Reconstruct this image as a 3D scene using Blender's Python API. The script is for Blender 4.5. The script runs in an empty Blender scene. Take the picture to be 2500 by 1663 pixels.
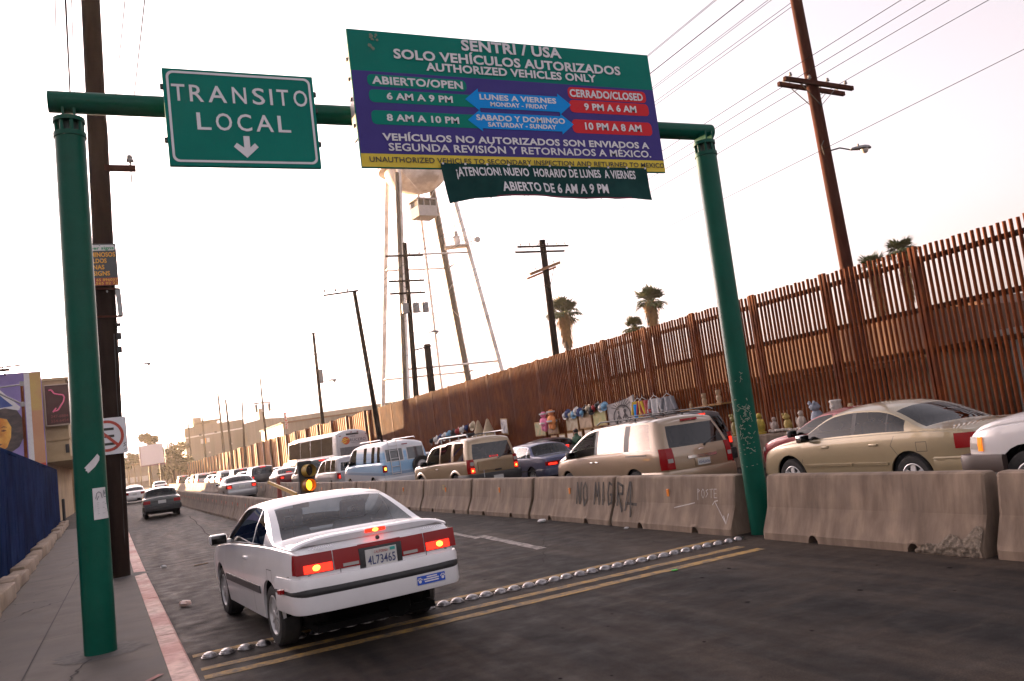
import bpy, bmesh, math, random
from mathutils import Vector, Matrix, noise
R = math.radians
S = bpy.context.scene
COL = S.collection
# ------------------------------------------------------------------ camera
cam_d = bpy.data.cameras.new('camera')
cam = bpy.data.objects.new('camera', cam_d); COL.objects.link(cam); S.camera = cam
cam_d.sensor_width = 36.0; cam_d.lens = 29.4475
cam_d.clip_start = 0.05; cam_d.clip_end = 3000
CX = Vector((0.901, -0.414, -0.129)); FW = Vector((0.427, 0.898, 0.108)).normalized()
CX = (CX - FW * CX.dot(FW)).normalized(); UP = CX.cross(FW)
cam.matrix_world = Matrix(((CX.x, UP.x, -FW.x, 0), (CX.y, UP.y, -FW.y, 0), (CX.z, UP.z, -FW.z, 1.80), (0, 0, 0, 1)))
# ------------------------------------------------------------------ sky, sun, exposure
SUN_AZ, SUN_EL = -16.0, 3.5          # degrees left of the road's direction, above the horizon
w = bpy.data.worlds.new('World'); S.world = w; w.use_nodes = True
nt = w.node_tree; bg = nt.nodes['Background']
sky = nt.nodes.new('ShaderNodeTexSky'); sky.sky_type = 'NISHITA'; sky.sun_disc = False
sky.sun_elevation = R(SUN_EL); sky.sun_rotation = R(SUN_AZ)
sky.air_density = 1.0; sky.dust_density = 6.0; sky.ozone_density = 0.6; sky.altitude = 0
hsv = nt.nodes.new('ShaderNodeHueSaturation'); hsv.inputs['Saturation'].default_value = 0.24; nt.links.new(sky.outputs[0], hsv.inputs['Color'])
tint = nt.nodes.new('ShaderNodeMix'); tint.data_type = 'RGBA'; tint.blend_type = 'MULTIPLY'
tint.inputs[0].default_value = 1.0; tint.inputs[7].default_value = (1.0, 0.885, 0.955, 1)
nt.links.new(hsv.outputs[0], tint.inputs[6]); nt.links.new(tint.outputs[2], bg.inputs[0])
bg.inputs[1].default_value = 0.15
sun_d = bpy.data.lights.new('sun', 'SUN'); sun_d.energy = 3.6; sun_d.angle = R(0.53); sun_d.color = (1.0, 0.62, 0.32)
sun = bpy.data.objects.new('sun', sun_d); COL.objects.link(sun)
sdir = Vector((math.sin(R(SUN_AZ)) * math.cos(R(SUN_EL)), math.cos(R(SUN_AZ)) * math.cos(R(SUN_EL)), math.sin(R(SUN_EL))))
sun.rotation_euler = sdir.to_track_quat('Z', 'Y').to_euler()
sun.location = sdir * 50
S.view_settings.view_transform = 'Standard'; S.view_settings.look = 'None'
S.view_settings.exposure = 2.92; S.view_settings.gamma = 1.0
S.render.engine = 'CYCLES'
S.cycles.max_bounces = 6; S.cycles.transparent_max_bounces = 12; S.cycles.sample_clamp_indirect = 4.0

# ------------------------------------------------------------------ materials
MATS = {}
def mat(name, c1, c2=None, scale=4.0, rough=0.6, metal=0.0, bump=0.0, stretch=(1, 1, 1), c3=None, scale3=0.6, coat=0.0, detail=6, emit=None, estr=0.0, spec=None, amt3=0.5, rvar=0.0):
    if name in MATS: return MATS[name]
    m = bpy.data.materials.new(name); m.use_nodes = True; n = m.node_tree; p = n.nodes['Principled BSDF']
    p.inputs['Roughness'].default_value = rough; p.inputs['Metallic'].default_value = metal
    if coat: p.inputs['Coat Weight'].default_value = coat; p.inputs['Coat Roughness'].default_value = 0.04
    if spec is not None: p.inputs['Specular IOR Level'].default_value = spec
    p.inputs['Base Color'].default_value = (*c1, 1)
    if emit: p.inputs['Emission Color'].default_value = (*emit, 1); p.inputs['Emission Strength'].default_value = estr
    if c2 is not None or bump:
        tc = n.nodes.new('ShaderNodeTexCoord'); mp = n.nodes.new('ShaderNodeMapping'); mp.inputs['Scale'].default_value = stretch
        n.links.new(tc.outputs['Object'], mp.inputs[0])
        nz = n.nodes.new('ShaderNodeTexNoise'); nz.inputs['Scale'].default_value = scale; nz.inputs['Detail'].default_value = detail; nz.inputs['Roughness'].default_value = 0.62
        n.links.new(mp.outputs[0], nz.inputs['Vector'])
        if c2 is not None:
            rp = n.nodes.new('ShaderNodeValToRGB'); rp.color_ramp.elements[0].position = 0.36; rp.color_ramp.elements[1].position = 0.66
            rp.color_ramp.elements[0].color = (*c1, 1); rp.color_ramp.elements[1].color = (*c2, 1)
            n.links.new(nz.outputs[0], rp.inputs[0]); out = rp.outputs[0]
            if c3 is not None:
                n3 = n.nodes.new('ShaderNodeTexNoise'); n3.inputs['Scale'].default_value = scale3; n3.inputs['Detail'].default_value = 5
                n.links.new(tc.outputs['Object'], n3.inputs['Vector'])
                r3 = n.nodes.new('ShaderNodeValToRGB'); r3.color_ramp.elements[0].position = 0.45; r3.color_ramp.elements[1].position = 0.62
                r3.color_ramp.elements[0].color = (0, 0, 0, 1); r3.color_ramp.elements[1].color = (amt3, amt3, amt3, 1)
                n.links.new(n3.outputs[0], r3.inputs[0])
                mx = n.nodes.new('ShaderNodeMix'); mx.data_type = 'RGBA'; mx.inputs[7].default_value = (*c3, 1)
                n.links.new(r3.outputs[0], mx.inputs[0]); n.links.new(out, mx.inputs[6]); out = mx.outputs[2]
            n.links.new(out, p.inputs['Base Color'])
        if rvar:
            ma = n.nodes.new('ShaderNodeMath'); ma.operation = 'MULTIPLY_ADD'; ma.inputs[1].default_value = rvar; ma.inputs[2].default_value = rough - rvar * 0.5
            n.links.new(nz.outputs[0], ma.inputs[0]); n.links.new(ma.outputs[0], p.inputs['Roughness'])
        if bump:
            b = n.nodes.new('ShaderNodeBump'); b.inputs['Strength'].default_value = bump; b.inputs['Distance'].default_value = 0.02
            n.links.new(nz.outputs[0], b.inputs['Height']); n.links.new(b.outputs[0], p.inputs['Normal'])
    MATS[name] = m; return m
def glass(name, tint, gloss=0.04, rough=0.0, gcol=(0.95, 0.95, 0.95), ior=1.42):
    if name in MATS: return MATS[name]
    m = bpy.data.materials.new(name); m.use_nodes = True; n = m.node_tree; n.nodes.clear()
    o = n.nodes.new('ShaderNodeOutputMaterial'); t = n.nodes.new('ShaderNodeBsdfTransparent'); t.inputs[0].default_value = (*tint, 1)
    g = n.nodes.new('ShaderNodeBsdfGlossy'); g.inputs['Roughness'].default_value = rough; g.inputs['Color'].default_value = (*gcol, 1)
    fr = n.nodes.new('ShaderNodeFresnel'); fr.inputs[0].default_value = ior
    ad = n.nodes.new('ShaderNodeMath'); ad.operation = 'ADD'; ad.inputs[1].default_value = gloss; ad.use_clamp = True
    mx = n.nodes.new('ShaderNodeMixShader'); n.links.new(fr.outputs[0], ad.inputs[0]); n.links.new(ad.outputs[0], mx.inputs[0])
    n.links.new(t.outputs[0], mx.inputs[1]); n.links.new(g.outputs[0], mx.inputs[2]); n.links.new(mx.outputs[0], o.inputs[0])
    MATS[name] = m; return m

# ------------------------------------------------------------------ mesh builder
class MB:
    def __init__(s): s.v = []; s.f = []; s.m = []; s.cur = 0
    def vert(s, p): s.v.append(tuple(p)); return len(s.v) - 1
    def face(s, idx, m=None): s.f.append(tuple(idx)); s.m.append(s.cur if m is None else m)
    def poly(s, pts): s.face([s.vert(p) for p in pts])
    def box(s, x0, x1, y0, y1, z0, z1, M=None):
        P = [(x0, y0, z0), (x1, y0, z0), (x1, y1, z0), (x0, y1, z0), (x0, y0, z1), (x1, y0, z1), (x1, y1, z1), (x0, y1, z1)]
        if M is not None: P = [M @ Vector(p) for p in P]
        i = [s.vert(p) for p in P]
        for q in ((3, 2, 1, 0), (4, 5, 6, 7), (0, 1, 5, 4), (1, 2, 6, 5), (2, 3, 7, 6), (3, 0, 4, 7)): s.face([i[k] for k in q])
    def rbox(s, x0, x1, y0, y1, z0, z1, r=0.02, M=None):
        """box with chamfered edges all round"""
        bm = bmesh.new(); bmesh.ops.create_cube(bm, size=1)
        for v in bm.verts: v.co = Vector(((x0 + x1) / 2 + v.co.x * (x1 - x0), (y0 + y1) / 2 + v.co.y * (y1 - y0), (z0 + z1) / 2 + v.co.z * (z1 - z0)))
        bmesh.ops.bevel(bm, geom=list(bm.edges), offset=min(r, abs(x1 - x0) * .45, abs(y1 - y0) * .45, abs(z1 - z0) * .45), segments=2, affect='EDGES', profile=0.5)
        s.bm(bm, M)
    def bm(s, bm, M=None):
        bm.verts.ensure_lookup_table(); b = len(s.v)
        for k, v in enumerate(bm.verts): v.index = k; s.v.append(tuple(M @ v.co if M is not None else v.co))
        for f in bm.faces: s.face([b + v.index for v in f.verts])
        bm.free()
    def tube(s, a, b, r0, r1=None, n=12, cap=True):
        a, b = Vector(a), Vector(b); r1 = r0 if r1 is None else r1
        d = (b - a).normalized(); t = Vector((0, 0, 1)) if abs(d.z) < 0.95 else Vector((1, 0, 0))
        u = d.cross(t).normalized(); w = d.cross(u)
        A = []; B = []
        for i in range(n):
            c, q = math.cos(2 * math.pi * i / n), math.sin(2 * math.pi * i / n); o = u * c + w * q
            A.append(s.vert(a + o * r0)); B.append(s.vert(b + o * r1))
        for i in range(n):
            j = (i + 1) % n; s.face((A[j], A[i], B[i], B[j]))
        if cap: s.face(A); s.face(B[::-1])
    def path(s, pts, r, n=6):
        for a, b in zip(pts[:-1], pts[1:]): s.tube(a, b, r, r, n, False)
    def bar(s, a, b, w, h):
        """rectangular beam from a to b"""
        a, b = Vector(a), Vector(b); d = (b - a).normalized(); t = Vector((0, 0, 1)) if abs(d.z) < 0.95 else Vector((1, 0, 0))
        u = d.cross(t).normalized() * w / 2; q = u.cross(d).normalized() * h / 2
        i = [s.vert(p + x) for p in (a, b) for x in (-u - q, u - q, u + q, -u + q)]
        for f in ((3, 2, 1, 0), (4, 5, 6, 7), (0, 1, 5, 4), (1, 2, 6, 5), (2, 3, 7, 6), (3, 0, 4, 7)): s.face([i[k] for k in f])
    def lathe(s, prof, n=24, M=None, caps=True):
        """prof: (r, z) pairs turned about z"""
        rings = []
        for r, z in prof:
            rings.append([s.vert((M @ Vector(p)) if M is not None else p) for p in ((r * math.cos(2 * math.pi * i / n), r * math.sin(2 * math.pi * i / n), z) for i in range(n))])
        for a, b in zip(rings[:-1], rings[1:]):
            for i in range(n): j = (i + 1) % n; s.face((a[i], a[j], b[j], b[i]))
        if caps: s.face(rings[0][::-1]); s.face(rings[-1])
    def prism(s, pts, d, axis='y'):
        """flat polygon pts (list of 3d points) extruded by vector d"""
        d = Vector(d); A = [s.vert(p) for p in pts]; B = [s.vert(Vector(p) + d) for p in pts]; n = len(pts)
        s.face(A); s.face(B[::-1])
        for i in range(n): j = (i + 1) % n; s.face((A[j], A[i], B[i], B[j]))
    def grid(s, fn, nu, nv, flip=False):
        I = [[s.vert(fn(i / nu, j / nv)) for j in range(nv + 1)] for i in range(nu + 1)]
        for i in range(nu):
            for j in range(nv):
                q = (I[i][j], I[i + 1][j], I[i + 1][j + 1], I[i][j + 1]); s.face(q[::-1] if flip else q)
        return I
    def patch(s, fn, off, nu=4, nv=2):
        """raised patch: fn(u,v) on a surface, moved by vector off, with skirts"""
        off = Vector(off)
        I = s.grid(lambda u, v: Vector(fn(u, v)) + off, nu, nv)
        edge = [I[i][0] for i in range(nu + 1)] + [I[nu][j] for j in range(1, nv + 1)] + [I[i][nv] for i in range(nu - 1, -1, -1)] + [I[0][j] for j in range(nv - 1, 0, -1)]
        low = [s.vert(Vector(s.v[k]) - off * 1.6) for k in edge]
        for k in range(len(edge)): j = (k + 1) % len(edge); s.face((edge[k], low[k], low[j], edge[j]))
    def build(s, name, mats, parent=None, smooth=None, recalc=True):
        me = bpy.data.meshes.new(name); me.from_pydata(s.v, [], s.f); me.update()
        for m in (mats if isinstance(mats, (list, tuple)) else [mats]): me.materials.append(m)
        if any(s.m): me.polygons.foreach_set('material_index', s.m)
        if recalc:
            b = bmesh.new(); b.from_mesh(me); bmesh.ops.remove_doubles(b, verts=b.verts, dist=1e-5); bmesh.ops.recalc_face_normals(b, faces=b.faces); b.to_mesh(me); b.free()
        if smooth is not None:
            me.polygons.foreach_set('use_smooth', [True] * len(me.polygons)); me.set_sharp_from_angle(angle=R(smooth))
        o = bpy.data.objects.new(name, me); COL.objects.link(o)
        if parent is not None: o.parent = parent
        return o
def tag(o, label=None, cat=None, group=None, kind=None):
    if label: o['label'] = label
    if cat: o['category'] = cat
    if group: o['group'] = group
    if kind: o['kind'] = kind
    return o
def empty(name, loc=(0, 0, 0), rz=0.0, label=None, cat=None, group=None):
    o = bpy.data.objects.new(name, None); COL.objects.link(o); o.location = loc; o.rotation_euler = (0, 0, rz); o.empty_display_size = 0.2
    return tag(o, label, cat, group)
KIDS = {}
def copy_tree(o, parent=None):
    c = o.copy(); COL.objects.link(c)
    if parent is not None: c.parent = parent
    for ch in list(o.children): copy_tree(ch, c)
    return c
# ------------------------------------------------------------------ lettering
_cap = {}
def glyphs(txt, bold=0.0, shear=0.0):
    cu = bpy.data.curves.new('lettering_curve', 'FONT'); cu.body = txt; cu.resolution_u = 3; cu.offset = bold; cu.shear = shear; cu.space_character = 1.04
    ob = bpy.data.objects.new('lettering_curve', cu); me = bpy.data.meshes.new_from_object(ob)
    V = [(v.co.x, v.co.y) for v in me.vertices]; F = [tuple(p.vertices) for p in me.polygons]
    bpy.data.objects.remove(ob); bpy.data.curves.remove(cu); bpy.data.meshes.remove(me)
    return V, F
def cap_box(bold):
    if bold not in _cap:
        V, F = glyphs('H', bold); _cap[bold] = (min(v[1] for v in V), max(v[1] for v in V))
    return _cap[bold]
def write(mb, txt, a0, a1, b0, b1, fn, bold=0.012, shear=0.0, flip=False):
    """text stretched to a0..a1 across and b0..b1 (cap height) up; fn(a,b) -> point"""
    V, F = glyphs(txt, bold, shear)
    if not V: return
    x0, x1 = min(v[0] for v in V), max(v[0] for v in V); y0, y1 = cap_box(bold)
    base = len(mb.v)
    for x, y in V: mb.v.append(tuple(fn(a0 + (a1 - a0) * (x - x0) / (x1 - x0), b0 + (b1 - b0) * (y - y0) / (y1 - y0))))
    for f in F: mb.face([base + k for k in f])
def strokes(mb, lines, wid, fn):
    """hand-drawn lines as flat ribbons on a surface fn(a,b)"""
    for ln in lines:
        for (xa, ya), (xb, yb) in zip(ln[:-1], ln[1:]):
            dx, dy = xb - xa, yb - ya; L = math.hypot(dx, dy) or 1; nx, ny = -dy / L * wid / 2, dx / L * wid / 2; ex, ey = dx / L * wid * .3, dy / L * wid * .3
            mb.poly([fn(xa - ex - nx, ya - ey - ny), fn(xb + ex - nx, yb + ey - ny), fn(xb + ex + nx, yb + ey + ny), fn(xa - ex + nx, ya - ey + ny)])
rnd = random.Random(7)
# ================================================================== GROUND, ROAD, PAVEMENT
def asphalt():
    m = bpy.data.materials.new('asphalt'); m.use_nodes = True; n = m.node_tree; p = n.nodes['Principled BSDF']
    tc = n.nodes.new('ShaderNodeTexCoord')
    def nz(scale, det, stretch=(1, 1, 1), rough=0.6, rot=0):
        mp = n.nodes.new('ShaderNodeMapping'); mp.inputs['Scale'].default_value = stretch; mp.inputs['Rotation'].default_value = (0, 0, rot); n.links.new(tc.outputs['Object'], mp.inputs[0])
        t = n.nodes.new('ShaderNodeTexNoise'); t.inputs['Scale'].default_value = scale; t.inputs['Detail'].default_value = det; t.inputs['Roughness'].default_value = rough
        n.links.new(mp.outputs[0], t.inputs['Vector']); return t.outputs[0]
    def ramp(src, stops):
        r = n.nodes.new('ShaderNodeValToRGB'); e = r.color_ramp.elements
        e[0].position, e[0].color = stops[0][0], (*stops[0][1], 1); e[1].position, e[1].color = stops[-1][0], (*stops[-1][1], 1)
        for q in stops[1:-1]: k = e.new(q[0]); k.color = (*q[1], 1)
        n.links.new(src, r.inputs[0]); return r.outputs[0]
    def mix(a, b, f, mode='MIX'):
        x = n.nodes.new('ShaderNodeMix'); x.data_type = 'RGBA'; x.blend_type = mode
        for s_, k in ((f, 0), (a, 6), (b, 7)):
            if isinstance(s_, (int, float)): x.inputs[k].default_value = s_
            elif isinstance(s_, tuple): x.inputs[k].default_value = (*s_, 1)
            else: n.links.new(s_, x.inputs[k])
        return x.outputs[2]
    base = ramp(nz(0.5, 6), [(0.25, (0.0100, 0.0088, 0.0088)), (0.75, (0.0160, 0.0140, 0.0132))])
    dust = ramp(nz(0.55, 5, (2.6, 0.22, 1), rot=0.05), [(0.45, (0, 0, 0)), (0.68, (1, 1, 1))])
    c = mix(base, (0.085, 0.064, 0.049), mix((0, 0, 0), dust, 0.55))
    dust2 = ramp(nz(1.3, 7, (0.35, 1.8, 1), 0.7), [(0.52, (0, 0, 0)), (0.72, (0.5, 0.5, 0.5))])
    c = mix(c, (0.072, 0.054, 0.041), dust2)
    oil = ramp(nz(2.3, 3, (1, 0.6, 1)), [(0.66, (0, 0, 0)), (0.72, (0.7, 0.7, 0.7))])
    c = mix(c, (0.010, 0.009, 0.009), oil)
    mid = ramp(nz(9, 8, (1, .8, 1), .75), [(0.32, (0.72, 0.72, 0.72)), (0.7, (1.26, 1.24, 1.22))])
    c = mix(c, mid, 0.85, 'MULTIPLY')
    spots = ramp(nz(5.5, 2), [(0.70, (0, 0, 0)), (0.735, (0.8, 0.8, 0.8))])
    c = mix(c, (0.009, 0.008, 0.008), spots)
    speck = ramp(nz(90, 3), [(0.35, (0.45, 0.45, 0.45)), (0.68, (1.6, 1.55, 1.5))])
    c = mix(c, speck, 0.75, 'MULTIPLY')
    n.links.new(c, p.inputs['Base Color'])
    rr = n.nodes.new('ShaderNodeMapRange'); rr.inputs[1].default_value = 0.3; rr.inputs[2].default_value = 0.7; rr.inputs[3].default_value = 0.62; rr.inputs[4].default_value = 0.9
    n.links.new(nz(3, 4), rr.inputs[0]); n.links.new(rr.outputs[0], p.inputs['Roughness']); p.inputs['Specular IOR Level'].default_value = 0.12
    b = n.nodes.new('ShaderNodeBump'); b.inputs['Strength'].default_value = 0.35; b.inputs['Distance'].default_value = 0.008
    n.links.new(nz(140, 2), b.inputs['Height']); n.links.new(b.outputs[0], p.inputs['Normal'])
    return m
ASPH = asphalt()
g = MB(); g.poly([(-300, -40, 0), (400, -40, 0), (400, 600, 0), (-300, 600, 0)])
tag(g.build('road', ASPH, recalc=False), 'grey brown asphalt road', kind='structure')

KERB = [(0.62, -3.0), (0.55, 2.0), (0.43, 7.4), (0.37, 10.0), (0.22, 16.5), (0.08, 24.0), (-0.12, 36.0), (-0.23, 41.0)]
M_kerb = mat('kerb_paint', (0.66, 0.43, 0.36), (0.36, 0.23, 0.19), 9, 0.75, bump=0.25, c3=(0.34, 0.07, 0.06), scale3=0.7, amt3=0.55)
M_walk = mat('pavement_concrete', (0.058, 0.045, 0.037), (0.088, 0.070, 0.058), 2.2, 0.85, bump=0.15, c3=(0.07, 0.06, 0.056), scale3=0.9, amt3=0.6)
k = MB()
for j, ((xa, ya), (xb, yb)) in enumerate(zip(KERB[:-1], KERB[1:])):
    nseg = max(1, int((yb - ya) / 1.5))
    for q in range(nseg):
        y0, y1 = ya + (yb - ya) * q / nseg, ya + (yb - ya) * (q + 1) / nseg - 0.012
        x0, x1 = xa + (xb - xa) * q / nseg, xa + (xb - xa) * (q + 1) / nseg
        dz = rnd.uniform(-.004, .004); W_ = 0.20
        def pt(x, y, o, z): return (x + o, y, z)
        a = [pt(x0, y0, -W_, -.05), pt(x0, y0, 0.02, -.05), pt(x0, y0, 0, .135 + dz), pt(x0, y0, -.02, .155 + dz), pt(x0, y0, -W_, .156 + dz)]
        b = [pt(x1, y1, -W_, -.05), pt(x1, y1, 0.02, -.05), pt(x1, y1, 0, .135 + dz), pt(x1, y1, -.02, .155 + dz), pt(x1, y1, -W_, .156 + dz)]
        I = [k.vert(p) for p in a + b]
        for t in range(5): u = (t + 1) % 5; k.face((I[t], I[u], I[u + 5], I[t + 5]))
        k.face(I[:5][::-1]); k.face(I[5:])
tag(k.build('kerb', M_kerb), 'worn red painted kerb', kind='structure')
sw = MB()
sw.poly([(x - 0.202, y, 0.15) for x, y in KERB] + [(-9, 41, 0.15), (-9, -3, 0.15)])
sw.box(-9, -0.43, 40.6, 41.0, -.02, .149)
tag(sw.build('pavement', M_walk), 'cracked concrete pavement', kind='structure')
# joints and cracks of the pavement (thin dark fillings lying 4 mm proud)
M_crack = mat('crack_dirt', (0.022, 0.019, 0.018), rough=0.95)
cr = MB(); up = lambda z: (lambda a, b: (a, b, z))
def wiggle(a, b, n, amp):
    out = []
    for i in range(n + 1):
        t = i / n; out.append((a[0] + (b[0] - a[0]) * t + rnd.uniform(-amp, amp), a[1] + (b[1] - a[1]) * t + rnd.uniform(-amp, amp)))
    return out
strokes(cr, [[(-0.98, -2), (-0.99, 40)]], 0.014, up(.1545))
for yy in (3.4, 7.3, 11.3, 15.2, 19.3, 23.6, 28, 32.5, 37):
    strokes(cr, [wiggle((-0.97, yy), (0.1, yy + .05), 6, .02)], .012, up(.1547))
for a, b, n_, am, wd in (((-2.2, 18.6), (-0.6, 19.6), 16, .05, .045), ((-1.55, 16.4), (-0.95, 17.2), 10, .05, .02), ((-1.5, 14.2), (-1.0, 14.9), 12, .04, .03), ((-1.9, 13.2), (-1.35, 14.3), 10, .05, .014),
                         ((-0.55, 11.0), (-0.62, 12.6), 12, .035, .013), ((-0.6, 8.6), (-0.45, 9.5), 8, .03, .014), ((-1.6, 9.0), (-1.25, 10.4), 9, .05, .012), ((-2.0, 15.7), (-1.2, 15.2), 12, .05, .016), ((-1.4, 21), (-1.0, 24), 12, .06, .02)):
    strokes(cr, [wiggle(a, b, n_, am)], wd, up(.155))
tag(cr.build('pavement_joint', M_crack, recalc=False), 'dark joints and cracks in the pavement', kind='structure')
M_red = mat('red_paint_worn', (0.36, 0.09, 0.075), (0.17, 0.10, 0.085), 6, 0.8)
rl = MB(); strokes(rl, [[(0.14, 8.05), (-0.35, 7.35)], [(-4.6, 66.5), (-2.0, 66.5)]], .06, up(.1585)); tag(rl.build('pavement_marking', M_red, recalc=False), 'worn red line across the pavement', kind='structure')
# irregular dark patches round the column and pole feet
gp = MB()
for (cx, cy, rx, ry) in ((-.36, 9.75, .42, .42), (-.22, 17.05, .46, .4)):
    gp.poly([(cx + rx * math.cos(t * .2618) * (1 + .14 * math.sin(t * 3.1) + rnd.uniform(-.06, .06)), cy + ry * math.sin(t * .2618) * (1 + rnd.uniform(-.07, .07)), .1535) for t in range(24)])
tag(gp.build('pavement_patch', mat('foot_patch', (0.05, 0.045, 0.042), (0.09, 0.08, 0.074), 12, 0.9), recalc=False), 'dark patches round the posts', kind='structure')
M_patch = mat('asphalt_patch', (0.008, 0.007, 0.007), (0.013, 0.0115, 0.011), 5, .8, spec=.1, bump=.3)
pm_ = MB()
for P in ([(2.6, 15.2), (3.3, 15.3), (3.25, 17.4), (2.6, 17.3)], [(6.2, 17), (6.8, 17.1), (6.7, 19.5), (6.1, 19.4)]): pm_.poly([(x + rnd.uniform(-.03, .03), y + rnd.uniform(-.03, .03), .002) for x, y in P])
tag(pm_.build('road_patch', M_patch, recalc=False), 'dark repair patches in the asphalt', kind='structure')
# painted markings
def worn(name, col, wear=0.5):
    m = bpy.data.materials.new(name); m.use_nodes = True; n = m.node_tree; p = n.nodes['Principled BSDF']; p.inputs['Roughness'].default_value = .8
    tc = n.nodes.new('ShaderNodeTexCoord'); t = n.nodes.new('ShaderNodeTexNoise'); t.inputs['Scale'].default_value = 7; t.inputs['Detail'].default_value = 9; t.inputs['Roughness'].default_value = .72
    n.links.new(tc.outputs['Object'], t.inputs['Vector']); r = n.nodes.new('ShaderNodeValToRGB')
    r.color_ramp.elements[0].position = wear - .13; r.color_ramp.elements[1].position = wear + .13; r.color_ramp.elements[0].color = (0.06, 0.053, 0.047, 1); r.color_ramp.elements[1].color = (*col, 1)
    n.links.new(t.outputs[0], r.inputs[0]); n.links.new(r.outputs[0], p.inputs['Base Color']); return m
ym = MB()
for (xa, ya, xb, yb, wd) in ((0.47, 9.31, 7.15, 9.44, .14), (0.5, 8.63, 6.95, 8.70, .15), (0.5, 8.27, 6.95, 8.34, .16)):
    n_ = 24; P = []; Q = []
    for i in range(n_ + 1):
        t = i / n_; P.append((xa + (xb - xa) * t, ya + (yb - ya) * t - wd / 2 + rnd.uniform(-.008, .008), .004)); Q.append((xa + (xb - xa) * t, ya + (yb - ya) * t + wd / 2 + rnd.uniform(-.008, .008), .004))
    for i in range(n_): ym.poly([P[i], P[i + 1], Q[i + 1], Q[i]])
tag(ym.build('yellow_line', worn('yellow_line_paint', (0.38, 0.215, 0.035), .51), recalc=False), 'worn yellow lines across the road', kind='structure')
wm = MB()
for (xa, ya, xb, yb, wd) in ((5.6, 11.7, 5.78, 14.6, .16), (5.62, 14.3, 5.68, 15.9, .12), (5.55, 20, 5.5, 23, .14), (5.4, 30, 5.3, 33, .14)):
    n_ = 12; P = []; Q = []
    for i in range(n_ + 1):
        t = i / n_; P.append((xa + (xb - xa) * t - wd / 2 + rnd.uniform(-.012, .012), ya + (yb - ya) * t, .004)); Q.append((xa + (xb - xa) * t + wd / 2 + rnd.uniform(-.012, .012), ya + (yb - ya) * t, .004))
    for i in range(n_): wm.poly([P[i], P[i + 1], Q[i + 1], Q[i]])
tag(wm.build('white_line', worn('white_line_paint', (0.36, 0.31, 0.28), .53), recalc=False), 'worn white lane dashes', kind='structure')
M_tar = mat('tar', (0.0045, 0.004, 0.004), rough=.9, spec=.05); sm = MB(); strokes(sm, [wiggle((0.4, 19.2), (3.4, 20.5), 14, .03)], .05, up(.004)); strokes(sm, [wiggle((1.9, 22), (2.4, 40), 10, .05)], .03, up(.004))
strokes(sm, [wiggle((5.0, 10.4), (6.6, 13.6), 26, .05)], .006, up(.0035))
for i in range(60):
    cx, cy, r0 = rnd.uniform(2.2, 7.0), rnd.choice([rnd.uniform(3.4, 8.0), rnd.uniform(9.8, 20)]), rnd.choice([.008, .012, .016, .024]); sm.poly([(cx + r0 * rnd.uniform(.75, 1.25) * math.cos(t), cy + r0 * rnd.uniform(.8, 1.4) * math.sin(t), .003) for t in [k_ * .785 for k_ in range(8)]])
tag(sm.build('road_seam', M_tar, recalc=False), 'dark tar seams in the asphalt', kind='structure')

# ================================================================== STEEL DOMES ACROSS THE ROAD
M_dome = mat('dome_steel', (0.30, 0.285, 0.285), (0.10, 0.095, 0.095), 26, 0.30, 1.0, bump=0.05)
db = MB(); db.lathe([(.078, 0), (.077, .010), (.071, .013), (.067, .024), (.060, .027), (.053, .037), (.045, .039), (.030, .047), (.012, .050), (.001, .0505)], 28)
dome0 = db.build('road_stud', M_dome, smooth=28)
for i in range(39):
    o = dome0 if i == 0 else dome0.copy()
    if i: COL.objects.link(o)
    x = 0.61 + i * 0.1765 + rnd.uniform(-.008, .008); o.location = (x, 9.12 + rnd.uniform(-.012, .012) + .05 * (i / 38), 0); o.rotation_euler = (rnd.uniform(-.05, .05), rnd.uniform(-.05, .05), rnd.uniform(0, 6))
    if i == 0: lb = 'first steel road dome, at the kerb end of the row'
    elif i == 38: lb = 'last steel road dome, beside the foot of the right green column'
    elif i < 4: lb = 'steel road dome in the short row between the kerb and the white coupe'
    elif i < 15: lb = 'steel road dome in the dark under the white coupe'
    else: lb = 'round steel dome in the open row between the white coupe and the barrier'
    tag(o, lb, 'road dome', 'steel domes in a row across the road' if 0 < i < 38 else None)
    if i in (0, 38): o['group'] = 'steel domes in a row across the road'

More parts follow.
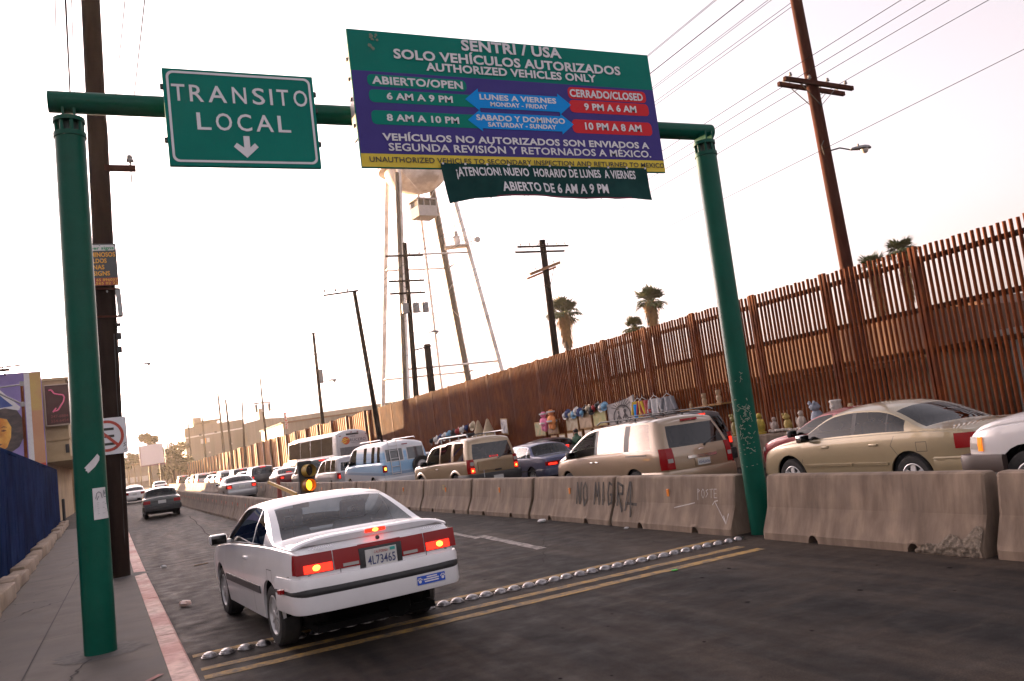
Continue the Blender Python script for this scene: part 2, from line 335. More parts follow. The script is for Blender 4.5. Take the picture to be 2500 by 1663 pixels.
# ================================================================== CONCRETE BARRIERS
M_conc = mat('barrier_concrete', (0.128, 0.088, 0.061), (0.245, 0.177, 0.127), 3.4, 0.88, bump=0.45, stretch=(1, 1.8, .3), c3=(0.085, 0.06, 0.045), scale3=2.0, amt3=0.38, detail=10)
M_concin = mat('barrier_aggregate', (0.10, 0.075, 0.055), (0.20, 0.16, 0.12), 30, 0.95, bump=0.6)
M_refl = mat('reflector_orange', (0.75, 0.22, 0.02), rough=0.35)
M_reflr = mat('reflector_red', (0.45, 0.10, 0.05), rough=0.35)
def barrier_mb(L, seed, chip=0):
    r = random.Random(seed); b = MB()
    notch = [(L * .26, .07), (L * .72, .07)]
    ys = [0, .03]
    for c, h in notch: ys += [c - h - .01, c - h, c - h * .5, c, c + h * .5, c + h, c + h + .01]
    ys += [L * .12, L * .5, L * .88, L - .25, L - .12, L - .03, L]; ys = sorted(ys); rows = []
    for y in ys:
        zb = 0.0
        for c, h in notch:
            if abs(y - c) <= h + 1e-6: zb = max(zb, .075 * math.sqrt(max(0, 1 - ((y - c) / (h * 1.02)) ** 2)) + .02)
        e = 0.012 if y in (0, L) else 0
        j = lambda s: r.uniform(-s, s)
        ch = 0.0
        half = [(.30 - e + j(.006), zb), (.298 - e + j(.004), max(.085, zb + .012)), (.275, .125), (.19 - e * .5 + j(.003), .33), (.165 - e, .40), (.105 - e + j(.003), .765 - e), (.095 - e, .795 - e + j(.003)), (.06, .81 - e + j(.003))]
        if chip and y > L - .9:                               # broken lower corner at the far end
            k_ = min(1, (y - (L - .9)) / .5); half[0] = (.30 - .10 * k_, zb); half[1] = (.30 - .09 * k_ + j(.02), .09); half[2] = (.29 - .06 * k_ + j(.02), .125 + .06 * k_ + j(.02))
        rows.append([b.vert((-x, y, z)) for x, z in half] + [b.vert((x, y, z)) for x, z in half[::-1]])
    n = len(rows[0])
    for A, B in zip(rows[:-1], rows[1:]):
        for i in range(n): jx = (i + 1) % n; b.face((A[i], A[jx], B[jx], B[i]))
    b.face(rows[0][::-1]); b.face(rows[-1])
    return b
def face_x(z):
    z = max(.126, z); P = [(.125, .275), (.33, .19), (.40, .165), (.765, .105), (.81, .09)]
    for (za, xa), (zb, xb) in zip(P[:-1], P[1:]):
        if z <= zb: return xa + (xb - xa) * (z - za) / (zb - za)
    return .09
def barrier(x, y, L, ang, label, seed, refl=True, chip=0, proto=None):
    if proto is None: o = barrier_mb(L, seed, chip).build('concrete_barrier', M_conc, smooth=9)
    else: o = proto.copy(); COL.objects.link(o)
    o.location = (x, y, 0); o.rotation_euler = (0, 0, ang)
    tag(o, label, 'barrier', 'concrete barriers along the lanes')
    if refl and proto is None:
        rm = MB(); c = Vector((-face_x(.56) - .004, L * .5, .56)); rm.rbox(c.x - .012, c.x + .012, c.y - .028, c.y + .028, .50, .615, .006); rm.build('reflector', M_refl, o)
    elif refl:
        for ch in proto.children: q = ch.copy(); COL.objects.link(q); q.parent = o
    return o
BAR = {}
BAR['right'] = barrier(7.75, 5.72, 3.14, 0.0, 'concrete barrier right of the green column, with a broken lower corner', 1, refl=False)
BAR['end'] = barrier(7.77, 2.47, 3.13, 0.0, 'concrete barrier cut off by the right edge, past the black gap', 2, refl=False)
bmk = MB()                                   # broken corner of exposed aggregate set into the near foot
def brk(u, v):
    a = .015 + .78 * u; h = .03 + .23 * (1 - u) ** .8 * (1 + .25 * math.sin(u * 17)); z = .004 + h * v; n_ = noise.noise((a * 22, z * 22, 3)) * .022
    return (-(.302 if z < .1 else max(.19, .302 - (z - .1) * .47)) - .004 - .012 * math.sin(math.pi * v) - n_, a, z)
bmk.grid(brk, 40, 12)
bmk.build('broken_corner', M_concin, BAR['right'])
BAR['poste'] = barrier(7.74, 9.50, 3.16, 0.0, 'concrete barrier left of the green column, with white chalk scrawl and an arrow', 3)
BAR['migra'] = barrier(7.74, 12.74, 3.14, 0.0, 'concrete barrier with black spray-painted letters behind the lane marking', 4)
BAR['p3'] = barrier(7.72, 15.96, 3.10, 0.03, 'plain concrete barrier next beyond the spray-painted one', 5)
BAR['p4'] = barrier(7.62, 19.14, 3.20, 0.035, 'concrete barrier with a small yellow sticker beside its reflector', 6)
BAR['p5'] = barrier(7.50, 22.42, 3.2, 0.04, 'concrete barrier in front of the blue and white van', 8)
pp = BAR['p3']; y = 25.7; x = 7.37
for i in range(34):
    ang = 0.045 if y < 30 else (0.004 if y < 95 else 0.03)
    barrier(x, y, 3.1, ang, 'far concrete barrier in the long row ahead of the white coupe' if i > 1 else ('concrete barrier just right of the white coupe roof' if i == 0 else 'concrete barrier just left of the yellow signal lamp'), 20 + i, proto=pp)
    x -= math.sin(ang) * 3.22; y += 3.22
    if i == 9: BAR['mid'] = None
inner0 = barrier(3.86, 22.4, 3.1, 0.045, 'first concrete barrier of the inner row, behind the yellow barrier arm', 9, refl=False)
rm = MB()
for t in (.2, .8): rm.rbox(-face_x(.56) - .016, -face_x(.56) + .01, 3.1 * t - .03, 3.1 * t + .03, .47, .60, .006)
rm.build('reflector', M_reflr, inner0)
x, y = 3.72, 25.6
for i in range(22):
    ang = 0.02 if y < 48 else 0.008
    barrier(x, y, 3.1, ang, 'pale concrete barrier in the inner row between the dark sedan and the silver sedan', 60 + i, proto=inner0)
    x -= math.sin(ang) * 3.2; y += 3.2
# writing on the barriers
M_spray = mat('spray_black', (0.010, 0.009, 0.008), (0.045, 0.036, 0.03), 14, 0.85)
M_chalk = mat('chalk_white', (0.50, 0.47, 0.45), (0.30, 0.26, 0.23), 14, 0.9)
def onbar(o, extra=.004):
    x0, y0 = o.location.x, o.location.y
    return lambda a, b: (-face_x(b) - extra, a - y0, b)
GL = {  # hand letters in a unit box
 'N': [[(0, 0), (.05, 1), (.75, 0), (.9, 1)]], 'O': [[(.5, 1), (.1, .7), (.1, .25), (.5, -.1), (.9, .25), (.85, .75), (.5, 1)]],
 'M': [[(0, 0), (.15, 1), (.5, .35), (.85, 1), (1, 0)]], 'I': [[(.5, 1), (.5, 0)]], 'G': [[(.9, .9), (.4, 1), (.1, .5), (.4, 0), (.9, .1), (.9, .45), (.55, .45)]],
 'R': [[(.1, 0), (.1, 1), (.8, .85), (.75, .5), (.1, .5), (.9, -.25)]], 'A': [[(0, -.2), (.45, 1), (.6, 1), (.85, -.45)], [(-.1, .1), (1.35, .05)]],
 'P': [[(.1, -.3), (.1, 1), (.7, .8), (.1, .55)]], 'S': [[(.8, .95), (.2, .8), (.7, .45), (.1, .05)]], 'T': [[(.5, 0), (.5, 1)], [(0, .95), (1, 1)]], 'E': [[(.9, 1), (.1, 1), (.1, 0), (.9, 0)], [(.1, .5), (.8, .5)]]}
def scrawl(mb, txt, y_from, y_to, z0, z1, wid, fn):
    n = len(txt); st = (y_to - y_from) / n
    for i, c in enumerate(txt):
        if c == ' ': continue
        strokes(mb, [[(y_from + st * (i + .1 + px * .78), z0 + (z1 - z0) * py) for px, py in ln] for ln in GL[c]], wid, fn)
sp = MB(); scrawl(sp, 'NO MIG', 14.03, 12.72, .34, .71, .042, onbar(BAR['migra'])); sp.build('graffiti', M_spray, BAR['migra'])
sp = MB(); scrawl(sp, 'RA', 12.62, 12.02, .34, .71, .044, onbar(BAR['poste'])); sp.build('graffiti', M_spray, BAR['poste'])
sp = MB(); scrawl(sp, 'POSTE', 10.34, 9.86, .50, .62, .010, onbar(BAR['poste'])); strokes(sp, [[(9.93, .45), (9.62, .16)], [(9.98, .40), (9.93, .45), (9.86, .46)], [(9.70, .26), (9.62, .16), (9.60, .29)], [(10.9, .34), (10.4, .42)]], .014, onbar(BAR['poste'])); sp.build('chalk_scrawl', M_chalk, BAR['poste'])
st = MB(); x_ = -face_x(.6); L_ = 3.2
st.box(x_ - .008, x_ - .002, L_ * .5 + .06, L_ * .5 + .22, .53, .68); st.build('sticker', mat('sticker_yellow', (0.35, 0.24, 0.05), (0.18, 0.16, 0.13), 20, .7), BAR['p4'])
st = MB()
for t in range(7): st.rbox(-.29 + rnd.uniform(0, .05), -.2, 2.7 + rnd.uniform(0, .35), 3.05 + rnd.uniform(0, .1), .02, .05 + rnd.uniform(0, .06), .02)

# ================================================================== SIGN GANTRY
M_green = mat('green_pipe_paint', (0.001, 0.060, 0.038), (0.0015, 0.074, 0.047), 3, 0.36, bump=0.02, spec=.13, rvar=.2)
M_greend = mat('green_dark', (0.004, 0.022, 0.016), rough=0.6)
gan = empty('sign_gantry', (3.9, 9.5, 0), 0, 'green steel pipe gantry spanning the road on two columns', 'gantry')
GO = Vector((3.9, 9.5, 0))
def rel(p): return Vector(p) - GO
def column(base, top, r):
    b = MB(); b.tube(rel(base), rel(top), r, r, 40)
    b.tube(rel(Vector(top) - Vector((0, 0, .05))), rel(Vector(top)), r + .012, r + .012, 40)
    c = b.build('column', M_green, gan, smooth=40)
    t = Vector(top); q = MB()
    q.tube(rel(t + Vector((0, 0, .12))), rel(t + Vector((0, 0, .165))), r * 1.05, r * 1.05, 32)
    for i in range(8):
        a = i * math.pi / 4 + .2; e = Vector((math.cos(a), math.sin(a), 0)) * r * .85; q.tube(rel(t + e), rel(t + e + Vector((0, 0, .13))), .02, .02, 8)
    for s_ in (-.05, .06): q.box(*(lambda p: (p.x + s_ - .012, p.x + s_ + .012, p.y - .13, p.y + .13, p.z + .16, p.z + .30))(rel(t)))
    q.build('collar', M_green, gan, smooth=40)
    d = MB(); d.tube(rel(t), rel(t + Vector((0, 0, .12))), r * .62, r * .62, 24); d.build('bolt_ring', M_greend, gan)
    return c
column((-.355, 9.75, .12), (-.285, 9.78, 5.60), .152)
column((7.78, 9.26, -.02), (7.90, 9.32, 5.42), .150)
bm_ = MB(); bm_.tube(rel((-.47, 9.74, 5.94)), rel((8.13, 9.42, 5.78)), .118, .118, 40); bm_.build('crossbeam', M_green, gan, smooth=40)
# scratched scrawl and papers on the columns
M_scr = mat('scratch_pale', (0.22, 0.24, 0.18), rough=.8)
def oncol(base, top, r, a0, extra=.003):
    b_, t_ = Vector(base), Vector(top)
    def fn(a, z):
        c = b_.lerp(t_, (z - b_.z) / (t_.z - b_.z)); an = a0 + a / r
        return rel((c.x + (r + extra) * math.cos(an), c.y + (r + extra) * math.sin(an), z))
    return fn
rc = oncol((7.78, 9.26, -.02), (7.90, 9.32, 5.42), .150, R(232))
sc = MB()
for i in range(46):
    z = rnd.choice([rnd.uniform(1.05, 2.35), rnd.uniform(1.3, 1.75)]); a = rnd.uniform(-.10, .10); l = rnd.uniform(.02, .07)
    pts = [(a, z)]
    for q in range(3): pts.append((pts[-1][0] + rnd.uniform(-.03, .03), pts[-1][1] + rnd.uniform(-l, l) * .7))
    strokes(sc, [pts], rnd.uniform(.004, .009), rc)
for z in (1.10, 1.16, 1.23, .93): strokes(sc, [[(-.16, z + .02), (-.08, z - .01), (0, z), (.07, z + .012)]], .006, rc)
sc.build('scratches', M_scr, gan)
M_paper = mat('paper_white', (0.60, 0.58, 0.58), (0.52, 0.50, 0.50), 8, .8)
lc = oncol((-.355, 9.75, .12), (-.285, 9.78, 5.60), .152, R(-82), .006)
fl = empty('paper_flyer', (0, 0, 0), 0, 'white paper flyer taped round the left green column, corner torn', 'flyer')
fb = MB(); fb.grid(lambda u, v: Vector(lc(-.005 + u * (.135 + (.055 * max(0, .55 - v))), 1.47 + v * .315)) + GO, 8, 6); fb.build('sheet', M_paper, fl, smooth=60)
M_ink = mat('print_grey', (0.18, 0.18, 0.19), rough=.8)
lc2 = oncol((-.355, 9.75, .12), (-.285, 9.78, 5.60), .152, R(-82), .010)
pi = MB(); W = lambda f: (lambda a, b: Vector(f(a, b)) + GO)
strokes(pi, [[(.02, 1.68), (.03, 1.73), (.05, 1.745), (.07, 1.73), (.08, 1.68)], [(.03, 1.665), (.045, 1.70)], [(.095, 1.70), (.10, 1.755), (.115, 1.71), (.12, 1.755)], [(.10, 1.69), (.12, 1.69)]], .008, W(lc2))
for q in range(7): strokes(pi, [[(.03, 1.635 - q * .018), (.03 + .075 + .02 * ((q * 7) % 3), 1.635 - q * .018)]], .003, W(lc2))
pi.build('print', M_ink, fl)
stk = MB(); outl = [(-.045, 2.02), (.01, 2.075), (.06, 2.13), (.082, 2.10), (.075, 2.06), (.03, 2.0), (-.02, 1.955), (-.035, 1.945), (-.04, 1.965), (-.055, 1.97), (-.05, 1.99), (-.065, 2.0)]
stk.poly([Vector(lc(a, b)) + GO for a, b in outl]); tag(stk.build('torn_sticker', M_paper), 'torn white sticker scrap slanting across the left green column', 'sticker')

# ------------------------------------------------------------------ the signs
M_sgreen = mat('sign_green', (0.001, 0.150, 0.115), (0.002, 0.17, 0.13), 2, .6, spec=.1)
M_white = mat('sign_white', (0.64, 0.62, 0.64), (0.56, 0.55, 0.57), 3, .5)
M_alum = mat('sign_back_metal', (0.62, 0.55, 0.50), rough=.5, metal=.3)
s1 = empty('traffic_sign', (1.46, 9.45, 5.06), 0, 'green sign reading TRANSITO LOCAL with a white down arrow', 'road sign')
def rr_pts(x0, x1, z0, z1, r, n=6):
    P = []
    for cx, cz, a in ((x1 - r, z1 - r, 0), (x0 + r, z1 - r, 90), (x0 + r, z0 + r, 180), (x1 - r, z0 + r, 270)):
        for i in range(n + 1): t = R(a + 90 * i / n); P.append((cx + r * math.cos(t), cz + r * math.sin(t)))
    return P
def sflat(mb, pts, y, o): mb.poly([(x - o.x, y - o.y, z - o.z) for x, z in pts])
o_ = Vector(s1.location)
b = MB(); b.rbox(.655 - o_.x, 2.27 - o_.x, 9.20 - o_.y, 9.26 - o_.y, 5.06 - o_.z, 6.155 - o_.z, .006); b.build('panel', M_sgreen, s1)
b = MB(); A = rr_pts(.69, 2.235, 5.10, 6.125, .07); B = rr_pts(.715, 2.21, 5.125, 6.10, .055)
n_ = len(A); I = [b.vert((x - o_.x, 9.194 - o_.y, z - o_.z)) for x, z in A + B]
for i in range(n_): j = (i + 1) % n_; b.face((I[i], I[j], I[n_ + j], I[n_ + i]))
b.build('border', M_white, s1, recalc=False)
b = MB(); fs = lambda a, c: (a - o_.x, 9.194 - o_.y, c - o_.z)
TX = [('T', .735, .87), ('R', .915, 1.06), ('A', 1.105, 1.30), ('N', 1.36, 1.51), ('S', 1.575, 1.71), ('I', 1.765, 1.795), ('T', 1.845, 1.975), ('O', 2.03, 2.185)]
for c, a0, a1 in TX: write(b, c, a0, a1, 5.785, 5.975, fs, .008)
for c, a0, a1 in (('L', .965, 1.11), ('O', 1.16, 1.33), ('C', 1.385, 1.54), ('A', 1.585, 1.775), ('L', 1.825, 1.965)): write(b, c, a0, a1, 5.468, 5.662, fs, .008)
b.poly([fs(*p) for p in ((1.435, 5.41), (1.435, 5.275), (1.36, 5.33), (1.325, 5.285), (1.457, 5.16), (1.59, 5.285), (1.552, 5.33), (1.50, 5.28), (1.50, 5.41))])
b.build('lettering', M_white, s1, recalc=False)
b = MB()
for sx, zs in ((.645, (5.95, 5.35)), (2.28, (5.95, 5.75, 5.35))):
    for z in zs: b.rbox(sx - .02 - o_.x, sx + .02 - o_.x, 9.21 - o_.y, 9.25 - o_.y, z - .03 - o_.z, z + .03 - o_.z, .008)
for z in (5.35, 5.9): b.box(.75 - o_.x, 2.2 - o_.x, 9.262 - o_.y, 9.32 - o_.y, z - .03 - o_.z, z + .03 - o_.z)
b.box(.8 - o_.x, .9 - o_.x, 9.3 - o_.y, 9.62 - o_.y, 5.86 - o_.z, 5.99 - o_.z); b.box(2.0 - o_.x, 2.1 - o_.x, 9.3 - o_.y, 9.6 - o_.y, 5.86 - o_.z, 5.99 - o_.z)
b.build('bracket', M_greend, s1)

s2 = empty('information_sign', (4.9, 9.45, 5.09), 0, 'large green, purple and yellow border lane sign with opening hours', 'road sign')
o_ = Vector(s2.location); fs = lambda a, c, y=9.192: (a - o_.x, y - o_.y, c - o_.z)
b = MB(); b.rbox(2.74 - o_.x, 7.05 - o_.x, 9.20 - o_.y, 9.235 - o_.y, 5.075 - o_.z, 6.795 - o_.z, .004); b.build('panel', M_sgreen, s2)
def flat(name, m, polys, y):
    q = MB()
    for P in polys: q.poly([fs(a, c, y) for a, c in P])
    return q.build(name, m, s2, recalc=False)
M_purple = mat('sign_purple', (0.050, 0.038, 0.185), (0.056, 0.044, 0.205), 2, .6, spec=.1); M_yel = mat('sign_yellow', (0.66, 0.50, 0.065), (0.58, 0.44, 0.06), 3, .6, spec=.1)
M_pill = mat('sign_teal', (0.001, 0.185, 0.135), rough=.6, spec=.1); M_cyan = mat('sign_blue', (0.004, 0.24, 0.66), rough=.6, spec=.1); M_sred = mat('sign_red', (0.55, 0.025, 0.035), rough=.6, spec=.1)
M_sblack = mat('sign_black', (0.03, 0.028, 0.022), rough=.6)
flat('purple_field', M_purple, [[(2.745, 5.25), (7.045, 5.25), (7.045, 6.275), (2.745, 6.275)]], 9.197)
flat('yellow_band', M_yel, [[(2.745, 5.085), (7.045, 5.085), (7.045, 5.247), (2.745, 5.247)]], 9.197)
flat('open_pill', M_pill, [rr_pts(2.925, 4.20, 6.085, 6.235, .06), rr_pts(2.925, 4.36, 5.885, 6.045, .06), rr_pts(2.925, 4.36, 5.61, 5.785, .06)], 9.194)
flat('closed_pill', M_sred, [rr_pts(5.66, 6.905, 6.075, 6.24, .06), rr_pts(5.66, 6.92, 5.885, 6.06, .06), rr_pts(5.66, 6.925, 5.60, 5.79, .06)], 9.194)
def arrow2(zc, h, hh): return [(4.16, zc), (4.35, zc + hh), (4.35, zc + h), (5.49, zc + h), (5.49, zc + hh), (5.68, zc), (5.49, zc - hh), (5.49, zc - h), (4.35, zc - h), (4.35, zc - hh)]
flat('days_arrow', M_cyan, [arrow2(5.985, .105, .15), arrow2(5.715, .105, .145)], 9.191)
f3 = lambda a, c: fs(a, c, 9.188)
for t, a0, a1, c0, c1 in (('SENTRI / USA', 4.20, 5.64, 6.63, 6.775), ('SOLO VEHÍCULOS AUTORIZADOS', 3.29, 6.54, 6.455, 6.58), ('AUTHORIZED VEHICLES ONLY', 3.69, 6.13, 6.325, 6.432), ('ABIERTO/OPEN', 2.98, 4.15, 6.112, 6.212),
    ('6 AM A 9 PM', 3.14, 3.99, 5.925, 6.012), ('8 AM A 10 PM', 3.11, 4.04, 5.655, 5.742), ('LUNES A VIERNES', 4.36, 5.46, 5.99, 6.063), ('MONDAY - FRIDAY', 4.50, 5.32, 5.908, 5.966), ('SABADO Y DOMINGO', 4.28, 5.55, 5.715, 5.79), ('SATURDAY - SUNDAY', 4.43, 5.41, 5.635, 5.695),
    ('CERRADO/CLOSED', 5.685, 6.85, 6.10, 6.208), ('9 PM A 6 AM', 5.88, 6.71, 5.925, 6.02), ('10 PM A 8 AM', 5.85, 6.75, 5.65, 5.75), ('VEHÍCULOS NO AUTORIZADOS SON ENVIADOS A', 3.03, 6.83, 5.41, 5.50), ('SEGUNDA REVISIÓN Y RETORNADOS A MÉXICO.', 3.09, 6.84, 5.285, 5.38)):
    b = MB(); write(b, t, a0, a1, c0, c1, f3, .032 if 'Ó' not in t else .022); b.build('lettering', M_white, s2, recalc=False)
b = MB(); write(b, 'UNAUTHORIZED VEHICLES TO SECONDARY INSPECTION AND RETURNED TO MEXICO', 2.84, 7.04, 5.143, 5.208, f3, .012); b.build('black_lettering', M_sblack, s2, recalc=False)
b = MB(); b.box(2.742 - o_.x, 2.765 - o_.x, 9.236 - o_.y, 9.40 - o_.y, 5.45 - o_.z, 6.62 - o_.z); b.box(7.02 - o_.x, 7.045 - o_.x, 9.236 - o_.y, 9.40 - o_.y, 5.45 - o_.z, 6.62 - o_.z)
b.box(2.8 - o_.x, 7.0 - o_.x, 9.236 - o_.y, 9.29 - o_.y, 5.2 - o_.z, 5.26 - o_.z); b.box(2.8 - o_.x, 7.0 - o_.x, 9.236 - o_.y, 9.29 - o_.y, 6.6 - o_.z, 6.66 - o_.z); b.build('side_plate', M_alum, s2)
b = MB()
for z in (5.62, 5.95, 6.2, 6.45): b.rbox(2.725 - o_.x, 2.742 - o_.x, 9.28 - o_.y, 9.32 - o_.y, z - .02 - o_.z, z + .02 - o_.z, .004)
b.build('bolt', M_sblack, s2)
b = MB()
for (cx, cz, n_, sp_) in ((3.06, 6.70, 9, .045), (3.02, 6.58, 5, .03)):
    for q in range(n_):
        a, c, r_ = cx + rnd.uniform(-sp_, sp_), cz + rnd.uniform(-sp_, sp_), rnd.uniform(.008, .022); b.poly([fs(a + r_ * math.cos(t), c + r_ * math.sin(t) * 1.1, 9.1935 - q * .0004) for t in (0, .9, 1.8, 2.7, 3.6, 4.5, 5.4)])
b.build('stain', mat('bare_patch', (0.20, 0.22, 0.16), (0.10, 0.15, 0.11), 30, .8), s2, recalc=False)
# banner
bn = empty('cloth_banner', (5.2, 9.17, 4.9), 0, 'dark green cloth banner tied under the big sign, ATENCION NUEVO HORARIO', 'banner')
o_ = Vector(bn.location)
def ban(u, v, off=0.0):
    x = (3.71 + .05 * (1 - v)) + (6.715 - 3.71 - .04 * (1 - v)) * u
    zt = 5.135 - .012 * u; zb = 4.66 + .055 * math.sin(math.pi * min(1, u * 1.25)) ** .7 * (1 if u < .8 else 1) - .04 * max(0, .12 - u) / .12 + .02 * u * math.sin(u * 9)
    z = zb + (zt - zb) * v
    y = 9.165 + .03 * math.sin(u * 13 + v * 2) * (1 - v) + .018 * math.sin(u * 41) * (1 - v) * .4 - off - .02 * (1 - v)
    return (x - o_.x, y - o_.y, z - o_.z)
b = MB(); b.grid(ban, 64, 12); b.build('cloth', mat('banner_cloth', (0.006, 0.036, 0.034), (0.010, 0.048, 0.044), 5, .8, spec=.1, bump=.1), bn, smooth=60)
b = MB(); fb_ = lambda a, c: ban((a - 3.75) / 2.96, (c - 4.69) / .44, .006)
write(b, '¡ATENCION! NUEVO  HORARIO DE LUNES  A VIERNES', 3.93, 6.51, 4.972, 5.085, fb_, .026); write(b, 'ABIERTO DE 6 AM A 9 PM', 4.49, 6.02, 4.758, 4.885, fb_, .026); b.build('lettering', M_white, bn, recalc=False)
b = MB()
for i in range(11): u = .01 + i * .098; p = ban(u, .985, .008); b.rbox(p[0] - .013, p[0] + .013, p[1] - .004, p[1] + .004, p[2] - .013, p[2] + .013, .004)
b.build('eyelet', M_white, bn)
b = MB(); b.grid(lambda u, v: ban(.22 + u * .66, .02 + .022 * v, .004), 30, 1); b.build('red_hem', mat('hem_red', (0.20, 0.02, 0.05), rough=.8), bn, recalc=False)

# ================================================================== BORDER FENCE
FX, FT = 16.5, 4.75
M_rust = mat('rust_steel', (0.100, 0.021, 0.0045), (0.185, 0.047, 0.0085), 3.0, 0.75, bump=0.15, stretch=(1, 1, .5), c3=(0.07, 0.018, 0.008), scale3=.8, amt3=.6, spec=.12)
M_rustd = mat('rust_dark', (0.055, 0.022, 0.013), (0.085, 0.034, 0.017), 4, .8)
fence = empty('border_fence', (FX, 30, 0), 0, 'tall rust brown picket fence along the right side of the road', 'fence')
PX = []; yy = 4.6
POST = [7.55, 10.30, 13.05, 15.80, 18.52, 21.36, 24.1, 26.9, 29.7, 32.5, 35.3, 38.1, 40.9, 43.7, 46.5, 49.3, 52.1, 54.9, 57.7, 60.5]
pk = MB(); pk.tube((0, 0, .3), (0, 0, FT), .038, .038, 10); pk0 = None
stuff = MB(); cnt = 0
while yy < 61:
    if min(abs(yy - p) for p in POST) > .1:
        dz = rnd.uniform(-.02, .02); dx = rnd.uniform(-.006, .006)
        if yy > 8.5 and cnt < 99:
            if pk0 is None: pk0 = pk.build('picket', M_rust, fence, smooth=50); o = pk0
            else: o = pk0.copy(); COL.objects.link(o)
            o.parent = fence; o.location = (dx, yy - 30, dz); o.rotation_euler = (rnd.uniform(-.002, .002), 0, rnd.uniform(0, 6)); cnt += 1
        else: stuff.tube((dx, yy - 30, .3), (dx, yy - 30, FT + dz), .038, .038, 8 if yy < 30 else 6)
    yy += 0.1447
tag(stuff.build('distant_pickets', M_rust, fence, smooth=50), kind='stuff')
for p in POST:
    b = MB()
    for s_ in (-.06, .06): b.rbox(-.045, .045, p + s_ - .036 - 30, p + s_ + .036 - 30, 0, FT + .04, .01)
    b.box(.0, .10, p - .085 - 30, p + .085 - 30, 0, FT - .2); b.build('post', M_rust, fence)
for z in (4.46, 3.34, 2.40, .55):
    b = MB(); b.box(.046, .12, -26, 31, z - .06, z + .06); b.build('rail', M_rustd, fence)
b = MB(); b.box(-.1, .1, -26, 31, 0, .3); b.build('footing', M_conc, fence)
# far run of corrugated sheet
sheet = empty('steel_sheet_fence', (FX, 61, 0), 0, 'orange brown corrugated steel fence receding past the bus into the distance', 'fence')
b = MB(); y = 0.0; n_ = 0; prev = None; dx0 = 0
while y < 190:
    L = .13 + y * .004; k_ = n_ % 4; x_ = (-.06, -.06, .06, .06)[k_] * (1 + y * .008) - .012 * y * 0 - (y / 190) ** 2 * 2.0
    z_ = FT + (.06 * math.sin(n_ * .13)) + (0.10 if (int(y / 5.6) % 5 == 3) else 0)
    cur = (b.vert((x_, y, 0)), b.vert((x_, y, z_)))
    if prev: b.face((prev[0], cur[0], cur[1], prev[1]))
    prev = cur; y += L; n_ += 1
b.build('sheeting', mat('rust_sheet', (0.34, 0.115, 0.024), (0.44, 0.165, 0.038), .8, .75, bump=.1, stretch=(1, 1, .3), c3=(0.20, 0.06, 0.015), scale3=.35, amt3=.6), sheet, recalc=False)
for i in range(34):
    b = MB(); yy = i * 5.6; b.rbox(-.35 - (yy / 190) ** 2 * 2, -.12 - (yy / 190) ** 2 * 2, yy - .12, yy + .12, 0, FT + .05, .02); b.build('post', M_rustd, sheet)
# ================================================================== VEHICLE BUILDER
M_glass = glass('car_glass', (0.42, 0.47, 0.48), .03, ior=1.3); M_glassd = glass('tinted_glass', (0.05, 0.055, 0.06), .03, ior=1.3); M_glassm = glass('smoky_glass', (0.22, 0.25, 0.25), .02, ior=1.26)
M_black = mat('black_plastic', (0.012, 0.012, 0.013), (0.02, 0.02, 0.021), 9, .55); M_rub = mat('tyre_rubber', (0.010, 0.010, 0.010), (0.022, 0.020, 0.019), 12, .85)
M_cabin = mat('cabin_dark', (0.014, 0.015, 0.017), rough=.8); M_seat = mat('seat_grey', (0.11, 0.125, 0.14), (0.15, 0.165, 0.18), 10, .85)
M_rim = mat('rim_silver', (0.50, 0.49, 0.49), (0.38, 0.37, 0.36), 8, .35, .25); M_rimd = mat('rim_dark', (0.05, 0.05, 0.05), rough=.6); M_chrome = mat('chrome', (0.62, 0.61, 0.60), rough=.14, metal=1.0)
def lamp(name, c, e=0.0, ec=None): return mat(name, c, rough=.22, spec=.22, emit=(ec or c) if e else None, estr=e)
M_tail = lamp('tail_red', (0.24, 0.006, 0.008)); M_taild = lamp('tail_dark_red', (0.21, 0.005, 0.007)); M_brake = lamp('brake_lit', (0.6, 0.02, 0.01), .42, (1, .02, .008)); M_bulb = lamp('bulb_lit', (0.9, 0.3, 0.05), 1.1, (1, .30, .03))
M_rev = lamp('reverse_clear', (0.30, 0.28, 0.26)); M_amber = lamp('amber_lens', (0.65, 0.16, 0.01), .12, (1, .25, .02)); M_plate = mat('plate_white', (0.50, 0.49, 0.47), (0.42, 0.41, 0.39), 20, .5); M_ptxt = mat('plate_blue', (0.03, 0.04, 0.12), rough=.6); M_pred = mat('plate_red', (0.35, 0.05, 0.04), rough=.6)
def paint(name, c, metal=.0, rough=.30, coat=.6, c2=None): return mat(name, c, c2 or tuple(x * .88 for x in c), 1.7, rough, metal, coat=coat)

def pchip(P):
    xs = [p[0] for p in P]; ys = [p[1] for p in P]; n = len(xs); h = [xs[i + 1] - xs[i] for i in range(n - 1)]; dl = [(ys[i + 1] - ys[i]) / h[i] for i in range(n - 1)]
    m = [dl[0]] + [0 if dl[i - 1] * dl[i] <= 0 else 2 * dl[i - 1] * dl[i] / (dl[i - 1] + dl[i]) for i in range(1, n - 1)] + [dl[-1]]
    def f(x):
        if x <= xs[0]: return ys[0]
        if x >= xs[-1]: return ys[-1]
        i = 0
        while x > xs[i + 1]: i += 1
        t = (x - xs[i]) / h[i]; t2, t3 = t * t, t * t * t
        return (2 * t3 - 3 * t2 + 1) * ys[i] + (t3 - 2 * t2 + t) * h[i] * m[i] + (-2 * t3 + 3 * t2) * ys[i + 1] + (t3 - t2) * h[i] * m[i + 1]
    return f
def lin(P):
    def f(x):
        if x <= P[0][0]: return P[0][1]
        for (a, b), (c, d) in zip(P[:-1], P[1:]):
            if x <= c: return b + (d - b) * (x - a) / (c - a)
        return P[-1][1]
    return f
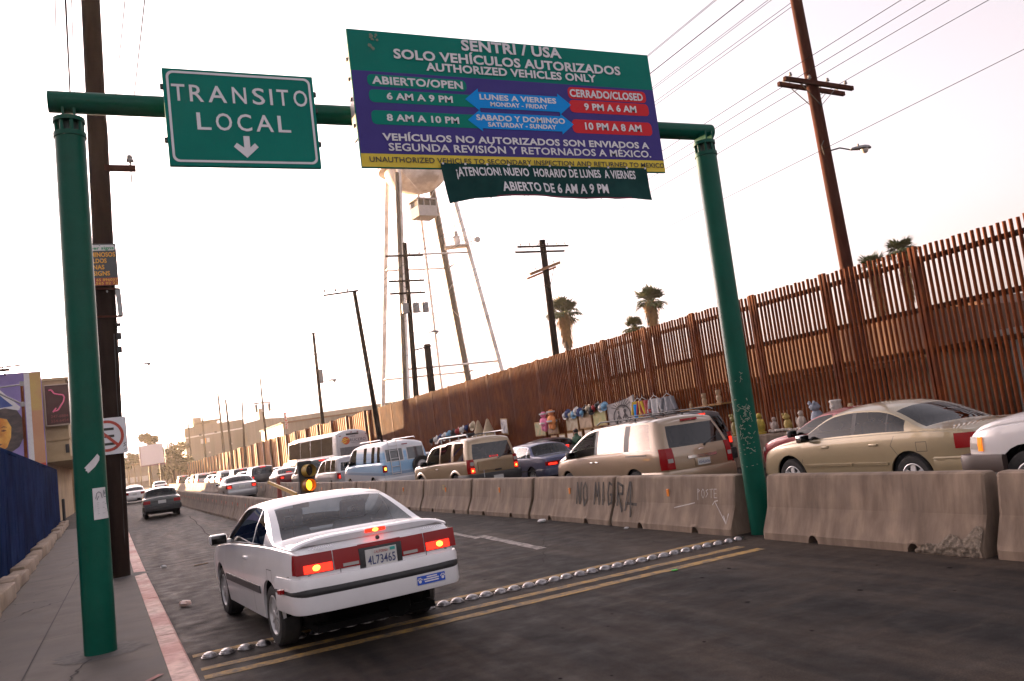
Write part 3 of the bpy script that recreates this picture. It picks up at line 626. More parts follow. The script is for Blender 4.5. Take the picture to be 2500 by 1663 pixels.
class Car: pass
NS = 8   # side levels
def vehicle(name, label, cat, sp, loc, rz, group=None):
    """lofted shell: sections along y from the rear (0) to the front (L); openings are left for every pane"""
    c = Car(); c.sp = sp; c.L = sp['L']; c.root = empty(name, loc, rz, label, cat, group)
    top, belt, plan = pchip(sp['top']), pchip(sp['belt']), pchip(sp['plan'])
    rake = lin(sp.get('rake', [(0, 0), (2.5, 0)])); bul = sp.get('bulge', .04); fb = sp.get('fbulge', .10); tum = sp.get('tumble', .22); ledge = sp.get('ledge', .02); zs = sp.get('sill', .20); ra = sp.get('arch', .34); ext = sp.get('rake_ext', .5)
    wy = sp['axles']; wr = sp['wr']; rd = sp.get('roofdrop', .09); frake = lin(sp.get('frake', [(0, .0), (.45, -.06), (.8, .05), (1.2, .12)]))
    def zlow(y):
        z = zs
        for q in wy:
            if abs(y - q) < ra: z = max(z, wr + math.sqrt(max(0, ra * ra - (y - q) ** 2)))
        if y < sp.get('tail_low', (0, 0))[0]: z = max(z, sp['tail_low'][1])
        return z
    def yshift(y, z): return y + rake(z) * max(0, 1 - y / ext) - frake(z) * max(0, 1 - (c.L - y) / .5)
    def sx(y, z):
        zb = belt(y); t = max(0, min(1, (z - zs) / max(.05, zb - zs))); return plan(y) * (1 - .055 * (1 - t) ** 2 - .035 * t ** 5)
    c.sx, c.yshift, c.belt, c.top, c.plan = sx, yshift, belt, top, plan
    def section(y):
        zb, zt, zl = belt(y), top(y), min(zlow(y), belt(y) - .06); hw = plan(y); win = max(.2, hw - .30)
        P = [(0, zs - .02), (win, zs - .02), (win, zl + .03), (sx(y, zl) - .03, zl + .008), (sx(y, zl), zl)]
        for t in (.10, .26, .45, .64, .80, .92, 1.0): z = zl + (zb - zl) * t; P.append((sx(y, z), z))
        h = max(zt - zb, .0); drop = min(rd, h * .45); zr = zb + h - drop; xb = sx(y, zb) - min(ledge, h * .4 + .004); gz = min(.012, h * .2)
        P.append((xb, zb + gz)); xr = xb - tum * (zr - zb - gz)
        for t in (.06, .5, sp.get('glass_top', .93), 1.0): P.append((xb + (xr - xb) * t + .018 * math.sin(math.pi * t) * min(1, h / .3), zb + gz + (zr - zb - gz) * t))
        for s_ in (.05, .11, .3, .62, 1.0): P.append((xr * (1 - s_), zr + drop * (1 - (1 - s_) ** sp.get('crown', 2.6))))
        return P
    ys = {0, .02, .06, .12, .2, .32, c.L - .32, c.L - .2, c.L - .12, c.L - .05, c.L - .015, c.L}
    for q in wy:
        for i in range(13): ys.add(q - ra * math.cos(math.pi * i / 12) * .9999)
        ys.add(q - ra - .004); ys.add(q + ra + .004)
    for k in ('wind', 'rearwin'):
        if sp.get(k): ys.update(sp[k]); ys.update((sp[k][0] - .025, sp[k][1] + .025))
    for a, b in sp.get('sidewin', []): ys.update((a, b))
    for a in sp['top']: ys.add(a[0])
    ys = sorted(y for y in ys if 0 <= y <= c.L); fin = [ys[0]]
    for y in ys[1:]:
        if y - fin[-1] < .003: continue
        n = int((y - fin[-1]) / .16)
        for i in range(1, n + 1): fin.append(fin[-1 - 0] + (y - fin[-1]) / (n + 1 - i + 1))
        fin.append(y)
    ys = fin; NP = len(section(1.0))
    body = MB(); panes = {}
    def pane(k): return panes.setdefault(k, MB())
    V = {}
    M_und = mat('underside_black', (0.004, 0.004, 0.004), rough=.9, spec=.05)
    def add(mb, side, pts, under=False):
        P = [(x * side, y, z) for x, y, z in pts]
        if side < 0: P = P[::-1]
        mb.cur = int(under); mb.poly(P); mb.cur = 0
    secs = [(y, section(y)) for y in ys]
    G0, G2, T1 = 13, 15, 18     # pane rows: side glass between 13 and 15, top glass from 18
    def P3(i, k): y, s = secs[i]; x, z = s[k]; return (x, yshift(y, z), z)
    def kind(ya, yb, k):
        ym = (ya + yb) / 2
        if G0 <= k < G2:
            for j, (a, b) in enumerate(sp.get('sidewin', [])):
                if a <= ym <= b and top(ym) - belt(ym) > .05: return ('side', j)
        if k >= T1:
            for nm in ('wind', 'rearwin'):
                if sp.get(nm) and sp[nm][0] <= ym <= sp[nm][1]: return (nm, 0)
        return None
    for i in range(len(ys) - 1):
        for k in range(NP - 1):
            q = [P3(i, k), P3(i + 1, k), P3(i + 1, k + 1), P3(i, k + 1)]; kd = kind(ys[i], ys[i + 1], k)
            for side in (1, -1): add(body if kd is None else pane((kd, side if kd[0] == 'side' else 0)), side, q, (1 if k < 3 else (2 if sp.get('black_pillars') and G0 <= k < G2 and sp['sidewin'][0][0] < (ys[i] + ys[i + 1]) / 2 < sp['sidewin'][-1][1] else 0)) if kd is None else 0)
    M_ = 10
    for end in (0, len(ys) - 1):
        y, s = secs[end]
        def cp(k, j):
            x, z = s[k]; f = j / M_; b_ = bul if end == 0 else -fb
            return (x * f, yshift(y, z) - b_ * (1 - f * f), z)
        for k in range(1, NP - 1):
            for j in range(M_):
                q = [cp(k, j), cp(k + 1, j), cp(k + 1, j + 1), cp(k, j + 1)]
                isg = end == 0 and sp.get('tailglass') and G0 <= k < G2 and j < M_ - 1
                if end: q = q[::-1]
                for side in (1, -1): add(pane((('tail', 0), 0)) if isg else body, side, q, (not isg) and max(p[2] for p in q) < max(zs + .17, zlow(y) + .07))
    pm = sp['paint']
    c.body = body.build('body', [pm, M_und, M_black], c.root, smooth=32)
    gl = sp.get('glass', M_glassm)
    for (kd, side), mb in sorted(panes.items(), key=str):
        g_ = sp.get('tailmat', gl) if kd[0] in ('tail', 'rearwin') else ((sp.get('frontmat') if sp.get('frontmat') and kd[1] == len(sp['sidewin']) - 1 else sp.get('sidemat', gl)) if kd[0] == 'side' else gl)
        mb.build({'wind': 'windscreen', 'rearwin': 'rear_window', 'tail': 'rear_window', 'side': 'side_window'}[kd[0]], g_, c.root, smooth=40)
    # inside: floor tub under the belt and two seats
    cab = sp['cabin']; b = MB(); zb = min(belt(cab[0]), belt(cab[1])) - sp.get('tub', .12); hw = plan((cab[0] + cab[1]) / 2) - .10
    b.box(-hw, hw, cab[0], cab[1], zs + .05, zb); b.box(-hw, hw, cab[1] - .35, cab[1] - .02, zb, zb + .09)
    b.build('interior', sp.get('cabinmat', M_cabin), c.root)
    if sp.get('seats', True):
        for sx_ in (-.36, .36):
            b = MB(); yq = cab[1] - 1.15; m_ = Matrix.Translation((sx_, yq, zb - .15)) @ Matrix.Rotation(R(12), 4, 'X')
            b.rbox(-.24, .24, -.07, .08, 0, .52, .06, m_); b.rbox(-.13, .13, -.05, .05, .55, .73, .045, m_); b.tube(m_ @ Vector((-.06, 0, .5)), m_ @ Vector((-.06, 0, .58)), .012); b.tube(m_ @ Vector((.06, 0, .5)), m_ @ Vector((.06, 0, .58)), .012)
            b.build('seat', M_seat, c.root, smooth=40)
    # wheels
    tw = sp.get('tw', .19); ri = wr * .64
    for q in wy:
        for side in (-1, 1):
            xo = side * (plan(q) - .035); m_ = Matrix.Translation((xo, q, wr)) @ Matrix.Rotation(R(90) * side, 4, 'Y')
            b = MB(); b.lathe([(ri, -tw), (wr - .03, -tw), (wr, -tw + .03), (wr, -.03), (wr - .025, 0), (wr - .06, .004), (ri + .012, .0), (ri, -.012)], 30, m_, caps=False); t = b.build('wheel', M_rub, c.root, smooth=35)
            b = MB(); ns = sp.get('spokes', 7)
            b.lathe([(ri + .002, -.004), (ri - .012, .002), (ri - .025, -.02), (ri - .035, -.05)], 30, m_, caps=False); b.lathe([(.001, .004), (.045, .002), (.055, -.012), (.06, -.04)], 20, m_, caps=False)
            for a in range(ns):
                an = 2 * math.pi * a / ns; m2 = m_ @ Matrix.Rotation(an, 4, 'Z'); wd = sp.get('spw', .035)
                b.prism([m2 @ Vector(p) for p in ((.035, -wd, -.004), (ri - .02, -wd * .8, -.016), (ri - .02, wd * .8, -.016), (.035, wd, -.004))], m2.to_3x3() @ Vector((0, 0, -.02)))
            b.build('rim', sp.get('rimmat', M_rim), t, smooth=35)
            b = MB(); b.lathe([(.001, -.055), (ri - .004, -.055), (ri - .004, -.03)], 24, m_, caps=False); b.build('brake_disc', M_rimd, t)
    # helpers for trim
    hw0 = plan(0)
    c.ry = lambda x, z: yshift(0, z) - bul * (1 - min(1, (x / max(.1, sx(0, z))) ** 2))
    c.rear = lambda a0, a1, z0, z1: (lambda u, v: (a0 + (a1 - a0) * u, c.ry(a0 + (a1 - a0) * u, z0 + (z1 - z0) * v), z0 + (z1 - z0) * v))
    c.side = lambda s_, y0, y1, z0, z1: (lambda u, v: (s_ * sx(y0 + (y1 - y0) * u, z0 + (z1 - z0) * v), yshift(y0 + (y1 - y0) * u, z0 + (z1 - z0) * v), z0 + (z1 - z0) * v))
    return c
def rear_lamp(c, name, m, a0, a1, z0, z1, th=.012, wrap=0.0):
    b = MB(); b.patch(c.rear(a0, a1, z0, z1), (0, -th, 0), 8, 3)
    if wrap: s_ = 1 if a0 + a1 > 0 else -1; b.patch(c.side(s_, -.004, wrap, z0, z1), (s_ * th, 0, 0), 4, 3)
    return b.build(name, m, c.root, smooth=30)
def box_part(c, name, m, *a, r=.01): b = MB(); b.rbox(*a, r); return b.build(name, m, c.root, smooth=35)
def bumper(c, m, z0, z1, out=.05, ylen=.7, name='bumper', front=False, y_off=0.0):
    """wrap-round bumper following the plan of the shell"""
    path = []; n = 7; hw = c.plan(ylen)
    ys = [ylen, ylen * .6, ylen * .35]
    xr = c.plan(0) + .0
    for y in ys: path.append((-c.plan(y) - out * .35, y))
    for i in range(n + 1):
        t = i / n * math.pi / 2; path.append((-c.plan(.2) - out * .35 + .16 * (1 - math.cos(t)), .14 - y_off - (.14 + out) * math.sin(t)))
    for i in range(1, 6): x = (-c.plan(.2) + .16) * (1 - i / 5); path.append((x, -out - y_off - (c.sp.get('bulge', .04)) * (1 - (x / c.plan(0)) ** 2)))
    full = path + [(-x, y) for x, y in path[::-1][1:]]
    prof = [(-.10, z0 + .01), (-.012, z0), (0, z0 + .03), (.0, z1 - .04), (-.012, z1 - .005), (-.10, z1)]
    b = MB(); rows = []
    for i, (x, y) in enumerate(full):
        a = full[max(0, i - 1)]; e = full[min(len(full) - 1, i + 1)]; dx, dy = e[0] - a[0], e[1] - a[1]; L = math.hypot(dx, dy) or 1; nx, ny = dy / L, -dx / L
        rows.append([b.vert((x + nx * o, (y + ny * o) if not front else (c.L - (y + ny * o)), z)) for o, z in prof])
    for A, B in zip(rows[:-1], rows[1:]):
        for k in range(len(prof)): j = (k + 1) % len(prof); b.face((A[k], B[k], B[j], A[j]))
    b.face(rows[0]); b.face(rows[-1][::-1])
    return b.build(name, m, c.root, smooth=35), full
def plate(c, x0, x1, z0, z1, txt=None, extra=.02, top=None):
    y = min(c.ry(x0, (z0 + z1) / 2), c.ry(x1, (z0 + z1) / 2), c.ry((x0 + x1) / 2, (z0 + z1) / 2)) - extra
    b = MB(); b.rbox(x0, x1, y, y + .01, z0, z1, .004); p = b.build('licence_plate', M_plate, c.root)
    if txt: b = MB(); write(b, txt, x0 + .02, x1 - .02, z0 + (z1 - z0) * .22, z0 + (z1 - z0) * .66, lambda a, q: (a, y - .003, q), .01); b.build('plate_number', M_ptxt, p, recalc=False)
    if top: b = MB(); write(b, top, x0 + (x1 - x0) * .28, x1 - (x1 - x0) * .28, z0 + (z1 - z0) * .76, z0 + (z1 - z0) * .9, lambda a, q: (a, y - .003, q), .01); b.build('plate_state', M_pred, p, recalc=False)
    return p, y
def mirror(c, m, s_, y, z, m_gl=None, w=.17, h=.11):
    b = MB(); x = s_ * (c.plan(y) + .09); b.rbox(x - w / 2, x + w / 2, y - .03, y + .09, z - h / 2, z + h / 2, .03); b.bar((s_ * (c.plan(y) - .1), y + .03, z - .03), (x, y + .03, z - .03), .05, .04); o = b.build('wing_mirror', m, c.root, smooth=40)
    b = MB(); b.rbox(x - w / 2 + .014, x + w / 2 - .014, y - .034, y - .026, z - h / 2 + .014, z + h / 2 - .014, .012); b.build('mirror_glass', M_glassd if m_gl is None else m_gl, o, smooth=40)
def handle(c, s_, y, z, m, w=.16):
    b = MB(); f = c.side(s_, y, y + w, z, z + .035); p = Vector(f(.5, .5)); b.rbox(p.x - .012 if s_ > 0 else p.x - .018, p.x + .018 if s_ > 0 else p.x + .012, y, y + w, z, z + .035, .008); b.build('door_handle', m, c.root, smooth=40)
def seam(c, s_, pts, m=None, wd=.006, name='panel_gap'):
    b = MB(); strokes(b, [pts], wd, lambda a, q: (s_ * (c.sx(a, q) + .0025), c.yshift(a, q), q)); return b
def moulding(c, m, s_, y0, y1, z0, z1, th=.012, name='side_moulding'):
    b = MB(); b.patch(c.side(s_, y0, y1, z0, z1), (s_ * th, 0, 0), 10, 2); return b.build(name, m, c.root, smooth=40)
def gaps(c, lines_side, rear_lines=()):
    b = MB()
    for s_ in (-1, 1): strokes(b, lines_side, .007, lambda a, q: (s_ * (c.sx(a, q) + .002), c.yshift(a, q), q))
    if rear_lines: strokes(b, rear_lines, .007, lambda a, q: (a, c.ry(a, q) - .002, q))
    return b.build('panel_gap', M_black, c.root, recalc=False)
# ================================================================== THE VEHICLES
def lit_sedan_lamps(c, xo0, xo1, z0, z1, wrap=.12, lit=True, third=None):
    for s_ in (-1, 1):
        a0, a1 = (xo0, xo1) if s_ > 0 else (-xo1, -xo0)
        l = rear_lamp(c, 'tail_light', M_tail, a0, a1, z0, z1, .014, wrap)
        if lit:
            w_ = (xo1 - xo0); b = MB(); m0 = s_ * (xo0 + w_ * .25); m1 = s_ * (xo1 - w_ * .15)
            b.patch(c.rear(min(m0, m1), max(m0, m1), z0 + (z1 - z0) * .12, z0 + (z1 - z0) * .6), (0, -.019, 0), 4, 2); b.build('brake_lamp', M_brake, l)
    if third:
        b = MB(); x, y, z, w_ = third; b.rbox(-w_, w_, y, y + .04, z, z + .035, .008); b.build('high_brake_light', M_brake, c.root)
# ---------------------------------------------------------------- white coupe (nearest)
P_white = paint('paint_white', (0.70, 0.69, 0.70), 0, .28, .7)
coupe = vehicle('coupe', 'white two-door coupe with lit brake lights driving over the steel domes', 'car', dict(L=4.5, axles=(.95, 3.52), wr=.305, arch=.352, sill=.23,
    top=[(0, .945), (.03, .985), (.12, 1.005), (.45, 1.02), (.74, 1.045), (1.10, 1.20), (1.47, 1.342), (1.66, 1.385), (2.05, 1.402), (2.45, 1.37), (2.62, 1.31), (3.22, .985), (3.6, .925), (4.15, .81), (4.42, .69), (4.5, .62)],
    belt=[(0, .93), (.25, .955), (.8, .965), (2.0, .94), (3.2, .89), (4.2, .76), (4.5, .60)], plan=[(0, .775), (.05, .80), (.16, .825), (.5, .845), (1.5, .855), (3.2, .85), (4.0, .82), (4.3, .76), (4.5, .60)],
    rake=[(.2, .36), (.38, .34), (.43, .04), (.75, 0), (.93, .02), (1.0, .06)], rake_ext=.45, bulge=.05, tumble=.44, ledge=.012, roofdrop=.042, crown=3.4, tail_low=(.597, .40), rearwin=(.79, 1.45), wind=(2.60, 3.18), sidewin=[(1.16, 1.64), (1.68, 3.0)],
    cabin=(.80, 3.1), tub=.16, glass=glass('coupe_glass', (0.90, 0.94, 0.96), .0), sidemat=M_glassm, paint=P_white, seats=False, cabinmat=mat('cabin_grey', (0.24, 0.27, 0.29), (0.30, 0.33, 0.35), 8, .85), spokes=12, spw=.014, tw=.2), (2.13, 8.03, .0), R(5))
c = coupe; rt = c.root
for s_ in (-1, 1):
    sg = lambda a0, a1: (a0, a1) if s_ > 0 else (-a1, -a0)
    l = rear_lamp(c, 'tail_light', M_taild, *sg(.465, .805), .758, .936, .012, .10)
    b = MB(); b.patch(c.rear(*sg(.475, .735), .765, .838), (0, -.0175, 0), 5, 2); b.build('brake_lamp', M_brake, l)
    b = MB(); p = c.rear(*sg(.60, .64), .785, .825)(.5, .5); b.lathe([(.001, .010), (.012, .008), (.022, .004), (.028, 0)], 18, Matrix.Translation((p[0], p[1] - .0185, p[2])) @ Matrix.Rotation(R(90), 4, 'X') @ Matrix.Scale(1.35, 4, (1, 0, 0)), caps=False); b.build('bulb', M_bulb, l, smooth=60)
    l2 = rear_lamp(c, 'inner_tail_light', M_taild, *sg(.215, .455), .758, .936, .010)
    b = MB(); b.patch(c.rear(*sg(.225, .375), .772, .80), (0, -.0145, 0), 3, 1); b.build('reversing_lamp', M_rev, l2)
    moulding(c, mat('moulding_grey', (0.050, 0.046, 0.046), rough=.6), s_, 1.34, 3.12, .485, .562)
    b = MB(); b.patch(c.side(s_, .28, .36, .585, .625), (s_ * .075, 0, 0), 2, 1); b.build('side_reflector', M_tail, rt)
    handle(c, s_, 1.86, .80, P_white, .15)
    mirror(c, P_white, s_, 2.86, .985, w=.20, h=.125)
rear_lamp(c, 'lamp_band', M_taild, -.215, .215, .905, .942, .008)
box_part(c, 'plate_recess', M_black, -.215, .215, c.ry(0, .8) - .004, c.ry(0, .8) + .05, .675, .905, r=.004)
plate(c, -.158, .158, .70, .882, '4L73465', .012, 'CALIFORNIA')
b = MB(); y_ = c.ry(0, .8) - .016; b.box(.09, .14, y_ - .0035, y_, .845, .872); b.build('plate_sticker', mat('sticker_teal', (.03, .30, .26), rough=.6), rt)
M_bw = paint('bumper_white', (0.66, 0.645, 0.65), 0, .36, .4)
_, bp_ = bumper(c, M_bw, .405, .725, .055, .59)
bumper(c, M_black, .555, .642, .064, .588, name='bumper_strip')
box_part(c, 'rear_underside', MATS['underside_black'], -.62, .62, .34, .6, .25, .45)
bx = lambda a, q, e=0: (a, -.055 - .05 * (1 - (a / c.plan(0)) ** 2) - .006 - e, q)
b = MB(); b.grid(lambda u, v: bx(.315 + .305 * u, .462 + .082 * v), 6, 1); stq = b.build('bumper_sticker', mat('sticker_blue', (.012, .07, .42), rough=.5), rt, recalc=False)
b = MB(); fx = lambda a, q: bx(a, q, .003)
for (t, a0, a1, z0, z1) in (('ADOPT FROM A', .42, .53, .521, .534), ('SHELTER OF YOUR', .385, .545, .499, .513), ('IT SAVES A LIFE', .40, .54, .478, .490)): pass
for (a0, a1, z) in ((.42, .52, .527), (.385, .55, .507), (.395, .545, .486)):
    a = a0
    while a < a1: l = rnd.uniform(.006, .014); strokes(b, [[(a, z), (a + l, z)]], .012, fx); a += l + .006
for cx in (.343, .592):
    b.poly([fx(cx + .016 * math.cos(t), .494 + .015 * math.sin(t)) for t in [i * .524 for i in range(12)]])
    for dx_, dz_ in ((-.020, .018), (-.008, .029), (.008, .029), (.020, .018)): b.poly([fx(cx + dx_ + .0062 * math.cos(t), .494 + dz_ + .0085 * math.sin(t)) for t in [i * .785 for i in range(8)]])
b.build('sticker_print', M_white, stq, recalc=False)
# low spoiler standing on the boot lid, with the high brake light let into its lip
def spo(u, v):
    a = -.79 + 1.58 * u; e = abs(a) / .79; z_ = 1.074 - .075 * e ** 5; prof = [(.36, 1.018), (.30, z_ - .006), (.19, z_), (.10, z_ - .006), (.075, z_ - .020), (.085, z_ - .036), (.12, .995)]
    f = v * 6; i = min(5, int(f)); t = f - i; y = prof[i][0] + (prof[i + 1][0] - prof[i][0]) * t; z = prof[i][1] + (prof[i + 1][1] - prof[i][1]) * t
    return (a, y - .03 * (1 - e ** 2) + .06 * e ** 4 * (1 if v > .4 else .2), min(z, z) if e < 1 else z)
b = MB(); b.grid(spo, 30, 6); b.build('spoiler', P_white, rt, smooth=40)
b = MB(); b.rbox(-.10, .105, .035, .09, 1.030, 1.067, .008); hb = b.build('high_brake_light', M_brake, rt); b = MB(); b.lathe([(.001, .01), (.009, .007), (.017, 0)], 14, Matrix.Translation((0, .033, 1.048)) @ Matrix.Rotation(R(90), 4, 'X') @ Matrix.Scale(1.8, 4, (1, 0, 0)), caps=False); b.build('bulb', M_bulb, hb, smooth=60)
b = MB(); b.lathe([(.001, .006), (.012, .006), (.019, .003), (.021, -.01)], 16, Matrix.Translation((0, c.ry(0, .975) - .002, .975)) @ Matrix.Rotation(R(90), 4, 'X')); b.build('boot_lock', M_rimd, rt, smooth=40)
b = MB()
for a0, a1 in ((-.66, -.44), (.47, .66)):
    a = a0
    while a < a1: l = rnd.uniform(.012, .022); zz = .968; strokes(b, [[(a, zz), (a + l * .5, zz + .018), (a + l, zz)]], .005, lambda p, q: (p, c.ry(p, q) - .004, q)); a += l + .006
b.build('badge', M_chrome, rt, recalc=False)
gaps(c, [[(1.72, .27), (1.70, .5), (1.70, .92)], [(3.05, .30), (3.06, .88)], [(.20, .74), (.62, .715)], [(.80, .64), (.80, .76), (.98, .76), (.98, .66)]], [[(-.70, .745), (.70, .745)], [(-.40, .755), (-.40, .70)], [(.47, .755), (.47, .70)]])
b = MB()
for s_ in (-1, 1): strokes(b, [[(1.14, .982), (3.05, .928)]], .014, lambda a, q: (s_ * (c.sx(a, c.belt(a)) - .004), a, q + .004))
b.build('window_trim', M_chrome, rt, recalc=False)
M_int = mat('cabin_grey', (0.24, 0.27, 0.29), (0.30, 0.33, 0.35), 8, .85)
for sx_ in (-.37, .37):
    b = MB(); m_ = Matrix.Translation((sx_, 1.95, .48)) @ Matrix.Rotation(R(16), 4, 'X'); b.rbox(-.24, .24, -.07, .07, 0, .60, .07, m_); b.rbox(-.15, -.06, -.05, .05, .63, .83, .035, m_); b.rbox(.06, .15, -.05, .05, .63, .83, .035, m_); b.rbox(-.15, .15, -.05, .05, .75, .83, .035, m_); b.rbox(-.15, .15, -.05, .05, .62, .68, .03, m_); b.build('seat', M_seat, rt, smooth=40)
b = MB(); b.rbox(-.60, .60, .86, 1.32, .86, .90, .02); b.rbox(-.55, .55, 1.15, 1.30, .6, .90, .06); b.build('parcel_shelf', M_int, rt, smooth=40)
b = MB(); b.rbox(-.10, .10, 2.55, 2.58, 1.22, 1.28, .012); b.tube((0, 2.60, 1.25), (0, 2.66, 1.31), .01); b.build('rear_view_mirror', M_black, rt)
b = MB(); b.rbox(-.66, .66, 2.72, 3.08, .84, .93, .04); b.build('dashboard', M_int, rt, smooth=40)
b = MB(); m_ = Matrix.Translation((-.37, 2.62, .93)) @ Matrix.Rotation(R(68), 4, 'X'); b.lathe([(.165, -.012), (.18, 0), (.165, .012), (.152, 0), (.165, -.012)], 24, m_, caps=False); b.build('steering_wheel', M_black, rt, smooth=50)
b = MB(); b.tube((.2, .15, .28), (.42, .6, .26), .11, .10, 14); b.box(-.6, .6, .2, 4.2, .18, .24); b.tube((-.65, .95, .30), (.65, .95, .30), .05); b.build('exhaust_silencer', MATS['underside_black'], rt)
b = MB(); b.path([(-.47, 1.36, 1.29), (-.50, 1.1, 1.15), (-.56, .9, .95)], .006); b.build('seat_belt', M_black, rt)

# ---------------------------------------------------------------- gold sedan
P_gold = paint('paint_gold', (0.33, 0.265, 0.16), .3, .30, .8)
SED = dict(L=4.55, axles=(1.05, 3.60), wr=.31, arch=.36, sill=.22,
    top=[(0, .93), (.04, .985), (.2, 1.01), (.72, 1.045), (1.0, 1.19), (1.36, 1.345), (1.6, 1.40), (2.1, 1.425), (2.55, 1.385), (2.75, 1.32), (3.42, 1.0), (3.8, .93), (4.3, .79), (4.5, .65), (4.55, .58)],
    belt=[(0, .90), (.3, .945), (1.0, .965), (2.2, .945), (3.4, .90), (4.3, .74), (4.55, .56)], plan=[(0, .74), (.08, .78), (.25, .82), (.7, .855), (2.2, .87), (3.5, .86), (4.2, .80), (4.45, .66), (4.55, .50)],
    rake=[(.2, .04), (.55, 0), (.9, .02), (1.0, .05)], rearwin=(.78, 1.34), wind=(2.73, 3.38), sidewin=[(1.10, 1.42), (1.45, 2.06), (2.14, 3.18)], cabin=(.8, 3.3), tumble=.40, ledge=.02)
gold = vehicle('sedan', 'gold four-door sedan with a child in back, behind the right barrier', 'car', dict(SED, arch=.39, wr=.325, black_pillars=True, paint=P_gold, glass=M_glassm, tailmat=M_glassd, spokes=6, spw=.05), (11.05, 7.72, .07), R(-.5))
c = gold; gold.root.scale = (1, .965, 1.02)
lit_sedan_lamps(c, .44, .755, .72, .92, .26)
for s_ in (-1, 1):
    for y_ in (1.60, 2.62): handle(c, s_, y_, .80, P_gold)
    moulding(c, P_gold, s_, 1.45, 2.10, .52, .56, .016); moulding(c, P_gold, s_, 2.16, 3.22, .52, .56, .016); mirror(c, M_chrome, s_, 3.05, .98, w=.2, h=.13)
    moulding(c, P_gold, s_, .12, .66, .40, .60, .03, 'bumper_side')
gaps(c, [[(2.11, .25), (2.10, .92)], [(3.28, .25), (3.27, .62), (3.18, .90)], [(1.10, .55), (1.25, .66), (1.36, .80), (1.28, .93)], [(.72, .70), (.72, .83), (.90, .83), (.90, .70), (.72, .70)]])
bumper(c, P_gold, .34, .62, .05, .62); plate(c, -.16, .16, .66, .80)
b = MB(); b.rbox(-.50, -.20, 1.55, 1.75, .80, 1.12, .08); b.build('child_seat', M_seat, c.root, smooth=40)
# ---------------------------------------------------------------- the child in the back of the gold sedan
M_skin = mat('skin', (0.36, 0.19, 0.13), (0.40, 0.22, 0.15), 6, .6); M_hair = mat('hair_black', (0.012, 0.009, 0.008), rough=.7)
def figure(name, label, joints, radii, edges, m, loc, rz, group=None):
    me = bpy.data.meshes.new(name); me.from_pydata(joints, edges, []); o = bpy.data.objects.new(name, me); COL.objects.link(o)
    sk = o.modifiers.new('skin', 'SKIN'); o.modifiers.new('sub', 'SUBSURF').levels = 2; o.modifiers['sub'].render_levels = 2
    for v, r in zip(me.skin_vertices[0].data, radii): v.radius = (r, r) if isinstance(r, float) else r
    me.skin_vertices[0].data[0].use_root = True
    me.materials.append(m); bpy.context.view_layer.update(); dg = bpy.context.evaluated_depsgraph_get()
    nm = bpy.data.meshes.new_from_object(o.evaluated_get(dg)); nm.polygons.foreach_set('use_smooth', [True] * len(nm.polygons)); o.modifiers.clear(); o.data = nm
    o.location = loc; o.rotation_euler = (0, 0, rz); tag(o, label, 'person', group); return o
def head_parts(o, cz, cy, r, hair, long=False):
    b = MB(); b.lathe([(r * 1.06 * math.cos(t), r * 1.2 * math.sin(t)) for t in [R(a) for a in (-20 if not long else -60, 0, 20, 40, 60, 78, 89)]], 20, Matrix.Translation((0, cy - .012, cz)), caps=False); b.build('hair', hair, o, smooth=60)
    b = MB()
    for s_ in (-1, 1): b.lathe([(.001, .012), (.010, .008), (.014, 0)], 10, Matrix.Translation((s_ * .034, cy + r * .93, cz + .005)) @ Matrix.Rotation(R(-90), 4, 'X'), caps=False)
    b.build('eye', M_black, o)
    b = MB(); b.prism([(-.013, cy + r * .9, cz - .03), (.013, cy + r * .9, cz - .03), (0, cy + r * .95, cz + .02)], (0, .02, -.004)); b.build('nose', M_skin, o)
    b = MB(); b.rbox(-.025, .025, cy + r * .86, cy + r * .93, cz - .062, cz - .052, .004); b.build('mouth', M_pred, o)
J = [(0, 0, .10), (0, .02, .24), (0, .03, .38), (0, .03, .47), (0, .05, .56), (0, .05, .66), (-.12, .03, .37), (-.17, .10, .24), (-.12, .22, .20), (.12, .03, .37), (.17, .10, .24), (.12, .22, .20), (-.08, .18, .10), (-.08, .36, .08), (-.08, .38, -.10), (.08, .18, .10), (.08, .36, .08), (.08, .38, -.10)]
E_ = [(0, 1), (1, 2), (2, 3), (3, 4), (4, 5), (2, 6), (6, 7), (7, 8), (2, 9), (9, 10), (10, 11), (0, 12), (12, 13), (13, 14), (0, 15), (15, 16), (16, 17)]
r_ = [.11, .11, .10, .05, .085, .07, .05, .04, .025, .05, .04, .025, .075, .06, .04, .075, .06, .04]
kid = figure('person', 'child in a red top leaning at the rear side window of the gold sedan', J, r_, E_, mat('shirt_red', (.45, .05, .06), (.36, .04, .05), 8, .8), (10.78, 9.42, .62), R(40))
b = MB(); b.lathe([(.075 * math.cos(t) * 1.02, .095 * math.sin(t)) for t in [R(a) for a in range(-85, 90, 17)]], 18, Matrix.Translation((0, .06, .615))); b.build('face', M_skin, kid, smooth=60); head_parts(kid, .615, .06, .085, M_hair)

# ---------------------------------------------------------------- red car beside it
P_red = paint('paint_red', (0.26, 0.016, 0.022), .1, .28, .8)
red = vehicle('sedan', 'dark red sedan half hidden behind the gold sedan', 'car', dict(SED, paint=P_red, glass=M_glassm), (14.05, 11.0, 0), R(0))
c = red; mirror(c, M_black, -1, 3.1, .98, w=.2, h=.14); lit_sedan_lamps(c, .44, .755, .72, .92, .2); gaps(c, [[(2.11, .25), (2.10, .92)], [(3.28, .25), (3.18, .90)]])
for s_ in (-1, 1):
    b = MB(); b.patch(c.side(s_, 4.22, 4.46, .62, .72), (s_ * .012, 0, 0), 4, 2); b.build('headlight', M_rev, c.root)
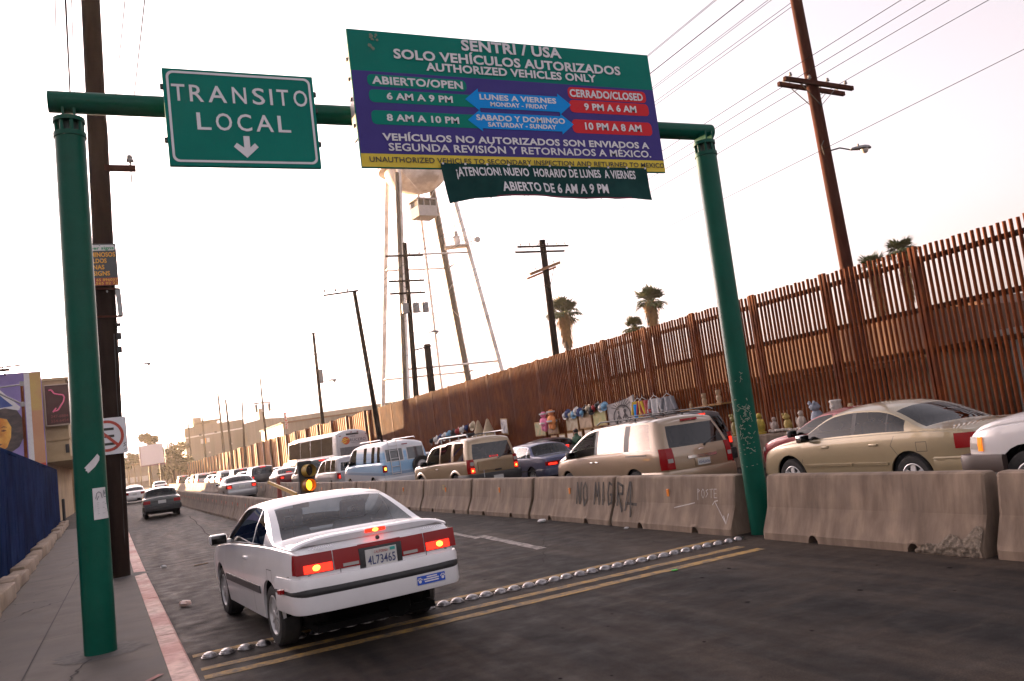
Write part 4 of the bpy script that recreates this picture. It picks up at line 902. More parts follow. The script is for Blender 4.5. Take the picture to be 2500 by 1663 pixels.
# ---------------------------------------------------------------- white pickup nose at the right edge
P_wh2 = paint('paint_white_truck', (0.58, 0.56, 0.56), 0, .3, .6)
trk = vehicle('pickup_truck', 'white pickup truck nose cut off by the right edge of the view', 'truck', dict(L=5.4, axles=(1.2, 4.52), wr=.39, arch=.47, sill=.42,
    top=[(0, 1.05), (.1, 1.12), (1.9, 1.14), (2.0, 1.70), (2.3, 1.80), (3.2, 1.80), (3.4, 1.74), (4.05, 1.30), (4.4, 1.26), (5.0, 1.20), (5.25, 1.12), (5.36, 1.03), (5.4, .96)],
    belt=[(0, 1.0), (2, 1.10), (3.8, 1.12), (4.6, 1.10), (5.2, 1.02), (5.4, .92)], plan=[(0, .90), (.2, .95), (2, .97), (4.6, .97), (5.1, .94), (5.3, .87), (5.4, .80)], frake=[(0, 0), (.6, -.02), (.95, .0), (1.15, .10)], fbulge=.08,
    sidewin=[(2.1, 2.85), (2.92, 3.95)], wind=(3.42, 4.0), rearwin=(1.93, 1.98), cabin=(2.05, 3.9), tumble=.25, paint=P_wh2, spokes=5, spw=.06, tw=.26), (10.92, 2.25, 0), R(.5))
c = trk
for s_ in (-1, 1):
    b = MB(); b.patch(c.side(s_, 5.20, 5.37, .80, .96), (s_ * .014, 0, 0), 4, 2); l = b.build('headlight', M_rev, c.root); b = MB(); b.patch(c.side(s_, 5.13, 5.20, .78, .96), (s_ * .016, 0, 0), 2, 2); b.build('marker_lamp', M_amber, c.root)
    moulding(c, P_wh2, s_, 3.95, 4.045, .50, .86, .03, 'arch_flare')
bumper(c, mat('bumper_brown', (0.06, 0.042, 0.035), rough=.5), .52, .74, .12, .55, front=True, name='front_bumper')
# ---------------------------------------------------------------- beige minivan
P_beige = paint('paint_beige', (0.275, 0.195, 0.125), .3, .30, .9)
quest = vehicle('minivan', 'beige minivan with dark rear glass and roof rails, left of the right column', 'minivan', dict(L=4.95, axles=(1.06, 3.92), wr=.33, arch=.39, sill=.26,
    top=[(0, 1.62), (.05, 1.66), (.25, 1.70), (1.5, 1.72), (2.7, 1.68), (3.02, 1.62), (3.95, 1.16), (4.3, 1.05), (4.75, .90), (4.92, .78), (4.95, .70)],
    belt=[(0, 1.04), (1.5, 1.02), (3.0, .985), (3.9, .95), (4.6, .84), (4.95, .66)], plan=[(0, .82), (.10, .88), (.3, .915), (1.0, .94), (3.5, .945), (4.3, .88), (4.7, .76), (4.95, .55)],
    rake=[(.2, .05), (.6, 0), (.95, .02), (1.15, .08), (1.62, .30)], rake_ext=.9, bulge=.09, tumble=.28, ledge=.012, roofdrop=.07, tailglass=True, tailmat=M_glassd, wind=(3.05, 3.9), sidewin=[(.42, 1.22), (1.42, 2.50), (2.62, 3.72)],
    sidemat=glass('mirror_tint', (0.10, 0.10, 0.10), .20, 0, (.62, .53, .47)), frontmat=glass('open_window', (.85, .85, .85), 0, 0, (.3, .3, .3), 1.08), black_pillars=True, cabin=(.5, 3.7), paint=P_beige, spokes=6, spw=.05), (10.50, 14.0, 0), R(1.0))
c = quest
for s_ in (-1, 1):
    sg = lambda a0, a1: (a0, a1) if s_ > 0 else (-a1, -a0)
    l = rear_lamp(c, 'tail_light', M_tail, *sg(.66, .815), .66, 1.08, .014, .14); b = MB(); b.patch(c.rear(*sg(.69, .80), .79, .87), (0, -.019, 0), 3, 2); b.build('reversing_lamp', M_rev, l)
    mirror(c, M_black, s_, 3.45, 1.08, w=.2, h=.15); handle(c, s_, 2.42, .86, M_chrome, .14); handle(c, s_, 2.66, .86, M_chrome, .14); moulding(c, M_black, s_, .55, 1.32, .965, .985, .006, 'door_rail')
    b = MB(); b.path([(s_ * .60, .45, 1.70), (s_ * .62, .6, 1.745), (s_ * .62, 2.6, 1.755), (s_ * .60, 2.8, 1.70)], .018, 8)
    for y_ in (1.2, 1.9): b.tube((s_ * .62, y_, 1.68), (s_ * .62, y_, 1.75), .02)
    b.build('roof_rail', M_black, c.root)
b = MB()
for y_ in (.95, 1.6, 2.3): b.bar((-.62, y_, 1.755), (.62, y_, 1.755), .05, .02)
b.build('roof_bar', M_black, c.root)
rear_lamp(c, 'high_brake_light', M_tail, -.20, .20, 1.585, 1.625, .03)
bumper(c, P_beige, .34, .63, .07, .75)
b = MB(); b.patch(c.rear(-.36, .36, .83, .885), (0, -.035, 0), 10, 2); b.build('tailgate_handle', M_chrome, c.root, smooth=40)
box_part(c, 'plate_recess', P_beige, -.21, .21, c.ry(0, .74) - .018, c.ry(0, .74) + .02, .655, .825, r=.01); plate(c, -.155, .155, .672, .80, '45HLA36', .026)
b = MB(); y_ = c.ry(.3, 1.1) - .02; b.bar((.12, y_ + .0, 1.06), (.52, y_ + .10, 1.20), .025, .02); b.tube((.12, y_ + .06, 1.06), (.12, y_ - .02, 1.06), .025); b.build('rear_wiper', M_black, c.root)
gaps(c, [[(2.56, .35), (2.56, .98)], [(1.33, .5), (1.34, 1.0)], [(3.55, .34), (3.62, .9)]], [[(-.80, .63), (.80, .63)]])
b = MB(); x_ = -.10; strokes(b, [[(-.06, .985), (0, 1.0), (.06, .985)]], .012, lambda a, q: (a, c.ry(a, q) - .006, q)); b.build('badge', M_chrome, c.root, recalc=False)
# ---------------------------------------------------------------- black sport utility beyond it
P_blk = paint('paint_black', (0.016, 0.014, 0.017), .2, .28, .8)
SUV = dict(L=4.7, axles=(1.0, 3.75), wr=.36, arch=.42, sill=.34, top=[(0, 1.66), (.05, 1.70), (.3, 1.74), (1.6, 1.75), (2.6, 1.72), (2.85, 1.66), (3.45, 1.14), (4.2, 1.04), (4.6, .92), (4.7, .82)],
    belt=[(0, 1.06), (2, 1.04), (3.5, 1.0), (4.4, .92), (4.7, .76)], plan=[(0, .80), (.1, .86), (.35, .90), (3.5, .90), (4.3, .84), (4.7, .62)], rake=[(.3, .03), (.6, 0), (1.05, .03), (1.7, .22)], rake_ext=.9, bulge=.06, tumble=.20, tailglass=True, tailmat=M_glassd, sidemat=M_glassd,
    wind=(2.88, 3.42), sidewin=[(.35, 1.15), (1.28, 2.05), (2.13, 3.2)], cabin=(.4, 3.3), spokes=5, spw=.05, tw=.24)
bsv = vehicle('sport_utility', 'black sport utility vehicle peeking out between beige minivan and right column', 'car', dict(SUV, paint=P_blk), (13.35, 17.4, 0), R(1))
c = bsv; lit_sedan_lamps(c, .66, .80, .80, 1.10, .12); rear_lamp(c, 'high_brake_light', M_brake, -.14, .14, 1.62, 1.65, .03); bumper(c, M_black, .42, .70, .10, .6); plate(c, -.16, .16, .80, .93)
for s_ in (-1, 1):
    b = MB(); b.path([(s_ * .66, .4, 1.74), (s_ * .66, .6, 1.80), (s_ * .66, 2.4, 1.80), (s_ * .64, 2.6, 1.73)], .018, 8); b.build('roof_rail', M_black, c.root)
# ---------------------------------------------------------------- blue sedan and the dark one beside it
P_blue = paint('paint_blue_grey', (0.115, 0.125, 0.215), .3, .3, .8)
BOX = dict(SED, L=4.3, axles=(.92, 3.35), top=[(0, .90), (.03, .95), (.3, .965), (.80, .98), (1.22, 1.33), (1.4, 1.365), (2.0, 1.385), (2.45, 1.36), (2.6, 1.32), (3.15, .97), (3.6, .91), (4.15, .82), (4.27, .72), (4.3, .62)],
    belt=[(0, .87), (.4, .90), (2.2, .90), (3.1, .875), (4.1, .77), (4.3, .60)], plan=[(0, .775), (.06, .80), (.25, .815), (2.2, .82), (3.5, .815), (4.1, .77), (4.3, .62)], rearwin=(.84, 1.19), wind=(2.58, 3.12), sidewin=[(.99, 1.22), (1.26, 1.95), (2.02, 2.98)], tumble=.36)
tsu = vehicle('sedan', 'blue grey boxy sedan between the tan four-wheel drive and the beige minivan', 'car', dict(BOX, paint=P_blue, glass=M_glass, spokes=6), (12.25, 22.9, 0), R(3.5))
c = tsu; lit_sedan_lamps(c, .30, .78, .665, .79, .03); bumper(c, mat('bumper_blue', (.05, .055, .09), rough=.45), .36, .58, .06, .6); plate(c, -.16, .16, .66, .80)
for s_ in (-1, 1): moulding(c, M_black, s_, .2, 4.1, .50, .53, .010)
gaps(c, [[(1.98, .25), (1.97, .88)], [(2.95, .3), (2.95, .86)], [(1.0, .6), (1.22, .86)]])
P_drk = paint('paint_charcoal', (0.035, 0.033, 0.040), .3, .3, .8)
dk = vehicle('sedan', 'charcoal sedan partly hidden behind the roof of the blue grey sedan', 'car', dict(SED, paint=P_drk, glass=M_glassm), (14.6, 26.5, 0), R(3.5))
lit_sedan_lamps(dk, .44, .755, .72, .92, .1, third=(0, .72, 1.06, .14))
# ---------------------------------------------------------------- tan four-wheel drive
P_tan = paint('paint_tan', (0.30, 0.215, 0.125), .35, .3, .8)
xt = vehicle('four_wheel_drive', 'tan four-wheel drive with roof rack and dark bumper, behind the barrier', 'car', dict(L=4.52, axles=(.92, 3.60), wr=.37, arch=.44, sill=.40,
    top=[(0, 1.72), (.05, 1.765), (.25, 1.80), (1.55, 1.81), (1.75, 1.755), (2.55, 1.73), (2.8, 1.67), (3.35, 1.17), (4.1, 1.08), (4.42, 1.0), (4.52, .88)], belt=[(0, 1.10), (2, 1.07), (3.4, 1.02), (4.3, .96), (4.52, .82)],
    plan=[(0, .80), (.08, .85), (.3, .885), (3.4, .885), (4.2, .85), (4.52, .70)], rake=[(.3, .02), (.7, 0), (1.08, .02), (1.75, .18)], rake_ext=.9, bulge=.05, tumble=.20, ledge=.015, tailglass=True, tailmat=M_glassd, wind=(2.83, 3.3), sidewin=[(.30, 1.05), (1.22, 2.02), (2.10, 3.12)],
    sidemat=glass('mirror_tint', (0.10, 0.10, 0.10), .20, 0, (.62, .53, .47)), frontmat=M_glassm, cabin=(.35, 3.2), paint=P_tan, spokes=6, spw=.05, tw=.25), (9.92, 23.2, 0), R(4.5))
c = xt
for s_ in (-1, 1):
    sg = lambda a0, a1: (a0, a1) if s_ > 0 else (-a1, -a0)
    l = rear_lamp(c, 'tail_light', M_tail, *sg(.665, .80), .74, 1.16, .016, .10); b = MB(); b.patch(c.rear(*sg(.675, .79), .765, .90), (0, -.021, 0), 3, 2); b.build('brake_lamp', M_brake, l); b = MB(); b.patch(c.rear(*sg(.71, .76), .80, .85), (0, -.025, 0), 2, 2); b.build('bulb', M_bulb, l); b = MB(); b.patch(c.rear(*sg(.68, .79), .98, 1.08), (0, -.02, 0), 3, 2); b.build('reversing_lamp', M_rev, l)
    for q in (.92, 3.60):
        b = MB()
        def fl_(u, v): t = math.pi * (1 - u); rr = .44 + .09 * v; y = q + rr * math.cos(t); z = .37 + rr * math.sin(t) * .97; return (s_ * (c.sx(y, z) + .004 + .03 * math.sin(math.pi * min(1, .25 + v * .75))), y, z)
        b.grid(fl_, 18, 3); b.build('arch_flare', P_tan, c.root, smooth=50)
    mirror(c, M_black, s_, 3.02, 1.14, w=.22, h=.16); handle(c, s_, 2.18, .92, M_chrome, .12)
    b = MB(); b.path([(s_ * .62, .30, 1.80), (s_ * .63, .35, 1.90), (s_ * .63, 2.3, 1.88), (s_ * .60, 2.6, 1.74)], .022, 8)
    for y_ in (.9, 1.55, 2.2): b.tube((s_ * .63, y_, 1.72), (s_ * .63, y_, 1.89), .018)
    b.build('roof_rail', M_rim, c.root)
b = MB()
for y_ in (.5, 1.1, 1.7, 2.3): b.bar((-.63, y_, 1.885), (.63, y_, 1.885), .05, .025)
b.rbox(-.64, .64, 2.30, 2.36, 1.84, 1.95, .02); b.build('roof_rack', M_black, c.root)
bumper(c, M_black, .44, .72, .13, .62); plate(c, -.16, .16, .50, .62, None, .16)
rear_lamp(c, 'high_brake_light', M_brake, -.12, .14, 1.165, 1.205, -.03)
b = MB(); b.patch(c.rear(-.14, .04, .84, .98), (0, -.02, 0), 3, 2); b.patch(c.rear(-.56, .20, .80, 1.07), (0, -.05, 0), 6, 3); b.build('tailgate_bulge', P_tan, c.root, smooth=40)
b = MB(); y_ = c.ry(.2, 1.12) - .02; b.bar((.12, y_, 1.10), (.55, y_ + .06, 1.25), .022, .02); b.build('rear_wiper', M_black, c.root); b = MB(); b.bar((-.02, c.ry(0, .82) - .012, .80), (.20, c.ry(0, .82) - .012, .80), .02, .09); b.build('tailgate_handle', M_black, c.root)
b = MB(); b.lathe([(.001, .22), (.012, .21), (.012, .0)], 8, Matrix.Translation((-.45, c.ry(-.45, .6) - .14, .60))); b.build('tow_hook', M_rim, c.root)
gaps(c, [[(2.06, .45), (2.05, 1.04)], [(1.18, .85), (1.16, 1.06)], [(3.20, .5), (3.14, 1.0)]], [[(-.78, .72), (.78, .72)]])
# ---------------------------------------------------------------- blue and white conversion van
def livery():
    m = bpy.data.materials.new('van_livery'); m.use_nodes = True; n = m.node_tree; p = n.nodes['Principled BSDF']; p.inputs['Roughness'].default_value = .32; p.inputs['Coat Weight'].default_value = .6
    tc = n.nodes.new('ShaderNodeTexCoord'); sp_ = n.nodes.new('ShaderNodeSeparateXYZ'); n.links.new(tc.outputs['Object'], sp_.inputs[0])
    ma = n.nodes.new('ShaderNodeMath'); ma.operation = 'MULTIPLY_ADD'; ma.inputs[1].default_value = -.03; n.links.new(sp_.outputs[1], ma.inputs[0]); n.links.new(sp_.outputs[2], ma.inputs[2])
    mr = n.nodes.new('ShaderNodeMapRange'); mr.inputs[1].default_value = .3; mr.inputs[2].default_value = 2.3; n.links.new(ma.outputs[0], mr.inputs[0])
    r = n.nodes.new('ShaderNodeValToRGB'); r.color_ramp.interpolation = 'CONSTANT'; e = r.color_ramp.elements; f = lambda z: (z - .3) / 2.0
    e[0].position = 0; e[0].color = (.46, .47, .50, 1); e[1].position = f(.80); e[1].color = (.20, .29, .40, 1)
    for z, col in ((.90, (.30, .45, .60)), (.93, (.22, .40, .58)), (1.36, (.26, .44, .60)), (1.40, (.16, .34, .54)), (1.64, (.36, .50, .60)), (1.70, (.56, .56, .58))): k_ = e.new(f(z)); k_.color = (*col, 1)
    n.links.new(mr.outputs[0], r.inputs[0]); n.links.new(r.outputs[0], p.inputs['Base Color']); return m
van = vehicle('camper_van', 'white and light blue van with rear ladder and spare wheel', 'van', dict(L=5.2, axles=(1.15, 3.95), wr=.36, arch=.42, sill=.36,
    top=[(0, 1.93), (.06, 2.0), (.3, 2.06), (1.2, 2.10), (3.3, 2.09), (3.62, 2.02), (4.30, 1.33), (4.7, 1.22), (5.1, 1.08), (5.2, .92)], belt=[(0, 1.26), (2, 1.26), (4.2, 1.20), (5.0, 1.0), (5.2, .85)],
    plan=[(0, .92), (.06, .95), (.25, .985), (4.0, .99), (4.8, .92), (5.2, .75)], rake=[(.4, .02), (.8, 0), (1.25, .04), (2.0, .17)], rake_ext=.9, bulge=.03, tumble=.17, ledge=.01, roofdrop=.14, wind=(3.68, 4.24), sidewin=[(.28, .62), (.95, 1.28), (1.85, 2.2), (3.1, 4.1)], cabin=(.3, 4.1),
    paint=livery(), spokes=5, spw=.05, tw=.24), (9.66, 31.0, 0), R(4.6))
c = van
for a0, a1 in ((-.76, -.10), (.10, .76)):
    b = MB(); b.patch(c.rear(a0 - .035, a1 + .035, 1.285, 1.785), (0, -.010, 0), 4, 4); fr = b.build('window_frame', P_wh2, c.root, smooth=40); b = MB(); b.patch(c.rear(a0, a1, 1.315, 1.755), (0, -.016, 0), 4, 4); b.build('rear_window', mat('pane_dark', (.02, .024, .028), rough=.08, coat=.5), c.root, smooth=40)
b = MB()
for x_ in (-.62, -.28): b.path([(x_, c.ry(x_, .80) - .05, .80), (x_, c.ry(x_, 1.3) - .07, 1.3), (x_, c.ry(x_, 1.9) - .06, 1.9), (x_, .2, 2.10), (x_, .5, 2.12)], .017, 8)
for z_ in (.85, 1.10, 1.40, 1.70, 1.88): b.tube((-.62, c.ry(-.45, z_) - .06, z_), (-.28, c.ry(-.45, z_) - .06, z_), .014)
b.build('ladder', P_wh2, c.root, smooth=50)
m_ = Matrix.Translation((.58, c.ry(.58, 1.0) - .10, 1.02)) @ Matrix.Rotation(R(90), 4, 'X')
b = MB(); b.lathe([(.20, -.08), (.33, -.10), (.37, -.06), (.37, .08), (.34, .115), (.25, .10), (.20, .06)], 30, m_, caps=False); spw_ = b.build('spare_wheel', M_rub, c.root, smooth=40); b = MB(); b.lathe([(.205, .06), (.18, .05), (.10, .07), (.001, .075)], 24, m_, caps=False); b.build('rim', M_rim, spw_, smooth=40)
for s_ in (-1, 1):
    sg = lambda a0, a1: (a0, a1) if s_ > 0 else (-a1, -a0)
    l = rear_lamp(c, 'tail_light', M_tail, *sg(.80, .915), .92, 1.18, .02, .05); b = MB(); b.patch(c.rear(*sg(.825, .895), 1.0, 1.10), (0, -.026, 0), 2, 2); b.build('bulb', M_bulb, l)
    mirror(c, M_black, s_, 4.0, 1.38, w=.18, h=.2)
    for q in (1.15, 3.95):
        b = MB()
        def fl2(u, v): t = math.pi * (1 - u); rr = .42 + .05 * v; y = q + rr * math.cos(t); z = .36 + rr * math.sin(t); return (s_ * (c.sx(y, z) + .012), y, z)
        b.grid(fl2, 16, 2); b.build('arch_trim', P_wh2, c.root, smooth=50)
bumper(c, P_wh2, .48, .70, .09, .5); gaps(c, [[(3.05, .5), (3.05, 1.9)], [(1.5, .5), (1.5, 1.2)]], [[(0, .75), (0, 1.9)]])
b = MB(); b.rbox(-.12, .12, -.01, .02, 1.885, 1.92, .008); b.build('high_brake_light', M_taild, c.root)
b = MB()
for s_ in (-1, 1): b.path([(s_ * .70, .6, 2.10), (s_ * .70, .7, 2.15), (s_ * .70, 3.0, 2.15), (s_ * .70, 3.1, 2.09)], .016, 6)
b.build('roof_rail', P_wh2, c.root)
# ---------------------------------------------------------------- silver minivan in front of the van
P_sil = paint('paint_silver', (0.34, 0.33, 0.34), .4, .3, .8)
smv = vehicle('minivan', 'silver minivan with one red rear lamp, left of the blue van', 'minivan', dict(SUV, L=4.8, axles=(1.0, 3.8), top=[(0, 1.58), (.05, 1.66), (.3, 1.72), (1.6, 1.74), (2.7, 1.70), (3.0, 1.62), (3.85, 1.14), (4.3, 1.02), (4.7, .86), (4.8, .74)], wind=(3.03, 3.8), sidewin=[(.35, 1.15), (1.28, 2.15), (2.25, 3.5)], paint=P_sil, sidemat=M_glassm, wr=.33, arch=.39, sill=.26), (9.20, 37.0, 0), R(2))
lit_sedan_lamps(smv, .70, .80, .76, 1.02, .08); bumper(smv, P_sil, .36, .64, .06, .6)
dsv = vehicle('sport_utility', 'dark green sport utility vehicle with a high red light, beyond the silver minivan', 'car', dict(SUV, paint=paint('paint_dark_green', (.022, .028, .024), .2, .3, .8)), (9.15, 43.6, 0), R(1))
lit_sedan_lamps(dsv, .66, .80, .80, 1.10, .1); rear_lamp(dsv, 'high_brake_light', M_brake, -.14, .14, 1.62, 1.66, .03)
whs = vehicle('sedan', 'white sedan in the far lane, glimpsed behind the tan four-wheel drive', 'car', dict(SED, paint=P_white, glass=M_glassm), (12.6, 35.5, 0), R(3)); lit_sedan_lamps(whs, .44, .755, .72, .92, .1)
# ---------------------------------------------------------------- the coach
P_bus = paint('paint_bus_white', (0.55, 0.54, 0.54), 0, .35, .5)
bus = vehicle('coach', 'white coach with a red and yellow emblem on its rear, in front of the fence', 'bus', dict(L=12.0, axles=(2.9, 9.6), wr=.50, arch=.57, sill=.38, top=[(0, 3.25), (.05, 3.36), (.3, 3.44), (11.2, 3.44), (11.6, 3.35), (11.9, 2.9), (12, 2.6)],
    belt=[(0, 1.75), (11.6, 1.75), (12, 1.6)], plan=[(0, 1.18), (.08, 1.22), (.3, 1.25), (11.5, 1.25), (12, 1.05)], rake=[(.4, .05), (1.2, 0), (2.3, .03), (3.4, .18)], rake_ext=.9, bulge=.05, tumble=.07, ledge=.004, roofdrop=.26, sidewin=[(1.0, 3.4), (3.44, 5.9), (5.94, 8.4), (8.44, 11.5)], cabin=(.8, 11), sidemat=glass('coach_glass', (.05, .05, .055), .10),
    seats=False, paint=P_bus, spokes=8, tw=.28), (14.25, 57.2, 0), R(6.5))
c = bus
b = MB(); b.patch(c.rear(-1.0, 1.0, 1.35, 2.25), (0, -.012, 0), 6, 2); gr = b.build('engine_grille', mat('grille_grey', (.25, .24, .24), (.18, .17, .17), 6, .6), c.root)
b = MB()
for i in range(22): x_ = -.95 + i * .09; b.patch(c.rear(x_, x_ + .03, 1.38, 2.22), (0, -.03, 0), 1, 2)
b.build('grille_slat', mat('slat_grey', (.13, .125, .125), rough=.6), gr)
b = MB(); b.patch(c.rear(-.45, .45, 3.06, 3.18), (0, -.012, 0), 6, 1); b.build('vent_slot', M_black, c.root)
b = MB()
for x_ in (-.95, -.12, .35, .95): b.patch(c.rear(x_, x_ + .12, 3.02 if abs(x_) > .9 else 3.22, 3.07 if abs(x_) > .9 else 3.27), (0, -.02, 0), 1, 1)
b.build('clearance_light', M_taild, c.root)
f_ = lambda a, q: (a, c.ry(a, q) - .012, q); cx, cz = -.52, 2.70
b = MB(); b.poly([f_(cx + .27 * math.cos(t), cz + .27 * math.sin(t)) for t in [i * .2618 for i in range(24)]]); em = b.build('emblem', mat('emblem_red', (.55, .06, .03), (.70, .22, .03), 2.4, .5), c.root, recalc=False)
b = MB(); f2_ = lambda a, q: (a, c.ry(a, q) - .016, q)
strokes(b, [[(cx - .34, cz - .06), (cx - .05, cz + .04), (cx + .24, cz + .12)], [(cx - .24, cz + .1), (cx, cz + .15)], [(cx - .2, cz - .16), (cx + .02, cz - .08)]], .06, f2_); b.build('emblem_flash', mat('emblem_yellow', (.75, .50, .05), rough=.5), em, recalc=False)
b = MB(); write(b, 'RUCERO', cx + .26, .92, cz - .10, cz + .10, f_, .004, .25); write(b, '8806', -.16, .18, 2.92, 3.0, f_, .004); strokes(b, [[(-.2, 2.52), (.6, 2.52)]], .02, f_); b.build('lettering', mat('print_dark', (.07, .07, .09), rough=.6), c.root, recalc=False)
for s_ in (-1, 1): rear_lamp(c, 'tail_light', M_tail, *((.95, 1.15) if s_ > 0 else (-1.15, -.95)), .9, 1.25, .015)
b = MB(); write(b, 'CRUCERO', 1.4, 2.6, 1.45, 1.62, lambda a, q: (-c.sx(4.2 - a, q) - .006, 4.2 - a, q), .01); b.build('side_lettering', mat('print_dark', (.07, .07, .09)), c.root, recalc=False)
# ---------------------------------------------------------------- inner lane silver sedan
ss = vehicle('sedan', 'silver sedan with red lamps in the lane between the two barrier rows', 'car', dict(SED, paint=P_sil, glass=M_glassm), (5.62, 48.0, 0), R(.5)); c = ss
lit_sedan_lamps(c, .50, .76, .74, .95, .2); bumper(c, P_sil, .36, .64, .05, .6); plate(c, -.16, .16, .74, .87); mirror(c, P_sil, -1, 3.05, .98); gaps(c, [[(2.11, .25), (2.10, .92)]], [[(-.48, .95), (-.40, .70), (.40, .70), (.48, .95)]])
# ---------------------------------------------------------------- own lane: dark grey sedan, white sedan
P_grey = paint('paint_dark_grey', (0.060, 0.062, 0.066), .4, .32, .7)
dj = vehicle('sedan', 'dark grey boxy sedan ahead of the white coupe near the kerb', 'car', dict(BOX, paint=P_grey, glass=M_glassm, rearwin=(.80, 1.22)), (1.42, 42.6, 0), R(.5)); c = dj
for s_ in (-1, 1): rear_lamp(c, 'tail_light', M_tail, *((.50, .765) if s_ > 0 else (-.765, -.50)), .68, .83, .014, .06)
rear_lamp(c, 'lamp_panel', M_black, -.49, .49, .74, .80, .006); plate(c, -.17, .17, .66, .80); bumper(c, M_black, .34, .58, .07, .6); mirror(c, M_black, -1, 2.95, .95)
wj = vehicle('sedan', 'white sedan with red tail lights far ahead beside the pole', 'car', dict(SED, paint=P_white, glass=M_glassm), (0.55, 78, 0), R(.5)); c = wj
for s_ in (-1, 1): rear_lamp(c, 'tail_light', M_tail, *((.46, .755) if s_ > 0 else (-.755, -.46)), .72, .92, .014, .1)
bumper(c, P_white, .36, .64, .05, .6); plate(c, -.16, .16, .70, .83)
# ---------------------------------------------------------------- farther cars of the queue
mr = vehicle('sedan', 'maroon sedan in the queue behind the yellow barrier arm', 'car', dict(SED, paint=paint('paint_maroon', (.12, .012, .016), .1, .3, .8), glass=M_glass), (9.95, 57.5, 0), R(1)); lit_sedan_lamps(mr, .46, .755, .72, .92, .1, third=(0, .9, 1.10, .18))
bq = vehicle('sport_utility', 'large black sport utility vehicle with a red roof light, ahead of the maroon sedan', 'car', dict(SUV, paint=P_blk, sidemat=M_glassm, plan=[(0, .85), (.1, .92), (.35, .96), (3.5, .96), (4.3, .9), (4.7, .7)]), (10.0, 70.5, 0), R(1)); lit_sedan_lamps(bq, .74, .86, .80, 1.0, .1); rear_lamp(bq, 'high_brake_light', M_brake, -.2, .2, 1.64, 1.69, .04)
PAL = {'white': P_white, 'silver': P_sil, 'black': P_blk, 'red': P_red, 'beige': P_beige, 'grey': P_grey, 'blue': P_blue, 'gold': P_gold}
def far(proto, colr, x, y, label, rz=1, grp='cars queueing in the distance'):
    o = copy_tree(proto.root); o.location = (x, y, 0); o.rotation_euler = (0, 0, R(rz)); tag(o, label, o['category'], grp)
    for ch in o.children:
        if ch.name.split('.')[0] in ('body', 'bumper'): ch.material_slots[0].link = 'OBJECT'; ch.material_slots[0].material = PAL[colr]
    return o
lane_a = [(78.5, 'whs', 'white', 'white sedan just beyond the large black sport utility vehicle'), (85, 'dsv', 'grey', 'grey sport utility vehicle in the distant queue next to the barrier'), (92, 'smv', 'white', 'white minivan in the distant queue next to the barrier'), (99, 'whs', 'silver', 'silver sedan in the distant queue next to the barrier'), (106, 'mr', 'red', 'red sedan in the distant queue next to the barrier'), (114, 'dsv', 'white', 'white sport utility vehicle in the distant queue next to the barrier'), (122, 'smv', 'beige', 'beige minivan in the distant queue next to the barrier'), (131, 'whs', 'gold', 'gold sedan at the head of the distant queue'), (142, 'dsv', 'black', 'black sport utility vehicle at the head of the distant queue')]
lane_b = [(47, 'whs', 'grey', 'grey sedan close behind the coach, mostly hidden by the silver minivan'), (74, 'smv', 'silver', 'silver minivan in the lane next to the fence, ahead of the coach'), (81, 'whs', 'white', 'white sedan by the orange fence ahead of the coach'), (88, 'mr', 'black', 'black sedan by the orange fence in the distance'), (95, 'dsv', 'blue', 'blue sport utility vehicle by the orange fence in the distance'), (103, 'smv', 'red', 'red minivan by the orange fence in the distance'), (112, 'whs', 'beige', 'beige sedan by the orange fence in the distance'), (122, 'mr', 'silver', 'silver sedan by the orange fence in the distance'), (134, 'dsv', 'gold', 'gold sport utility vehicle by the orange fence in the distance')]
PR = dict(whs=whs, dsv=dsv, smv=smv, mr=mr)
for i, (y, p, cl, lb) in enumerate(lane_a): far(PR[p], cl, 9.9 - max(0, y - 85) * .028 + .2 * math.sin(i * 2.1), y, lb)
for i, (y, p, cl, lb) in enumerate(lane_b): far(PR[p], cl, 13.3 - max(0, y - 85) * .03 + .2 * math.sin(i * 1.7), y, lb)
far(wj, 'silver', 0.7, 104, 'silver sedan beyond the white sedan in the near lane', .5, 'cars driving off in the near lane'); far(wj, 'white', 3.9, 118, 'small white sedan far off, left of the queue', .5, 'cars driving off in the near lane'); far(wj, 'grey', 4.5, 140, 'small grey sedan far off, left of the queue', .5, 'cars driving off in the near lane')
# ================================================================== WOODEN POLES, LAMPS, WIRES
M_wood = mat('pole_wood', (0.012, 0.0065, 0.005), (0.026, 0.0145, 0.011), 6, .9, spec=.1, bump=.4, stretch=(1, 1, .12), c3=(0.03, 0.019, 0.014), scale3=1.1)
M_woodr = mat('pole_wood_red', (0.042, 0.012, 0.008), (0.075, 0.023, 0.014), 6, .9, spec=.1, bump=.4, stretch=(1, 1, .12), c3=(0.05, 0.02, 0.014), scale3=1.1)
M_woodo = mat('arm_wood_fresh', (0.26, 0.12, 0.05), (0.36, 0.18, 0.08), 5, .8, stretch=(.2, 1, 1))
M_iron = mat('iron_dark', (0.03, 0.026, 0.025), rough=.6); M_galv = mat('galvanised', (0.30, 0.29, 0.29), (0.22, 0.21, 0.21), 8, .45, .5); M_ins = mat('insulator_grey', (0.22, 0.20, 0.20), (0.32, 0.29, 0.28), 12, .3); M_wire = mat('wire_black', (0.016, 0.014, 0.016), rough=.9, spec=0.0)
M_lampglass = mat('lamp_bowl', (0.55, 0.50, 0.46), rough=.15)
def ins(b, x, y, z, s=1.0): b.lathe([(.012 * s, 0), (.02 * s, .05 * s), (.055 * s, .06 * s), (.05 * s, .09 * s), (.03 * s, .10 * s), (.042 * s, .13 * s), (.02 * s, .16 * s)], 12, Matrix.Translation((x, y, z)))
